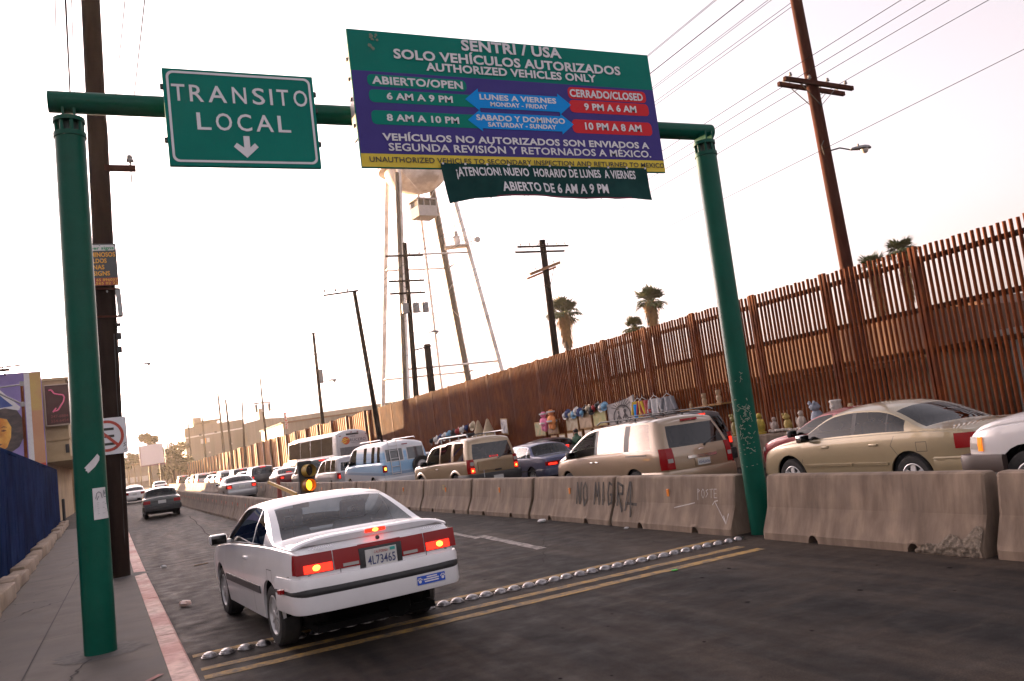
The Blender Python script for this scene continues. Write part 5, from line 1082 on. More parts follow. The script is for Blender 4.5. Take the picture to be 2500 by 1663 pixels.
def pole(label, base, top, r0, r1, m=M_wood, name='utility_pole', grp='wooden utility poles'):
    o = empty(name, base, 0, label, 'utility pole', grp); v = Vector(top) - Vector(base); b = MB()
    n = 8
    for i in range(n): b.tube(v * (i / n) * 1.0, v * ((i + 1) / n), r0 + (r1 - r0) * i / n, r0 + (r1 - r0) * (i + 1) / n, 14, i in (0, n - 1))
    b.build('pole', m, o, smooth=50); o['v'] = list(v); return o
def at(o, z): v = Vector(o['v']); return v * (z / v.z)
def arm(o, z, x0, x1, w=.10, h=.12, m=M_wood, y=-.16, pins=4, brace=True, tilt=0.0, s=1.0, pin_up=True):
    c = at(o, z); b = MB(); b.bar((c.x + x0, c.y + y, z - tilt), (c.x + x1, c.y + y, z + tilt), w, h); a = b.build('crossarm', m, o)
    if brace:
        b = MB()
        for e in (x0 * .55, x1 * .55): b.bar((c.x + e, c.y + y, z - .04), (c.x, c.y + y * .8, z - abs(e) * .75 - .1), .03, .012)
        b.build('brace', M_iron, o)
    b = MB()
    for i in range(pins):
        t = (i + .35) / (pins - .3); ins(b, c.x + x0 + (x1 - x0) * t, c.y + y, z - tilt + 2 * tilt * t + h / 2, s)
    if pins: b.build('insulator', M_ins, a, smooth=40)
    return c
def cobra(o, root, tip, m=M_galv, s=1.0):
    """arm and lamp head of a street light fixed to a pole"""
    b = MB(); b.path([root, (Vector(root) + Vector(tip)) / 2 + Vector((0, 0, .08)), tip], .025 * s, 8); b.build('lamp_arm', M_iron, o)
    d = Vector(tip) - Vector(root); d.z = 0; d.normalize(); an = math.atan2(d.y, d.x); m_ = Matrix.Translation(tip) @ Matrix.Rotation(an, 4, 'Z') @ Matrix.Scale(s, 4)
    b = MB()
    prof = [(-.05, .05, .045), (.08, .09, .075), (.25, .14, .10), (.42, .15, .11), (.55, .12, .09), (.62, .06, .05)]
    rows = [[b.vert(m_ @ Vector((x, w_ * math.cos(t), .02 + h_ * math.sin(t) if math.sin(t) > 0 else .02 + .03 * math.sin(t)))) for t in [i * math.pi / 6 for i in range(12)]] for x, w_, h_ in prof]
    for A, B in zip(rows[:-1], rows[1:]):
        for i in range(12): j = (i + 1) % 12; b.face((A[i], A[j], B[j], B[i]))
    b.face(rows[0][::-1]); b.face(rows[-1]); b.tube(m_ @ Vector((.22, 0, .11)), m_ @ Vector((.22, 0, .18)), .035 * s, .035 * s, 10); h = b.build('lamp_head', m, o, smooth=50)
    b = MB(); b.lathe([(.115, 0), (.11, -.05), (.085, -.11), (.04, -.14), (.001, -.15)], 16, m_ @ Matrix.Translation((.42, 0, .0)), caps=False); b.build('lamp_bowl', M_lampglass, h, smooth=60)
# --- big pole on the left pavement
p1 = pole('thick wooden pole on the pavement right behind the left green column', (-.235, 17.1, .15), (.13, 17.1, 15), .19, .165, M_wood)
arm(p1, 8.93, -.50, .74, .10, .12, M_wood, .12, 0, False)
arm(p1, 7.60, .08, .64, .09, .11, M_woodr, -.1, 0, False)
b = MB(); c_ = at(p1, 7.6); ins(b, c_.x + .55, c_.y - .1, 7.66, 1.3); b.tube((c_.x + .55, c_.y - .1, 7.30), (c_.x + .55, c_.y - .1, 7.55), .014); b.build('insulator', M_ins, p1)
b = MB()
for (a, z0, z1, r) in ((.2, 5.9, 8.6, .016), (.9, .2, 4.4, .014), (-.4, 6.8, 8.4, .012)):
    P = []
    for i in range(9): z = z0 + (z1 - z0) * i / 8; q = at(p1, z); P.append((q.x + .172 * math.cos(a) + rnd.uniform(-.006, .008), q.y - .172 * math.sin(a), z))
    b.path(P, r, 6)
for z in (4.55, 4.05, 4.3): q = at(p1, z); b.rbox(q.x + .12, q.x + .24, q.y - .1, q.y - .02, z, z + rnd.uniform(.05, .14), .01)
b.build('cable', M_iron, p1)
b = MB()
for z, a in ((3.47, .1), (8.95, .4), (5.2, .2)): q = at(p1, z); b.lathe([(.001, .012), (.03, .010), (.035, 0)], 12, Matrix.Translation((q.x + a * .1, q.y - .165, z)) @ Matrix.Rotation(R(90), 4, 'X'))
b.build('nail_disc', M_galv, p1)
b = MB(); q = at(p1, 9.0); b.bar((q.x + .12, q.y - .05, 8.75), (q.x + .62, q.y - .05, 9.05), .03, .04); b.build('arm_stay', M_galv, p1)
# boards on that pole
sg = empty('advert_board', (-.14, 16.9, 5.45), 0, 'small black board with orange lettering nailed high on the left pole', 'sign')
b = MB(); b.rbox(-.30, .275, 0, .015, 0, .80, .004); b.build('board', mat('board_black', (.045, .043, .045), (.06, .057, .058), 6, .5), sg)
fq = lambda a, z: (a, -.004, z)
b = MB(); b.poly([fq(-.29, .005), fq(.27, .005), fq(.27, .15), fq(-.29, .15)]); b.build('red_strip', mat('board_red', (.26, .035, .02), rough=.5), sg, recalc=False)
M_or = mat('board_orange', (.72, .33, .03), rough=.5)
b = MB(); f5 = lambda a, z: (a, -.008, z)
for t, a1, z0, z1 in (('LUMINOSOS', .25, .545, .635), ('TOLDOS', .10, .43, .515), ('LONAS', .055, .31, .395), ('DESIGNS', .14, .19, .275)): write(b, t, -.27, a1, z0, z1, f5, .03)
write(b, 'TEL. 65 896037', -.275, .26, .085, .135, f5, .02); write(b, 'TEL.565 02 22', -.275, .26, .02, .07, f5, .02); b.build('lettering', M_or, sg, recalc=False)
b = MB(); b.poly([f5(x, z) for x, z in rr_pts(-.29, .255, .665, .775, .04)]); b.build('name_field', M_paper, sg, recalc=False)
b = MB(); write(b, 'Super signs', -.27, .235, .685, .745, lambda a, z: (a, -.012, z), .03); b.build('name_lettering', mat('board_green', (.02, .25, .10), rough=.5), sg, recalc=False)
b = MB()
for z in (.79, .52, .28): b.lathe([(.001, .006), (.014, .004), (.016, 0)], 10, Matrix.Translation((.0, -.012, z - .02)) @ Matrix.Rotation(R(90), 4, 'X'))
b.build('screw', M_galv, sg)
fr = empty('metal_frame', (-.14, 16.9, 4.86), 0, 'empty metal sign frame under the black advert board', 'frame')
b = MB()
for a, q in (((-.33, 0, .02), (.29, 0, .0)), ((-.33, 0, .55), (.27, 0, .52))): b.bar(a, q, .03, .035)
b.build('rail', M_woodr, fr); b = MB(); b.bar((.265, 0, .0), (.25, 0, .53), .03, .09); b.bar((-.33, 0, .0), (-.33, 0, .55), .03, .09); b.build('side_bar', M_galv, fr)
npk = empty('no_parking_sign', (-.265, 16.88, 2.34), 0, 'square white no-parking sign with red ring and crossed black E', 'road sign')
b = MB(); P = rr_pts(-.335, .335, 0, .66, .035); b.prism([(x, 0, z) for x, z in P], (0, .006, 0)); b.build('panel', M_white, npk)
b = MB(); n_ = 40; I = [b.vert((r * math.cos(2 * math.pi * i / n_), -.004, .335 + r * math.sin(2 * math.pi * i / n_))) for r in (.285, .235) for i in range(n_)]
for i in range(n_): j = (i + 1) % n_; b.face((I[i], I[j], I[n_ + j], I[n_ + i]))
strokes(b, [[(-.17, .505), (.17, .165)]], .05, lambda a, z: (a, -.007, z)); b.build('red_ring', mat('ring_red', (.42, .045, .025), (.36, .05, .03), 9, .5), npk, recalc=False)
b = MB()
for z in (.435, .305, .165): b.poly([fq(-.12, z), fq(.125, z), fq(.125, z + .045), fq(-.12, z + .045)])
b.poly([fq(-.12, .165), fq(-.07, .165), fq(-.07, .48), fq(-.12, .48)]); strokes(b, [[(.26, .12), (.30, .14), (.27, .17), (.31, .19)], [(.27, .05), (.31, .08)], [(.10, .07), (.16, .10), (.12, .13), (.17, .14)]], .009, fq); b.build('black_letter', M_sblack, npk, recalc=False)
# --- wires on the left
wl = 0
for i, (a, d) in enumerate((((-.66, 17.0, 9.12), (.19, -3.3)), ((-.44, 17.0, 9.12), (.12, -3.4)), ((-.37, 17.0, 9.12), (.13, -3.4)), ((.33, 17.0, 9.12), (.16, -3.5)), ((.44, 17.0, 7.86), (.20, -6.05)))):
    b = MB(); k_ = 27 / -d[1]; pts = [(a[0] + d[0] * k_ * t, a[1] + d[1] * k_ * t, a[2] + .25 * (t * t - t)) for t in [j / 20 for j in range(21)]]
    b.path([Vector(p) - Vector(a) for p in pts], .016 if i == 1 else .008, 5); o = b.build('overhead_wire', M_wire); o.location = a
    tag(o, ['leftmost overhead wire above the left green column', 'thick twisted wire just left of the big left pole', 'thin wire running along the left edge of the big left pole', 'black wire rising to the right of the big left pole', 'rightmost thin wire running down to the short arm of the big left pole'][i], 'wire', 'overhead wires')
# --- right hand pole behind the fence
p2 = pole('tall reddish wooden pole behind the fence at the upper right, with double crossarms', (19.06, 17.2, 0), (18.76, 17.2, 17), .20, .155, M_woodr)
arm(p2, 10.60, -1.28, 1.33, .10, .12, M_woodr, -.24, 4, True, -.07); arm(p2, 10.66, -1.05, 1.50, .10, .12, M_woodr, .24, 4, True, -.08)
cobra(p2, (-.12, -.1, 8.62), (.55, -.35, 8.58), s=.9)
b = MB(); q = at(p2, 8.7); b.path([(q.x - .2, q.y - .15, 8.5), (q.x - .3, q.y - .2, 8.75), (q.x - .16, q.y - .18, 8.9)], .012); b.build('cable', M_iron, p2)
for i, (x, z) in enumerate(((17.93, 10.98), (18.66, 11.0), (19.25, 10.95), (20.08, 10.80))):
    b = MB(); b.path([(0, (-27 + 70 * t), .45 * ((t * 70 - 27) / 43) ** 2 * .9 - (.0 if t < .39 else (t - .39) * .9)) for t in [j / 24 for j in range(25)]], .009, 5); o = b.build('overhead_wire', M_wire); o.location = (x, 17.2, z + .02)
    tag(o, ['first', 'second', 'third', 'fourth'][i] + ' wire from the left on the double crossarm of the right-hand pole', 'wire', 'overhead wires')
for i, z in enumerate((16.0, 15.3, 14.7, 14.1)):
    for k_ in range(2):
        b = MB(); b.path([(0, -36 + 80 * t, .25 * (2 * t - 1) ** 2 * 1.0) for t in [j / 20 for j in range(21)]], .009, 5); o = b.build('overhead_wire', M_wire); o.location = (20 + k_ * .10 * i, 30, z - .10 + k_ * .05)
        tag(o, ['topmost', 'second highest', 'third highest', 'lowest'][i] + (' pair of wires slanting up right of the big sign, upper strand' if k_ else ' pair of wires slanting up right of the big sign, lower strand'), 'wire', 'overhead wires')
b = MB(); b.path([(0, -20 + 60 * t, .9 * (1 - t) ** 2 * .2 - .6 * t) for t in [j / 20 for j in range(21)]], .008, 5); o = b.build('overhead_wire', M_wire); o.location = (18.65, 17.2, 8.75); tag(o, 'single thin wire tied to the right-hand pole just above its lamp', 'wire', 'overhead wires')
# --- the other poles
p3 = pole('dark wooden pole beside the tallest palm, with one straight and one slanted crossarm', (20.0, 37.3, 0), (20.18, 37.3, 11.35), .20, .16)
arm(p3, 10.98, -1.55, 1.38, .09, .09, M_wood, -.2, 6, False, 0, .9); arm(p3, 10.80, -1.50, 1.34, .09, .09, M_wood, .2, 0, False); arm(p3, 9.82, -1.05, .76, .12, .14, M_woodo, -.22, 2, False, .28, .9); arm(p3, 9.68, -1.03, .72, .10, .10, M_woodo, .2, 0, False, .28)
b = MB(); b.path([(-.7, -.2, 9.5), (.1, -.1, 8.7)], .012); b.path([(.55, -.2, 9.9), (.25, -.15, 9.0)], .02); b.build('brace', M_iron, p3)
p5 = pole('leaning dark pole in front of the fence with an arm reaching left', (15.72, 55.2, 0), (14.92, 55.2, 12.7), .19, .13); b = MB(); b.bar((-.55, -.1, 12.68), (-2.95, -.1, 12.45), .09, .11); a_ = b.build('crossarm', M_wood, p5); b = MB()
for x_ in (-2.85, -2.1, -1.3): ins(b, x_, -.1, 12.62, 1.6)
b.build('insulator', M_ins, a_); b = MB(); b.path([(-2.3, -.1, 12.3), (-.45, -.1, 10.6)], .008); b.build('stay_wire', M_iron, p5)
p6 = pole('pole with two thin crossarms and a grey transformer left of the leaning pole', (18.06, 84, 0), (18.05, 84, 14.3), .20, .14); arm(p6, 14.2, -1.1, 1.3, .06, .06, M_wood, -.15, 0, False); arm(p6, 12.08, -1.15, 1.3, .06, .06, M_wood, -.15, 0, False)
b = MB(); b.tube((.28, -.1, 9.1), (.28, -.1, 10.5), .22, .22, 14); b.build('transformer', M_galv, p6); cobra(p6, (.1, -.1, 9.2), (1.0, -.2, 9.25), s=1.3)
p7 = pole('pole with three transformers hanging below its crossarm, left of the flag', (17.95, 121, 0), (17.95, 121, 14.3), .20, .10); arm(p7, 10.35, -1.25, 1.1, .16, .18, M_wood, -.2, 0, False); b = MB()
for x_ in (-.95, -.05, .8): b.tube((x_, -.35, 9.1), (x_, -.35, 10.2), .20, .20, 12)
b.build('transformer', M_galv, p7)
p8 = pole('tall thin pole in front of the grey mill, thickest of that pair', (18, 177, 0), (17.8, 177, 17.2), .26, .18); arm(p8, 15.0, -1.6, 1.2, .08, .08, M_wood, -.2, 0, False)
p9 = pole('thin pole just right of the tall mill pole, down to the fence', (15.66, 143, 0), (15.48, 143, 13.1), .22, .15)
p10 = pole('thin dark pole at the right end of the grey mill', (15.5, 127, 0), (16.0, 127, 11.3), .18, .10)
p11 = pole('slender pole in front of the left half of the mill', (17.5, 215, 0), (17.55, 215, 16.2), .26, .16); arm(p11, 13.5, -1.6, 1.6, .1, .1, M_wood, -.2, 0, False)
p12 = pole('slender pole at the left corner of the mill', (15.9, 240, 0), (16, 240, 18), .28, .14)
p13 = pole('farthest slender pole left of the mill among the trees', (11.2, 255, 0), (11.0, 255, 15), .22, .12)
pu = pole('utility pole with three crossarms and grey transformers beside the tower legs', (17.76, 53.8, 0), (18.42, 53.8, 15.6), .21, .15)
for z, x0, x1 in ((14.66, -1.45, 1.2), (12.9, -1.38, 1.15), (12.05, -1.35, 1.15)): arm(pu, z, x0, x1, .11, .12, M_wood, -.18, 4 if z > 12.5 else 3, True, 0, 1.1)
b = MB()
for x_ in (-.40, .36, 1.02):
    q = at(pu, 10.9); b.tube((q.x + x_, q.y - .35, 10.65), (q.x + x_, q.y - .35, 11.3), .24, .24, 14); b.tube((q.x + x_ - .08, q.y - .35, 11.3), (q.x + x_ - .08, q.y - .35, 11.5), .03); b.tube((q.x + x_ + .08, q.y - .35, 11.3), (q.x + x_ + .08, q.y - .35, 11.5), .03)
b.bar((at(pu, 10.9).x - .5, -.12, 10.75), (at(pu, 10.9).x + 1.1, -.12, 10.75), .06, .06); b.build('transformer', M_galv, pu, smooth=40)
q = at(pu, 9.2); cobra(pu, (q.x + .1, q.y, 9.3), (q.x + 1.25, q.y - .3, 9.22), s=1.0)
ps = pole('short stub pole behind the fence right of the utility pole with transformers', (18, 50.8, 0), (18.1, 50.8, 8.1), .25, .22); b = MB(); b.bar((-.9, -.25, 7.75), (.3, -.25, 7.95), .08, .08); b.build('crossarm', M_wood, ps)
sl = pole('slender street lamp whose arm reaches out right of the big left pole', (-.75, 60, .15), (-.75, 60, 9.0), .10, .07, M_galv, 'street_lamp', None); sl['category'] = 'street lamp'; cobra(sl, (0, 0, 8.6), (2.25, -.1, 9.2), s=.9)
for i in range(3):
    o = pole(['first', 'second', 'third'][i] + ' tiny far pole from the right, between the billboard and the mill', (9.6 - i * 1.5, 210 + i * 45, 0), (9.55 - i * 1.5, 210 + i * 45, 9.5 + i), .14, .10, M_wood)

# ================================================================== WATER TOWER
M_twr = mat('tower_white', (0.90, 0.84, 0.81), (0.78, 0.70, 0.66), 1.2, .6, c3=(.22, .15, .12), scale3=.5, amt3=.5); M_twrd = mat('tower_dark', (0.05, 0.042, 0.04), rough=.7)
TX_, TY_ = 40.6, 110.0
tw = empty('water_tower', (TX_, TY_, 0), 0, 'tall white water tower with four legs behind the big sign', 'water tower')
vx, vy = Vector((TY_, -TX_, 0)).normalized(), Vector((TX_, TY_, 0)).normalized()      # across and along the line of sight
def tp(a, d, z): return vx * a + vy * d + Vector((0, 0, z))
LEG = [(-8.5, 4.4), (-4.4, -8.5), (4.4, 8.5), (8.5, -4.4)]
def leg_at(i, z): k_ = 1.145 - .0160 * z if z < 41 else .49; a, d = LEG[i]; return tp(a * k_, d * k_, z)
for i in range(4):
    b = MB(); b.tube(leg_at(i, 0), leg_at(i, 40.5), .30, .30, 14)
    for z in range(3, 40, 3): b.tube(leg_at(i, z), leg_at(i, z + .25), .31, .31, 12)
    b.build('leg', M_twr, tw, smooth=40)
    if i in (1, 2):
        b = MB(); off = tp(-.30, -.30, 0) - tp(0, 0, 0); w_ = .30 if i == 1 else .42
        b.tube(leg_at(i, 0) + off, leg_at(i, 39) + off, w_, w_, 10); b.build('dark_leg_tube', M_twrd, tw)  # dark tubes darken two legs; the first also stands for a cable
for z in (11.6, 27.2):
    for i, j in ((0, 2), (2, 3), (3, 1), (1, 0)):
        b = MB(); b.tube(leg_at(i, z), leg_at(j, z), .13, .13, 8); b.build('strut', M_twr, tw, smooth=40)
for i, j in ((0, 2), (2, 3), (3, 1), (1, 0)):
    b = MB()
    for z0, z1 in ((1, 11.6), (11.6, 27.2), (27.2, 40)): b.tube(leg_at(i, z0), leg_at(j, z1), .025, .025, 5, False); b.tube(leg_at(j, z0), leg_at(i, z1), .025, .025, 5, False)
    b.build('tie_rod', M_twr, tw)
b = MB(); b.tube((0, 0, 0), (0, 0, 38), .17, .17, 12)
for z in range(4, 38, 5): b.tube((0, 0, z), (0, 0, z + .2), .24, .24, 10)
b.build('riser_pipe', M_twr, tw, smooth=40)
b = MB(); b.lathe([(.4, 37.2)] + [(4.45 * math.sin(R(a)), 40.4 - 3.1 * math.cos(R(a))) for a in range(12, 91, 9)] + [(4.45, 46.5), (4.65, 46.55), (4.65, 46.7), (4.2, 48.2), (2.2, 49.4), (.3, 49.9)], 40); b.build('tank', M_twr, tw, smooth=30)
b = MB(); b.lathe([(4.45, 40.6), (5.3, 40.6), (5.3, 40.8), (4.45, 40.8)], 40, caps=False)
for i in range(40): t = i * math.pi / 20; b.tube((5.25 * math.cos(t), 5.25 * math.sin(t), 40.8), (5.25 * math.cos(t), 5.25 * math.sin(t), 41.8), .04, .04, 5)
b.build('balcony', M_twr, tw)
cb = MB(); m_ = Matrix.Translation(tp(.45, -3.4, 32.6)) @ Matrix.Rotation(math.atan2(vx.y, vx.x) + R(28), 4, 'Z')
cb.rbox(-1.45, 1.45, -1.3, 1.3, 0, 1.5, .04, m_); cb.rbox(-1.6, 1.6, -1.45, 1.45, 2.35, 2.55, .05, m_)
for x_ in (-1.4, -.5, .45, 1.4):
    for y_ in (-1.25, 1.25): cb.box(x_ - .07, x_ + .07, y_ - .07, y_ + .07, 1.5, 2.36, m_)
for z_ in (.35, .75, 1.1): cb.box(-1.47, 1.47, -1.32, 1.32, z_, z_ + .05, m_)
cab_ = cb.build('cabin', mat('cabin_white', (.48, .44, .43), (.40, .36, .35), 3, .6), tw)
cb = MB(); cb.box(-1.3, 1.3, -1.15, 1.15, 1.5, 2.34, m_); cb.build('cabin_opening', M_twrd, cab_)
pb = MB(); q = leg_at(3, 28.0) + tp(-1.2, -.5, 0); m_ = Matrix.Translation(q) @ Matrix.Rotation(math.atan2(vx.y, vx.x), 4, 'Z')
pb.box(-2.0, 1.2, -1, 1, 0, .15, m_)
for x_ in (-1.9, -1.1, -.3, .5): pb.tube(m_ @ Vector((x_, -.9, .1)), m_ @ Vector((x_, -.9, 1.2)), .04)
pb.tube(m_ @ Vector((-1.9, -.9, 1.2)), m_ @ Vector((.9, -.9, 1.2)), .04); pb.tube(m_ @ Vector((-1.9, -.9, .7)), m_ @ Vector((.9, -.9, .7)), .03)
pb.rbox(-.7, .2, -.5, .4, .15, 1.5, .06, m_); pb.rbox(-.5, .0, -.4, .3, 1.6, 2.2, .08, m_); pb.tube(m_ @ Vector((-.3, 0, 2.2)), m_ @ Vector((-.3, 0, 3.2)), .05)
for x_ in (1.7, 2.2, 2.6): pb.tube(m_ @ Vector((x_, -.3, -.3)), m_ @ Vector((x_, -.3, 1.3)), .06)
pb.tube(m_ @ Vector((1.0, -.3, .5)), m_ @ Vector((2.6, -.3, .6)), .05); pb.lathe([(.01, 0), (.4, .1), (.42, .2), (.2, .3)], 14, m_ @ Matrix.Translation((2.6, -.5, .6)) @ Matrix.Rotation(R(90), 4, 'X')); pb.build('platform', M_twr, tw, smooth=30)

# ================================================================== PALMS AND TREES
M_frond = mat('palm_frond', (0.055, 0.075, 0.014), (0.10, 0.115, 0.028), 3, .6); M_skirt = mat('palm_skirt', (0.20, 0.10, 0.03), (0.30, 0.16, 0.05), 3, .85); M_trunk = mat('palm_trunk', (0.09, 0.055, 0.035), (0.14, 0.09, 0.06), 4, .9, bump=.3)
def frond(b, o, d, L, w, droop, r):
    """one fan leaf: a stalk and a spray of narrow blades"""
    d = Vector(d).normalized(); o = Vector(o); tip = o + d * L * .5; side = d.cross(Vector((0, 0, 1)));
    if side.length < .1: side = Vector((1, 0, 0))
    side.normalize(); up_ = side.cross(d)
    b.bar(o, tip, .05 * L, .03 * L)
    for k_ in range(13):
        a = (k_ - 6) / 6 * R(78); e = (d * math.cos(a) + side * math.sin(a) + up_ * r.uniform(-.15, .15)).normalized(); l = L * .62 * (1 - .25 * abs(k_ - 6) / 6) * r.uniform(.85, 1.1); n_ = e.cross(up_).normalized() * w
        m1 = tip + e * l * .6 + Vector((0, 0, -droop * .15 * l)); m2 = tip + e * l + Vector((0, 0, -droop * .55 * l))
        b.poly([tip - n_ * .3, m1 - n_, m1 + n_, tip + n_ * .3]); b.poly([m1 - n_, m2, m1 + n_])
def palm(x, y, z, crown, skirt, seed, label):
    r = random.Random(seed); o = empty('palm_tree', (x, y, 0), 0, label, 'palm tree', 'fan palms behind the fence'); b = MB(); p = Vector((0, 0, 0)); n = 14
    for i in range(n): z0, z1 = z * i / n, z * (i + 1) / n; b.tube((0, 0, z0), (0, 0, z1), crown * .105 * (1.15 - .3 * i / n), crown * .10 * (1.12 - .3 * i / n), 12, False)
    b.build('trunk', M_trunk, o, smooth=50); b = MB()
    for i in range(42):
        a = r.uniform(0, 6.283); el = R(r.choice([r.uniform(40, 85), r.uniform(5, 50), r.uniform(-25, 15)])); frond(b, (0, 0, z - crown * .1), (math.cos(a) * math.cos(el), math.sin(a) * math.cos(el), math.sin(el)), crown * r.uniform(.48, .72), crown * .027, .9 if el < .3 else .25, r)
    b.build('crown', M_frond, o, recalc=False); b = MB()
    for i in range(int(300 * skirt)):
        t = r.random(); a = r.uniform(0, 6.283); zt = z - crown * .05 - t * crown * skirt; rr = crown * (.30 - .12 * t) * r.uniform(.6, 1.15); c, s_ = math.cos(a), math.sin(a); l = crown * r.uniform(.2, .4); w_ = crown * r.uniform(.015, .035)
        q = Vector((c * rr * .55, s_ * rr * .55, zt)); e = Vector((c * rr, s_ * rr, zt - l)); n_ = Vector((-s_, c, 0)) * w_; b.poly([q - n_, e - n_ * .4, e + n_ * .4, q + n_]); b.poly([q - n_ * 2, q + Vector((c * .03, s_ * .03, -l * .6)) - n_ * .5, q + n_ * 2])
    b.build('dead_frond_skirt', M_skirt, o, recalc=False)
palm(48.5, 86.8, 15.3, 3.9, .85, 1, 'tallest palm beside the dark pole with two crossarms, trunk showing')
palm(47.5, 67.5, 12.9, 2.9, .95, 2, 'fan palm with a thick brown skirt left of the right green column')
palm(47.0, 70, 10.7, 2.3, .7, 3, 'low palm just left of the skirted one, barely topping the fence')
palm(54.0, 46.4, 11.0, 2.2, 1.7, 4, 'palm seen through the fence just right of the tall reddish pole')
palm(54.4, 43.9, 11.7, 2.1, 1.6, 5, 'palm seen through the fence next to a wide post, the taller there')
M_leaf = mat('tree_leaf', (0.060, 0.060, 0.024), (0.11, 0.095, 0.040), .8, .7); M_leafd = mat('tree_leaf_dark', (0.045, 0.050, 0.022), (0.075, 0.072, 0.030), .8, .7); M_bark = mat('bark', (0.07, 0.048, 0.035), rough=.9)
def tree(x, y, h, rx, rz, label, seed, m=M_leaf, n=700, lf=.35, clumps=9, trunk=.4):
    r = random.Random(seed); o = empty('tree', (x, y, 0), 0, label, 'tree', 'trees in the hazy distance'); b = MB(); top_ = h - rz * 2; P = Vector((0, 0, 0)); b.tube((0, 0, 0), (r.uniform(-.2, .2), 0, top_ + rz * .7), trunk * .5, trunk * .3, 8)
    C = []
    for i in range(clumps):
        c = Vector((r.uniform(-1, 1) * rx * .75, r.uniform(-1, 1) * rx * .6, top_ + rz + r.uniform(-.75, .8) * rz)); C.append((c, r.uniform(.28, .5) * min(rx, rz))); b.tube((0, 0, top_ + rz * .3), c, trunk * .18, trunk * .06, 6)
    b.build('trunk', M_bark, o); b = MB()
    for i in range(n):
        c, s_ = C[r.randrange(len(C))]; v = Vector((r.gauss(0, 1), r.gauss(0, 1), r.gauss(0, 1))).normalized() * s_ * r.random() ** .4; p = c + v; u = Vector((r.gauss(0, 1), r.gauss(0, 1), r.gauss(0, 1))).normalized(); w_ = u.cross(Vector((r.gauss(0, 1), r.gauss(0, 1), r.gauss(0, 1)))).normalized(); l = lf * r.uniform(.5, 1.2)
        b.poly([p - u * l, p + w_ * l * .5, p + u * l, p - w_ * l * .5])
    b.build('crown', m, o, recalc=False); return o
for i, (x, y, h, s) in enumerate(((5.4, 215, 12.6, 2.2), (7.4, 222, 11.6, 2.3))): tree(x, y, h, s, 2.0, ['spiky pale tree behind the white billboard, the left one', 'spiky pale tree behind the white billboard, the right one'][i], 30 + i, M_leaf, 520, .5, 7, .4)
for i, (x, y, h, s, m) in enumerate(((9.6, 200, 8.4, 2.6, M_leafd), (11.6, 214, 9.8, 2.8, M_leaf), (7.9, 196, 5.2, 1.6, M_leafd), (12.4, 236, 8.6, 2.8, M_leaf))): tree(x, y, h, s, h * .36, ['dark bushy tree right of the white billboard, nearest the road', 'taller bushy tree left of the mill corner', 'low dark bush under the trees right of the billboard', 'pale tree touching the left corner of the mill'][i], 40 + i, m, 900, .42, 11, .35)
for i, (x, y, h) in enumerate(((1.9, 215, 8.4), (3.3, 225, 8.8), (-.4, 205, 7.6), (.7, 230, 9.0))): tree(x, y, h, 1.7, 1.7, ['thin tree just left of the white billboard, between two others', 'thin tree closest to the left edge of the white billboard', 'thin tree at the edge of the no-parking sign', 'pale thin tree second from the no-parking sign'][i], 60 + i, M_leaf, 380, .42, 6, .35)

# ================================================================== BUILDINGS
M_mill = mat('mill_sheet', (0.155, 0.132, 0.115), (0.21, 0.18, 0.16), .35, .7, stretch=(4, 1, .1)); M_stuc = mat('stucco_yellow', (0.40, 0.29, 0.155), (0.48, 0.35, 0.20), 1.2, .85, bump=.1, c3=(.28, .20, .12), scale3=.4); M_tanb = mat('wall_tan', (0.17, 0.105, 0.066), (0.23, 0.15, 0.10), .6, .85); M_roofb = mat('roof_brown', (0.085, 0.036, 0.018), (0.12, 0.052, 0.026), 2, .85); M_lgt = mat('wall_pale', (0.26, 0.225, 0.20), (0.20, 0.17, 0.15), .8, .8); M_void = mat('dark_opening', (.02, .017, .015), rough=.8)
def bld(name, label, loc, rz=0): return empty(name, loc, R(rz), label, 'building')
ml = bld('mill_building', 'large grey corrugated mill with a pale stripe, far left beyond the fence', (16.2, 262, 0))
b = MB(); b.prism([(0, 0, 0), (16.3, 0, 0), (16.3, 0, 16.1), (0, 0, 15.2)], (0, 60, 0)); wl_ = b.build('wall', M_mill, ml)
b = MB()
for i in range(33): b.box(i * .5, i * .5 + .08, -.05, .0, 0, 15.1)
b.build('wall_rib', M_mill, ml); b = MB(); b.prism([(0, -.12, 12.1), (16.3, -.12, 13.2), (16.3, -.12, 13.6), (0, -.12, 12.5)], (0, .06, 0)); b.build('stripe', M_white, ml)
b = MB(); b.box(3.6, 9.6, 4, 10, 15.4, 16.6); b.prism([(3.2, 3, 16.6), (11, 3, 16.9), (11, 3, 17.2), (3.2, 3, 17.0)], (0, 8, 0)); b.box(2.8, 5.2, 4, 9, 15.2, 18.2); b.build('roof_house', M_mill, ml)
b = MB(); b.box(4.2, 5.0, -.1, 0, 10.2, 11.6); b.box(5.9, 6.7, -.1, 0, 10.4, 11.7); b.build('emblem', M_white, ml); b = MB(); b.box(5.2, 5.7, -.1, 0, 10.1, 11.7); b.build('emblem_centre', M_or, ml)
b = MB()
for x_ in (6.4, 12.6): b.tube((x_, -.3, 9.2 if x_ > 10 else 7.4), (x_, -.1, 9.2 if x_ > 10 else 7.4), .28, .28, 12)
b.build('wall_lamp', M_lampglass, ml); b = MB(); b.box(3.9, 4.6, -.2, 0, 12.5, 13.1); b.box(8.2, 8.9, -.2, 0, 12.9, 13.4); b.build('vent', M_void, ml)
m2 = bld('mill_building', 'lower grey mill shed with a shaded loading opening right of the striped mill', (33.0, 258, 0))
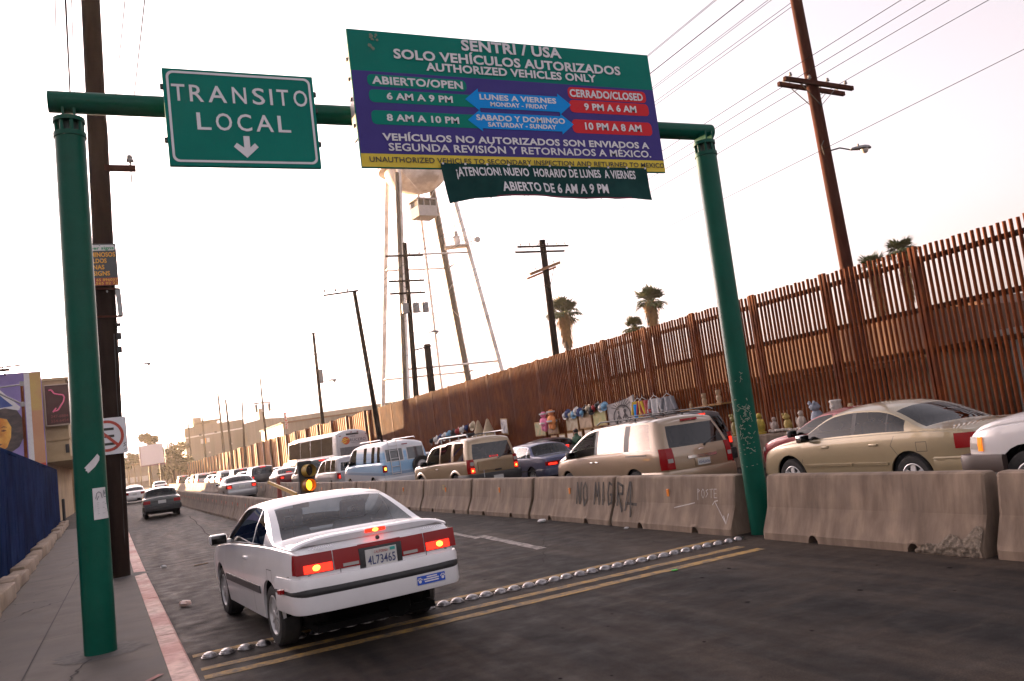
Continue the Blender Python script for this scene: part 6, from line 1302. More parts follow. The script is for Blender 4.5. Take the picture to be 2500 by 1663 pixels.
b = MB(); b.prism([(0, 0, 7.6), (30, 0, 11.5), (60, 0, 14), (60, 0, 16.8), (12, 0, 15.0), (5, 0, 15.4), (0, 0, 14.6)], (0, 50, 0)); b.build('wall', M_mill, m2); b = MB(); b.box(0, 60, 3, 50, 0, 7.7); b.build('lower_wall', M_tanb, m2); b = MB(); b.box(1, 12, 2.2, 2.9, 4.8, 6.9); b.build('pale_band', M_lgt, m2); b = MB(); b.box(4.2, 5.8, 2, 4, 15, 18.6); b.build('roof_stack', M_mill, m2)
m3 = bld('warehouse', 'long pale warehouse whose roofline shows over the far fence behind the coach', (29.0, 172, 0)); b = MB(); b.prism([(0, 0, 0), (40, 0, 0), (40, 0, 10.6), (17, 0, 9.9), (0, 0, 9.4)], (0, 30, 0)); b.build('wall', M_mill, m3); b = MB(); b.prism([(-.3, -.3, 9.4), (17, -.3, 9.9), (40.2, -.3, 10.6), (40.2, -.3, 10.9), (17, -.3, 10.2), (-.3, -.3, 9.7)], (0, 30.6, 0)); b.build('roof_edge', M_roofb, m3)
fg = empty('flagpole', (28.9, 169, 0), 0, 'small striped flag hanging on a pole right of the mill', 'flag'); b = MB(); b.tube((0, 0, 0), (0, 0, 13), .06, .04, 8); b.build('pole', M_galv, fg); b = MB(); b.grid(lambda u, v: (.06 + .45 * u + .1 * math.sin(v * 6), .1 * math.sin(u * 6), 8.2 + 3.2 * v), 4, 8); b.build('flag', mat('flag_cloth', (.45, .05, .05), (.55, .52, .52), 2.0, .8, stretch=(3, 1, 1.4), detail=0), fg)
# right hand side, seen through the fence
rb = bld('flat_roof_building', 'long flat-roofed brown building seen through the fence behind the goods', (27, 21.5, 0)); b = MB(); b.box(0, 12, 0, 44, 0, 2.74); b.build('wall', M_tanb, rb); b = MB(); b.box(-.5, 12.4, -.4, 44.4, 2.75, 4.3); b.build('roof', M_roofb, rb)
for i in range(9):
    b = MB(); y_ = 2 + i * 4.6; b.box(-.06, .05, y_, y_ + 1.8, 1.2, 2.4); b.build('window', M_void, rb)
b = MB(); b.box(-2.0, -.51, -.2, 40, 2.55, 2.7); b.build('awning', M_roofb, rb)
gh = bld('gabled_building', 'gabled brown building seen through the fence at the right edge', (36, 26.0, 0)); b = MB(); b.prism([(0, -6.5, 0), (0, 6.5, 0), (0, 6.5, 2.0), (0, 0, 5.0), (0, -6.5, 2.0)], (14, 0, 0)); b.build('wall', mat('wall_gable', (.20, .15, .115), (.26, .20, .155), 1, .85), gh); b = MB()
for s_ in (-1, 1): b.prism([(-.5, s_ * 7.2, 1.68), (-.5, 0, 5.0), (-.5, 0, 5.28), (-.5, s_ * 7.2, 1.96)], (15, 0, 0))
b.build('roof', M_roofb, gh)
ws = bld('shop', 'low pale building with blue lettering behind the fence at the right edge', (29.5, 9.5, 0)); b = MB(); b.box(0, 5, -6, 10.5, 0, 2.9); b.build('wall', M_lgt, ws); b = MB(); b.box(-.35, 5.2, -6.2, 10.8, 2.9, 3.2); b.build('roof', M_lgt, ws); b = MB(); b.box(-.06, .02, -2, 7, 1.25, 2.25); b.build('sign_panel', M_white, ws)
b = MB(); strokes(b, [[(6 - i * 1.1, 1.45), (5.7 - i * 1.1, 2.05), (5.4 - i * 1.1, 1.45)] for i in range(6)], .12, lambda a, z: (-.075, a, z)); b.build('blue_marks', M_cyan, ws, recalc=False); b = MB(); b.box(-.08, .02, 7.8, 9.4, 0, 2.1); b.box(-.08, .02, -5, -3, 0, 2.2); b.build('door', M_void, ws)
# low concrete wall under the fence with the statues
lw = MB(); lw.rbox(15.35, 15.85, -6, 22.5, 0, .88, .03); tag(lw.build('low_wall', M_conc), 'low concrete wall at the foot of the fence, under the statues', 'wall')

# ------------------------------------------------------------------ left side
M_blue = mat('panel_blue', (0.013, 0.027, 0.080), (0.020, 0.038, 0.105), 1.2, .9, spec=0.0, c3=(.012, .017, .045), scale3=.8, amt3=.6)
bw = empty('panel_wall', (-2.15, 12, .15), 0, 'dark blue metal panel wall along the left pavement', 'wall')
wa, wb = Vector((-1.95, 10.0, 0)), Vector((-2.87, 44.6, 0)); dv = (wb - wa); nW = 16
for i in range(nW):
    a = wa + dv * (i / nW); e = wa + dv * ((i + 1) / nW) - dv.normalized() * .03; b = MB(); dz = rnd.uniform(-.015, .015)
    b.prism([(a.x + 2.15, a.y - 12, .05), (e.x + 2.15, e.y - 12, .05), (e.x + 2.15, e.y - 12, 2.58 + dz), (a.x + 2.15, a.y - 12, 2.58 + dz)], (-.05, 0, 0))
    for t in (.33, .66): c_ = a.lerp(e, t); b.box(c_.x + 2.15, c_.x + 2.158, c_.y - 12.02, c_.y - 11.98, .1, 2.56 + dz)
    b.build('panel', M_blue, bw)
b = MB(); b.bar((wa.x + 2.10, wa.y - 12, 2.63), (wb.x + 2.10, wb.y - 12, 2.63), .09, .07); b.build('top_rail', M_blue, bw)
M_stone = mat('footing_stone', (0.26, 0.185, 0.125), (0.36, 0.27, 0.19), 3, .9, bump=.4, c3=(.16, .11, .08), scale3=1.2)
ft = empty('stone_footing', (-2.15, 12, .15), 0, 'row of tan stone blocks at the foot of the blue panel wall', 'footing')
y = 10.2
while y < 44.5:
    L_ = rnd.uniform(1.3, 2.4); t = (y - 10) / 34.6; x = wa.x + dv.x * t; b = MB(); b.rbox(x + 2.15 + .0, x + 2.15 + .26 + rnd.uniform(-.03, .04), y - 12, y + L_ - .05 - 12, 0, rnd.uniform(.20, .30), .03); b.build('block', M_stone, ft, smooth=40); y += L_
yb = bld('yellow_building', 'yellow stucco building with an overhanging upper floor behind the left column', (-9, 50, 0)); b = MB(); b.box(-14, 6.45, 0, 24, 3.5, 7.6); b.build('upper_wall', M_stuc, yb); b = MB(); b.box(-14, 5.2, 1.6, 24, 0, 3.5); b.build('wall', M_stuc, yb); b = MB(); b.box(-14, 6.6, -.1, 24.1, 3.36, 3.55); b.box(-14, 6.6, -.1, 24.1, 7.6, 7.75); b.box(-14, 6.5, -.06, .1, 4.45, 4.52); b.build('ledge', M_stuc, yb); b = MB(); b.box(6.25, 6.42, -.05, 0, 3.75, 4.2); b.build('wall_box', M_iron, yb)
b = MB(); b.box(-4, 3.6, 1.54, 1.6, .1, 2.5); b.build('shutter', M_tanb, yb)
yb2 = bld('sun_block_building', 'plain building added to block the low sun, far behind the big left pole', (-9, 76, 0)); b = MB(); b.box(-12, 5.3, 0, 46, 0, 8.6); b.build('wall', M_stuc, yb2); b = MB(); b.box(-12, 5.5, -.2, 46.2, 8.6, 8.9); b.build('parapet', M_stuc, yb2)  # added, mostly hidden building that keeps low sun off the near road
bo = MB(); bo.tube((0, 0, 0), (0, 0, 1.25), .065, .065, 12); bo.lathe([(.065, 1.25), (.05, 1.29), (.001, 1.30)], 12, caps=False); o = bo.build('bollard', M_black, smooth=40); o.location = (-2.68, 44.1, .15); tag(o, 'thin black bollard at the end of the blue wall', 'bollard')
# neon sign on the yellow building
ns = empty('shop_sign', (-2.88, 49.7, 5.25), 0, 'dark brown shop sign with a pink neon squiggle and two phone numbers', 'sign'); b = MB(); b.rbox(-.62, .45, -.12, .1, 0, 2.05, .03); b.build('box', mat('sign_brown', (.060, .016, .010), (.075, .021, .012), 1, .5), ns); b = MB()
for a in ((-.66, -.62), (.45, .50)): b.box(a[0], a[1], -.16, .12, -.06, 2.11)
for a in ((-.06, 0), (2.05, 2.11)): b.box(-.66, .5, -.16, .12, a[0], a[1])
b.build('frame', mat('frame_cream', (.45, .34, .25), rough=.6), ns)
b = MB(); P = [(-.45, 1.80), (-.32, 1.83), (-.2, 1.62), (.02, 1.55), (.2, 1.52), (.26, 1.38), (.2, 1.15), (.08, .98), (-.02, .80), (-.10, .72), (-.25, .70), (-.31, .66), (-.22, .78), (-.15, .86)]; b.path([(x, -.16, z) for x, z in P], .036, 8); b.build('neon_tube', mat('neon_pink', (.50, .10, .16), rough=.3, emit=(.8, .12, .25), estr=.03), ns, smooth=60)
b = MB(); fn_ = lambda a, z: (a, -.125, z); write(b, '247-6884', -.42, .38, .36, .50, fn_, .01); write(b, '554-6454', -.42, .38, .12, .26, fn_, .01); b.build('phone_number', mat('number_red', (.24, .05, .045), rough=.6), ns, recalc=False)
# billboard with a portrait
bb = empty('billboard', (-5.6, 47.5, 0), 0, 'purple billboard with a dark-haired woman in orange light, far left', 'billboard'); b = MB(); b.rbox(-3.4, 2.12, 0, .25, 2.3, 7.85, .02); b.build('panel', mat('bb_purple', (.21, .16, .38), (.27, .21, .46), .6, .6, c3=(.14, .11, .28), scale3=.5), bb)
fb5 = lambda k_: (lambda a, z: (a, -.004 * k_, z))
def bpoly(name, m, pts, k_): q = MB(); q.poly([fb5(k_)(a, z) for a, z in pts]); return q.build(name, m, bb, recalc=False)
bpoly('white_border', M_paper, [(1.38, 2.35), (1.62, 2.35), (1.62, 7.8), (1.38, 7.8)], 1); bpoly('yellow_strip', mat('bb_yellow', (.50, .36, .10), (.45, .22, .10), .5, .6), [(1.62, 5.9), (2.1, 5.9), (2.1, 7.8), (1.62, 7.8)], 1); bpoly('orange_strip', mat('bb_orange', (.42, .19, .10), (.48, .25, .13), .6, .6), [(1.62, 3.3), (2.1, 3.3), (2.1, 5.9), (1.62, 5.9)], 1); bpoly('red_strip', mat('bb_red', (.42, .05, .03), rough=.6), [(1.62, 2.35), (2.1, 2.35), (2.1, 3.3), (1.62, 3.3)], 1)
bpoly('letter_border', M_paper, [(-3.2, 7.55), (-.1, 7.55), (1.15, 6.15), (1.1, 6.0), (-.5, 5.95), (-1.4, 6.2), (-3.2, 6.2)], 1); bpoly('letter_face', mat('bb_blue', (.02, .045, .20), (.05, .12, .38), .8, .5), [(-3.2, 7.40), (-.25, 7.40), (.85, 6.22), (-.5, 6.12), (-1.3, 6.4), (-3.2, 6.4)], 2); bpoly('letter_arrow', M_paper, [(-3.0, 6.55), (-1.0, 6.72), (-1.25, 7.0), (-1.6, 6.85), (-3, 6.8)], 3)
M_bh = mat('bb_hair', (.022, .016, .018), (.10, .07, .06), 1.6, .6, stretch=(1, 1, 3)); M_bs = mat('bb_skin', (.55, .18, .015), (.85, .50, .09), 1.2, .6, c3=(.16, .04, .008), scale3=.9)
bpoly('hair', M_bh, [(-1.3, 2.8), (-.85, 4.0), (-.65, 4.9), (-.55, 5.6), (-.1, 6.05), (.5, 6.15), (1.0, 6.0), (1.3, 5.4), (1.25, 4.7), (1.0, 4.2), (.7, 4.0), (.2, 3.4)], 4); bpoly('face', M_bs, [(-.42, 5.35), (-.2, 5.62), (.2, 5.72), (.55, 5.6), (.72, 5.2), (.68, 4.7), (.5, 4.25), (.2, 4.0), (-.05, 4.0), (-.3, 4.35), (-.45, 4.85)], 5)
bpoly('shoulders', M_bs, [(-2.2, 2.35), (-1.9, 2.9), (-1.0, 3.3), (-.2, 3.7), (-.15, 4.05), (.45, 4.15), (.5, 3.75), (1.0, 3.55), (1.37, 3.0), (1.37, 2.35)], 4); M_bd = mat('bb_shade', (.12, .035, .015), rough=.6)
for nm, pts in (('eye', [(-.24, 5.02), (-.12, 5.08), (0, 5.02), (-.12, 4.97)]), ('eye', [(.26, 5.06), (.38, 5.12), (.52, 5.06), (.38, 5.0)]), ('brow', [(-.28, 5.16), (-.1, 5.24), (.02, 5.18), (-.1, 5.19)]), ('brow', [(.24, 5.2), (.4, 5.28), (.56, 5.2), (.4, 5.22)]), ('nose', [(.04, 4.66), (.14, 5.02), (.2, 4.68)]), ('mouth', [(-.08, 4.4), (.1, 4.47), (.32, 4.42), (.12, 4.31)])): bpoly(nm, M_bd, pts, 6)
bpoly('corner_letter', mat('bb_blue2', (.03, .05, .22), rough=.5), [(.3, 2.4), (.75, 3.1), (1.3, 3.3), (1.36, 2.4)], 6); b = MB()
for x_ in (-2.6, 1.2): b.box(x_, x_ + .25, .25, .5, 0, 7.5)
b.build('support', M_iron, bb)
b = MB(); b.bar((-2.2, -.9, 7.95), (1.55, -.9, 8.10), .10, .08)
for x_ in (-1.8, .6): b.bar((x_, -.9, 8.0), (x_, .1, 7.75), .05, .05)
b.rbox(.2, .9, -1.0, -.8, 7.85, 7.98, .03); b.build('light_bar', M_rustd, bb)
lp = empty('lamp_post', (-3.86, 42, 0), 0, 'rusty brown post with two thin arms in front of the billboard', 'post'); b = MB(); b.tube((0, 0, 0), (.04, 0, 6.68), .075, .065, 10); b.build('post', M_rust, lp, smooth=50); b = MB(); b.tube((.04, 0, 6.62), (-2.4, 0, 6.45), .035); b.tube((.02, 0, 5.75), (-2.4, 0, 7.35), .04); b.tube((.04, 0, 6.55), (.04, 0, 6.75), .085); b.tube((.02, 0, 5.65), (.02, 0, 5.85), .09); b.build('arm', M_galv, lp)
# far billboard and low buildings at the end of the road
fb_b = empty('billboard', (4.35, 152, 0), 0, 'blank white billboard far down the road', 'billboard'); b = MB(); b.rbox(-1.95, 1.75, 0, .3, 4.25, 7.5, .02, Matrix.Rotation(R(-2), 4, 'Y')); b.build('panel', mat('bb_blank', (.78, .74, .78), rough=.6), fb_b); b = MB(); b.box(-2.0, 1.8, -.02, .32, 4.05, 4.2); b.box(-2.02, -1.94, -.03, .32, 4.05, 7.6); b.box(1.74, 1.84, -.03, .32, 4.05, 7.4); b.build('frame', mat('bb_frame', (.16, .07, .16), rough=.6), fb_b); b = MB(); b.box(-.9, -.6, .3, .6, 0, 4.3); b.box(.8, 1.1, .3, .6, 0, 4.3); b.build('support', M_iron, fb_b)
lb = bld('low_building', 'low pale building with bright shop fronts at the end of the road', (-3, 250, 0)); b = MB(); b.box(-6, 14, 0, 12, 0, 6.2); b.build('wall', M_lgt, lb); b = MB()
for i in range(4): b.box(-1.5 + i * 2.6, .6 + i * 2.6, -.1, 0, 1.6, 3.0)
b.build('window', M_paper, lb); b = MB(); b.box(-6, 14.2, -.6, 12, 6.2, 6.6); b.build('roof', M_roofb, lb); b = MB(); b.box(-1.4, .4, -.16, -.1, 1.7, 2.8); b.build('red_panel', M_sred, lb)
lb2 = bld('low_building', 'small tan building under the trees right of the far billboard', (6.2, 262, 0)); b = MB(); b.box(0, 9, 0, 8, 0, 4.6); b.build('wall', M_tanb, lb2); b = MB(); b.box(-.3, 9.3, -.3, 8.3, 4.6, 4.95); b.build('roof', M_lgt, lb2)

# ================================================================== SIGNAL, BARRIER ARM, SMALL THINGS ON THE ROAD
tl = empty('signal_light', (4.0, 21, 0), 0, 'two-lamp yellow signal behind the coupe roof, lower lamp glowing amber', 'signal'); M_ylw = mat('signal_yellow', (.50, .30, .045), (.40, .23, .035), 5, .5); b = MB(); b.rbox(-.20, .14, -.02, .18, .94, 1.76, .03); b.build('housing', M_black, tl); b = MB(); b.tube((-.03, .08, 0), (-.03, .08, .95), .06); b.build('post', M_ylw, tl)
M_lens = mat('lens_amber', (.8, .38, .02), rough=.3, emit=(1, .42, .02), estr=.75); M_lensd = mat('lens_dark', (.03, .015, .01), rough=.3)
for z, m in ((1.52, M_lensd), (1.17, M_lens)):
    m_ = Matrix.Translation((-.01, -.02, z)) @ Matrix.Rotation(R(24), 4, 'Z') @ Matrix.Rotation(R(90), 4, 'X'); b = MB(); b.lathe([(.150, 0), (.152, .14 if m is M_lens else .20)], 26, m_, caps=False); b.lathe([(.142, 0), (.144, .14 if m is M_lens else .20)], 26, m_, caps=False); v_ = b.build('visor', M_ylw if m is M_lensd else mat('visor_orange', (.45, .14, .03), (.5, .2, .04), 4, .4), tl, smooth=40)
    b = MB(); b.lathe([(.001, .055), (.06, .05), (.11, .035), (.145, .005)], 26, m_, caps=False); b.build('lens', m, tl, smooth=60)
    if m is M_lens:
        b = MB()
        for i in range(-4, 5): w_ = math.sqrt(max(0, .125 ** 2 - (i * .028) ** 2)); b.bar(m_ @ Vector((-w_, i * .028, .06)), m_ @ Vector((w_, i * .028, .06)), .006, .006)
        b.build('lens_rib', mat('lens_orange', (.7, .2, .02), rough=.3, emit=(1, .25, .01), estr=.25), tl)
ga = MB(); ga.prism([(0, 0, -.05), (0, 0, .05), (.10, 5.0, .33), (.10, 5.0, .25)], (.035, 0, 0)); o = ga.build('barrier_arm', M_ylw); o.location = (3.70, 21.1, .98); tag(o, 'yellow barrier arm reaching away from the signal over the barriers', 'barrier arm')
b = MB(); b.prism([(-.10, 0, 0), (.10, 0, 0), (.05, 0, 1.32), (-.03, 0, 1.36)], (0, .12, 0)); o = b.build('marker_post', mat('post_red', (.26, .05, .03), (.20, .04, .03), 4, .7)); o.location = (4.25, 27, 0); tag(o, 'tapering red marker post behind the yellow barrier arm', 'post')
def litter(x, y, s, m, label, seed):
    r = random.Random(seed); b = MB(); bm = bmesh.new(); bmesh.ops.create_icosphere(bm, subdivisions=2, radius=1)
    for v in bm.verts: v.co = Vector((v.co.x * s * 1.5, v.co.y * s * .8, (v.co.z + .9) * s * .55)) + Vector((r.uniform(-1, 1), r.uniform(-1, 1), r.uniform(0, .6))) * s * .22
    b.bm(bm); o = b.build('litter', m); o.location = (x, y, 0); o.rotation_euler = (0, 0, r.uniform(0, 3)); tag(o, label, 'litter', 'litter on the road')
litter(.62, 12.9, .075, mat('cup_paper', (.62, .40, .32), (.70, .62, .58), 9, .7), 'crumpled orange and white cup in the gutter by the kerb', 1); litter(7.22, 14.9, .06, M_paper, 'white paper scrap at the foot of the spray-painted barrier', 2); litter(7.32, 12.0, .03, M_paper, 'tiny white scrap under the chalk-marked barrier', 3); litter(.56, 18.9, .045, M_paper, 'small pale scrap by the kerb next to the tar seam', 4)
b = MB(); b.rbox(-.14, .14, -.012, .012, 0, .018, .004); o = b.build('stick', M_stone); o.location = (1.22, 18.2, .002); o.rotation_euler = (0, 0, .3); tag(o, 'pale wooden stick lying on the asphalt left of the coupe', 'litter', 'litter on the road')
b = MB(); b.rbox(-.035, .035, -.02, .02, 0, .012, .004); o = b.build('litter', mat('litter_green', (.08, .40, .06), rough=.6)); o.location = (5.57, 8.22, .004); tag(o, 'bright green scrap on the yellow lines', 'litter', 'litter on the road')

# ================================================================== GOODS ON THE FENCE
GX = 16.32
def lump(b, x, y, z, rx, ry, rz_, seed=0):
    bm = bmesh.new(); bmesh.ops.create_icosphere(bm, subdivisions=2, radius=1); r = random.Random(seed)
    for v in bm.verts: v.co = Vector((x + v.co.x * rx * r.uniform(.88, 1.1), y + v.co.y * ry * r.uniform(.88, 1.1), z + v.co.z * rz_ * r.uniform(.88, 1.1)))
    b.bm(bm)
def hat(y, z, c, label, s=.85):
    o = empty('hat', (GX - .12, y, z), 0, label, 'hat', 'hats hung on the fence'); m = mat('felt_' + c[0], c[1], tuple(v * .7 for v in c[1]), 6, .8); m_ = Matrix.Rotation(R(-75), 4, 'Y') @ Matrix.Rotation(rnd.uniform(-.4, .4), 4, 'X'); b = MB(); b.lathe([(.115 * s, 0), (.115 * s, .05 * s), (.10 * s, .12 * s), (.05 * s, .15 * s), (.001, .155 * s)], 16, m_, caps=False); b.build('crown', m, o, smooth=50); b = MB(); b.lathe([(.112 * s, .005), (.17 * s, -.01 * s), (.21 * s, .02 * s), (.17 * s, -.002 * s), (.112 * s, .012)], 18, m_, caps=False); b.build('brim', m, o, smooth=50)
HC = [('white', (.6, .58, .56)), ('navy', (.03, .05, .16)), ('sky', (.18, .36, .52)), ('black', (.02, .02, .02)), ('cream', (.5, .42, .3)), ('red', (.35, .03, .03)), ('teal', (.05, .22, .24))]
seq = 'white navy cream sky white navy sky black cream black red black white sky'.split()
ordn = 'first second third fourth fifth sixth seventh eighth ninth tenth eleventh twelfth thirteenth fourteenth fifteenth sixteenth'.split()
for i, n_ in enumerate(seq): hat(30.0 - i * .24, 2.18 + .07 * math.sin(i * 1.9) + .012 * i, (n_, dict(HC)[n_]), '%s hat, %s from the left in the row beside the paper dolls' % (n_, ordn[i]))
seq2 = 'black white navy white sky black red white navy cream'.split()
for i, n_ in enumerate(seq2): hat(46.5 - i * .72, 1.88 + i * .055, (n_, dict(HC)[n_]), '%s hat, %s from the left in the farther slanting row' % (n_, ordn[i]), 1.25)
for i, (y, c, z) in enumerate(((31.6, (.62, .18, .30), 2.36), (30.9, (.60, .22, .07), 2.40))):
    nm = ['pink', 'orange'][i]; o = empty('paper_doll', (GX - .3, y, z), 0, nm + ' paper doll with a wide hat and white sash hung on the fence', 'paper doll', 'paper dolls on the fence'); o.scale = (.85, .85, .85); m = mat('paper_' + nm, c, tuple(min(1, v * 1.25) for v in c), 14, .85, bump=.4); b = MB(); lump(b, 0, 0, 0, .15, .17, .16, i); b.build('head', m, o, smooth=50); b = MB(); lump(b, 0, 0, -.38, .20, .25, .26, i + 5); lump(b, -.02, -.24, -.40, .10, .10, .20, 2); lump(b, -.02, .24, -.36, .10, .10, .18, 3); b.build('body', m, o, smooth=50); b = MB(); lump(b, 0, -.1, -.68, .12, .12, .18, 7); lump(b, 0, .14, -.66, .12, .12, .17, 8); b.build('leg', m, o, smooth=50); b = MB(); b.lathe([(.205, -.02), (.215, .02), (.205, .05)], 20, Matrix.Translation((0, 0, .02)), caps=False); b.lathe([(.26, -.46), (.265, -.42), (.255, -.38)], 20, caps=False); b.build('sash', M_paper, o, smooth=50)
def picture(y, z, w_, h_, c1, c2, label, m_frame=M_skirt, tilt=0):
    o = empty('picture', (GX - .06, y, z), 0, label, 'picture', 'pictures hung on the fence'); o.rotation_euler = (R(tilt), 0, 0); b = MB(); b.rbox(-.03, 0, -w_ / 2, w_ / 2, -h_ / 2, h_ / 2, .008); b.build('frame', m_frame, o); b = MB(); b.box(-.036, -.029, -w_ / 2 + .05, w_ / 2 - .05, -h_ / 2 + .05, h_ / 2 - .05); b.build('painting', mat('canvas_%d' % int(y * 10 + z * 100), c1, c2, 5, .7, detail=4), o)
for i, (y, c1, c2, lb_) in enumerate(((32.5, (.30, .22, .10), (.12, .16, .06), 'green and straw picture at the left end of the hung row'), (31.3, (.35, .20, .10), (.20, .10, .05), 'brown picture right below the pink paper doll'), (29.6, (.40, .34, .24), (.28, .20, .12), 'cream picture below the left half of the hat row'), (28.5, (.36, .24, .14), (.22, .14, .08), 'tan picture in the middle below the hat row'), (27.4, (.22, .24, .08), (.38, .28, .10), 'yellow green picture below the right half of the hat row'))): picture(y, 1.78 + .03 * i, 1.0, .62, c1, c2, lb_, M_skirt)
picture(26.35, 1.85, .85, .95, (.30, .25, .20), (.22, .18, .14), 'large woven brown panel left of the grey blanket'); picture(36.2, 2.12, .8, .75, (.50, .46, .44), (.16, .16, .20), 'framed grey print standing out beyond the roof of the tan four-wheel drive', M_skirt, 4)
for i in range(6): picture(31.3 - i * .72, 1.28 + .025 * i, .55, .34, (.55, .48, .40), (.48, .40, .33), 'pale card in the bottom row above the blue grey sedan, %s from the left' % ordn[i], M_skirt)
bk = empty('blanket', (GX - .08, 25.75, 1.55), 0, 'grey printed blanket with a sunburst and two figures hung on the fence', 'blanket'); ff = lambda a, z, e=0: (-.04 - .035 * math.sin(a * 7 + z * 2) * .6 - e, -a, z + .12 * (a / .95) * (z / 1.0) - .05 * math.sin((a + .95) * 1.65) * (z / 1.0))
b = MB(); b.grid(lambda u, v: ff(-.95 + 1.9 * u, 1.0 * v - .1), 24, 8); b.build('cloth', mat('blanket_grey', (.34, .31, .30), (.27, .245, .24), 6, .9, bump=.2), bk, smooth=60)
b = MB(); fw = lambda a, z: ff(a, z, .012); M_bkd = mat('blanket_dark', (.035, .03, .032), (.06, .052, .052), 8, .9)
strokes(b, [[(.55 * math.cos(t), .33 + .40 * math.sin(t)) for t in [i * .2618 for i in range(25)]]], .05, fw)
for i in range(9): t = R(28 + i * 15.5); strokes(b, [[(.2 * math.cos(t), .55 + .12 * math.sin(t)), (.72 * math.cos(t), .52 + .46 * math.sin(t))]], .028, fw)
for cx in (-.22, .24):
    b.poly([fw(cx + .075 * math.cos(t), .50 + .07 * math.sin(t)) for t in [i * .628 for i in range(10)]]); strokes(b, [[(cx, .42), (cx + .03, .2), (cx - .05, -.02)], [(cx + .02, .22), (cx + .12, -.02)], [(cx - .14, .25), (cx, .38), (cx + .15, .24)]], .075, fw)
strokes(b, [[(-.90, -.05), (-.90, .82)], [(.90, -.05), (.90, .9)], [(-.9, -.06), (.9, -.06)]], .04, fw); b.build('print', M_bkd, bk, recalc=False)
for i, (y, c, nm) in enumerate(((24.55, (.55, .38, .03), 'yellow and blue'), (24.25, (.30, .03, .03), 'red'), (23.55, (.42, .41, .42), 'grey white'), (22.8, (.20, .20, .22), 'dark grey'))):
    o = empty('shirt', (GX - .12, y, 1.55), 0, nm + ' shirt on a hanger right of the grey blanket', 'shirt', 'shirts hung on the fence'); b = MB(); wv = lambda u, v: (-.09 - .03 * math.sin(u * 9 + i), .27 * (u - .5) * 2 * (1.0 - .15 * v), .75 * v); b.grid(wv, 8, 6); b.grid(lambda u, v: (.0, wv(u, v)[1], wv(u, v)[2]), 8, 6, True)
    for s_ in (-1, 1): b.tube((-.05, s_ * .24, .72), (-.05, s_ * .40, .30), .075, .07, 8)
    b.build('cloth', mat('shirt_%d' % i, c, tuple(v * .8 for v in c), 7, .85), o, smooth=60); b = MB(); b.path([(-.05, -.25, .74), (-.05, 0, .86), (-.05, .25, .74)], .012); b.tube((-.05, 0, .86), (-.05, 0, .95), .01); b.build('hanger', M_galv, o)
    if i == 0: b = MB(); b.patch(lambda u, v: (wv(.62 + .3 * u, v)[0], wv(.62 + .3 * u, v)[1], .05 + .6 * v), (-.01, 0, 0), 3, 4); b.build('panel', M_cyan, o)
def statue(x, y, z, h, c, kind, label, grp='plaster figures on the low wall'):
    m = mat('plaster_%d' % kind if False else 'plaster_' + label.split()[0] + str(int(y * 10)), c, tuple(v * .65 for v in c), 12, .7, bump=.3); o = empty('statue', (x, y, z), rnd.uniform(-.3, .3), label, 'statue', grp); s = h / .6
    b = MB(); b.lathe([(.13 * s, 0), (.14 * s, .05 * s), (.10 * s, .07 * s), (.12 * s, .15 * s), (.135 * s, .25 * s), (.10 * s, .36 * s), (.05 * s, .42 * s)], 14); b.build('body', m, o, smooth=50); b = MB()
    if kind == 0: lump(b, 0, 0, .49 * s, .075 * s, .075 * s, .09 * s, 1); lump(b, -.05 * s, -.12 * s, .30 * s, .04 * s, .045 * s, .11 * s, 2); lump(b, -.05 * s, .12 * s, .30 * s, .04 * s, .045 * s, .11 * s, 3)
    elif kind == 1: lump(b, -.03 * s, 0, .48 * s, .10 * s, .12 * s, .10 * s, 4); lump(b, -.1 * s, -.06 * s, .56 * s, .03 * s, .04 * s, .05 * s, 5); lump(b, -.1 * s, .06 * s, .56 * s, .03 * s, .04 * s, .05 * s, 6)
    else: b.lathe([(.11 * s, .40 * s), (.13 * s, .46 * s), (.12 * s, .56 * s), (.135 * s, .60 * s), (.11 * s, .63 * s)], 12); lump(b, -.10 * s, 0, .48 * s, .04 * s, .05 * s, .05 * s, 9)
    b.build('head', m, o, smooth=50)
for i, (y, h, c, k_, lb_) in enumerate(((18.9, .62, (.25, .20, .05), 1, 'dark green and yellow figure nearest the green column'), (18.35, .5, (.12, .13, .03), 1, 'olive crouching figure second from the green column'), (17.9, .6, (.40, .30, .04), 0, 'yellow standing figure on the low wall'), (17.35, .45, (.36, .28, .24), 0, 'small pale pink figure on the low wall'), (16.85, .5, (.42, .30, .08), 1, 'yellow crouching animal figure on the low wall'), (16.35, .55, (.44, .36, .30), 0, 'cream standing figure in the middle of the low wall'), (15.8, .72, (.24, .27, .33), 1, 'large blue grey owl-shaped figure on the low wall'), (15.15, .66, (.50, .46, .42), 2, 'tall white totem head beside the red sedan'), (14.7, .6, (.40, .28, .16), 0, 'tan figure at the edge of the red sedan roof'))): statue(15.55, y, .88, h, c, k_, lb_)
b = MB()
for i in range(16): lump(b, 15.42 + rnd.uniform(-.03, .03), 16.1 + i * .085, .93 + rnd.uniform(0, .03), .05, .06, .045, i)
tag(b.build('shell_chain', mat('plaster_shell', (.42, .36, .31), (.3, .25, .21), 12, .7), smooth=50), 'chain of pale shells lying along the low wall', 'ornament')
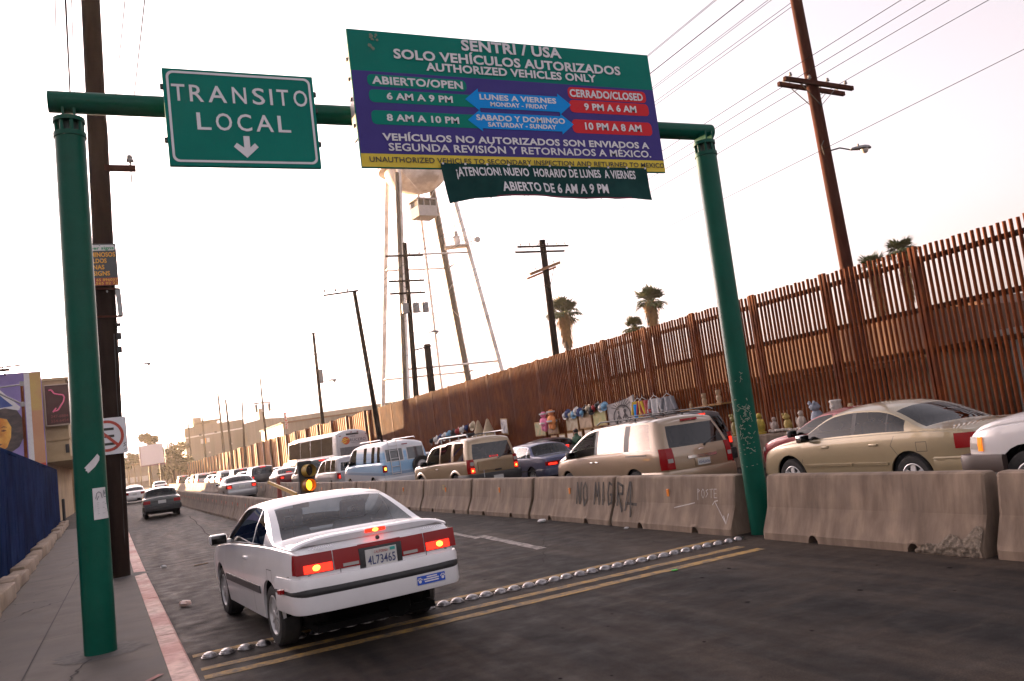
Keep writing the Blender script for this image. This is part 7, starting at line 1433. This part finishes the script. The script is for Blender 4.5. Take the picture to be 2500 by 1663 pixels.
for i, (y, z, h, c, lb_) in enumerate(((21.6, 1.80, .26, (.34, .22, .12), 'round straw-coloured figure above the beige minivan roof'), (20.9, 1.84, .36, (.38, .26, .15), 'wooden cross-shaped figure above the beige minivan roof'), (20.2, 1.86, .38, (.40, .27, .16), 'tall carved tan figure above the beige minivan roof'))):
    b = MB(); b.rbox(15.95, 16.4, y - .3, y + .3, z - .05, z, .01); b.bar((16.4, y, z - .03), (16.48, y, z - .03), .5, .03); tag(b.build('shelf', M_skirt), 'small plank shelf under the ' + lb_, 'shelf'); statue(16.15, y, z, h, c, i if i != 1 else 2, lb_, 'carvings on shelves')
for i, y in enumerate((38.6, 37.4)): b = MB(); b.lathe([(.36, 0), (.34, .03), (.06, .85), (.001, .9)], 16, caps=False); o = b.build('straw_cone', mat('straw', (.36, .28, .18), (.28, .21, .13), 14, .85), smooth=40); o.location = (GX - .4, y, 1.72); tag(o, ['pale pointed straw cone behind the tan roof rack, the left one', 'pale pointed straw cone behind the tan roof rack, the right one'][i], 'ornament', 'straw cones')
b = MB(); b.box(15.8, 16.4, 36.6, 39.4, 1.66, 1.715); b.bar((16.0, 37, 0), (16.0, 37, 1.66), .08, .08); b.bar((16.0, 39, 0), (16.0, 39, 1.66), .08, .08); tag(b.build('stall_table', M_skirt), 'plank stall table carrying the straw cones', 'table')
# the vendor standing by the fence
J = [(0, 0, .92), (0, .01, 1.10), (0, .01, 1.28), (0, 0, 1.38), (0, .02, 1.47), (0, .02, 1.56), (-.19, 0, 1.30), (-.23, .03, 1.05), (-.22, .10, .84), (.19, 0, 1.30), (.23, .03, 1.05), (.22, .10, .84), (-.10, 0, .88), (-.11, .01, .48), (-.11, -.03, .08), (-.11, .1, .04), (.10, 0, .88), (.11, .01, .48), (.11, -.03, .08), (.11, .1, .04)]
E_ = [(0, 1), (1, 2), (2, 3), (3, 4), (4, 5), (2, 6), (6, 7), (7, 8), (2, 9), (9, 10), (10, 11), (0, 12), (12, 13), (13, 14), (14, 15), (0, 16), (16, 17), (17, 18), (18, 19)]
r_ = [.15, .14, .14, .06, .09, .07, .06, .045, .03, .06, .045, .03, .09, .065, .045, .04, .09, .065, .045, .04]
vd = figure('person', 'street vendor in a dark green shirt standing by the fence goods', J, r_, E_, mat('shirt_green', (.03, .09, .05), (.025, .07, .04), 8, .85), (15.2, 27.5, 0), R(100)); b = MB(); b.lathe([(.082 * math.cos(t), .115 * math.sin(t)) for t in [R(a) for a in range(-85, 90, 17)]], 18, Matrix.Translation((0, .03, 1.53))); b.build('face', M_skin, vd, smooth=60); head_parts(vd, 1.53, .03, .092, M_hair)
b = MB()
for s_ in (-1, 1):
    p0 = Vector((s_ * .22, .11, .82)); b.rbox(p0.x - .018, p0.x + .018, p0.y - .035, p0.y + .035, .73, .83, .015)
    for k_ in range(4): q0 = Vector((p0.x, p0.y - .03 + k_ * .02, .74)); q1 = q0 + Vector((-s_ * .012, .004, -.045 - .006 * (k_ in (1, 2)))); b.tube(q0, q1, .009, .008, 8); b.tube(q1, q1 + Vector((-s_ * .018, .004, -.032)), .008, .006, 8)
    b.tube(p0 + Vector((0, .032, -.03)), p0 + Vector((-s_ * .01, .062, -.075)), .010, .008, 8)
b.build('hand', M_skin, vd, smooth=50)
# ================================================================== HAZE
hz = MB(); hz.box(-305, 405, -45, 605, -1, 62); hzo = hz.build('haze', [], None); hzo.data.materials.clear()
hm = bpy.data.materials.new('haze'); hm.use_nodes = True; n = hm.node_tree; n.nodes.clear(); o = n.nodes.new('ShaderNodeOutputMaterial'); v = n.nodes.new('ShaderNodeVolumePrincipled')
v.inputs['Color'].default_value = (1.0, .92, .84, 1); v.inputs['Density'].default_value = .00022; v.inputs['Anisotropy'].default_value = .65; n.links.new(v.outputs[0], o.inputs['Volume']); hzo.data.materials.append(hm)
hzo['kind'] = 'stuff'; hzo['label'] = 'warm haze hanging over the road'
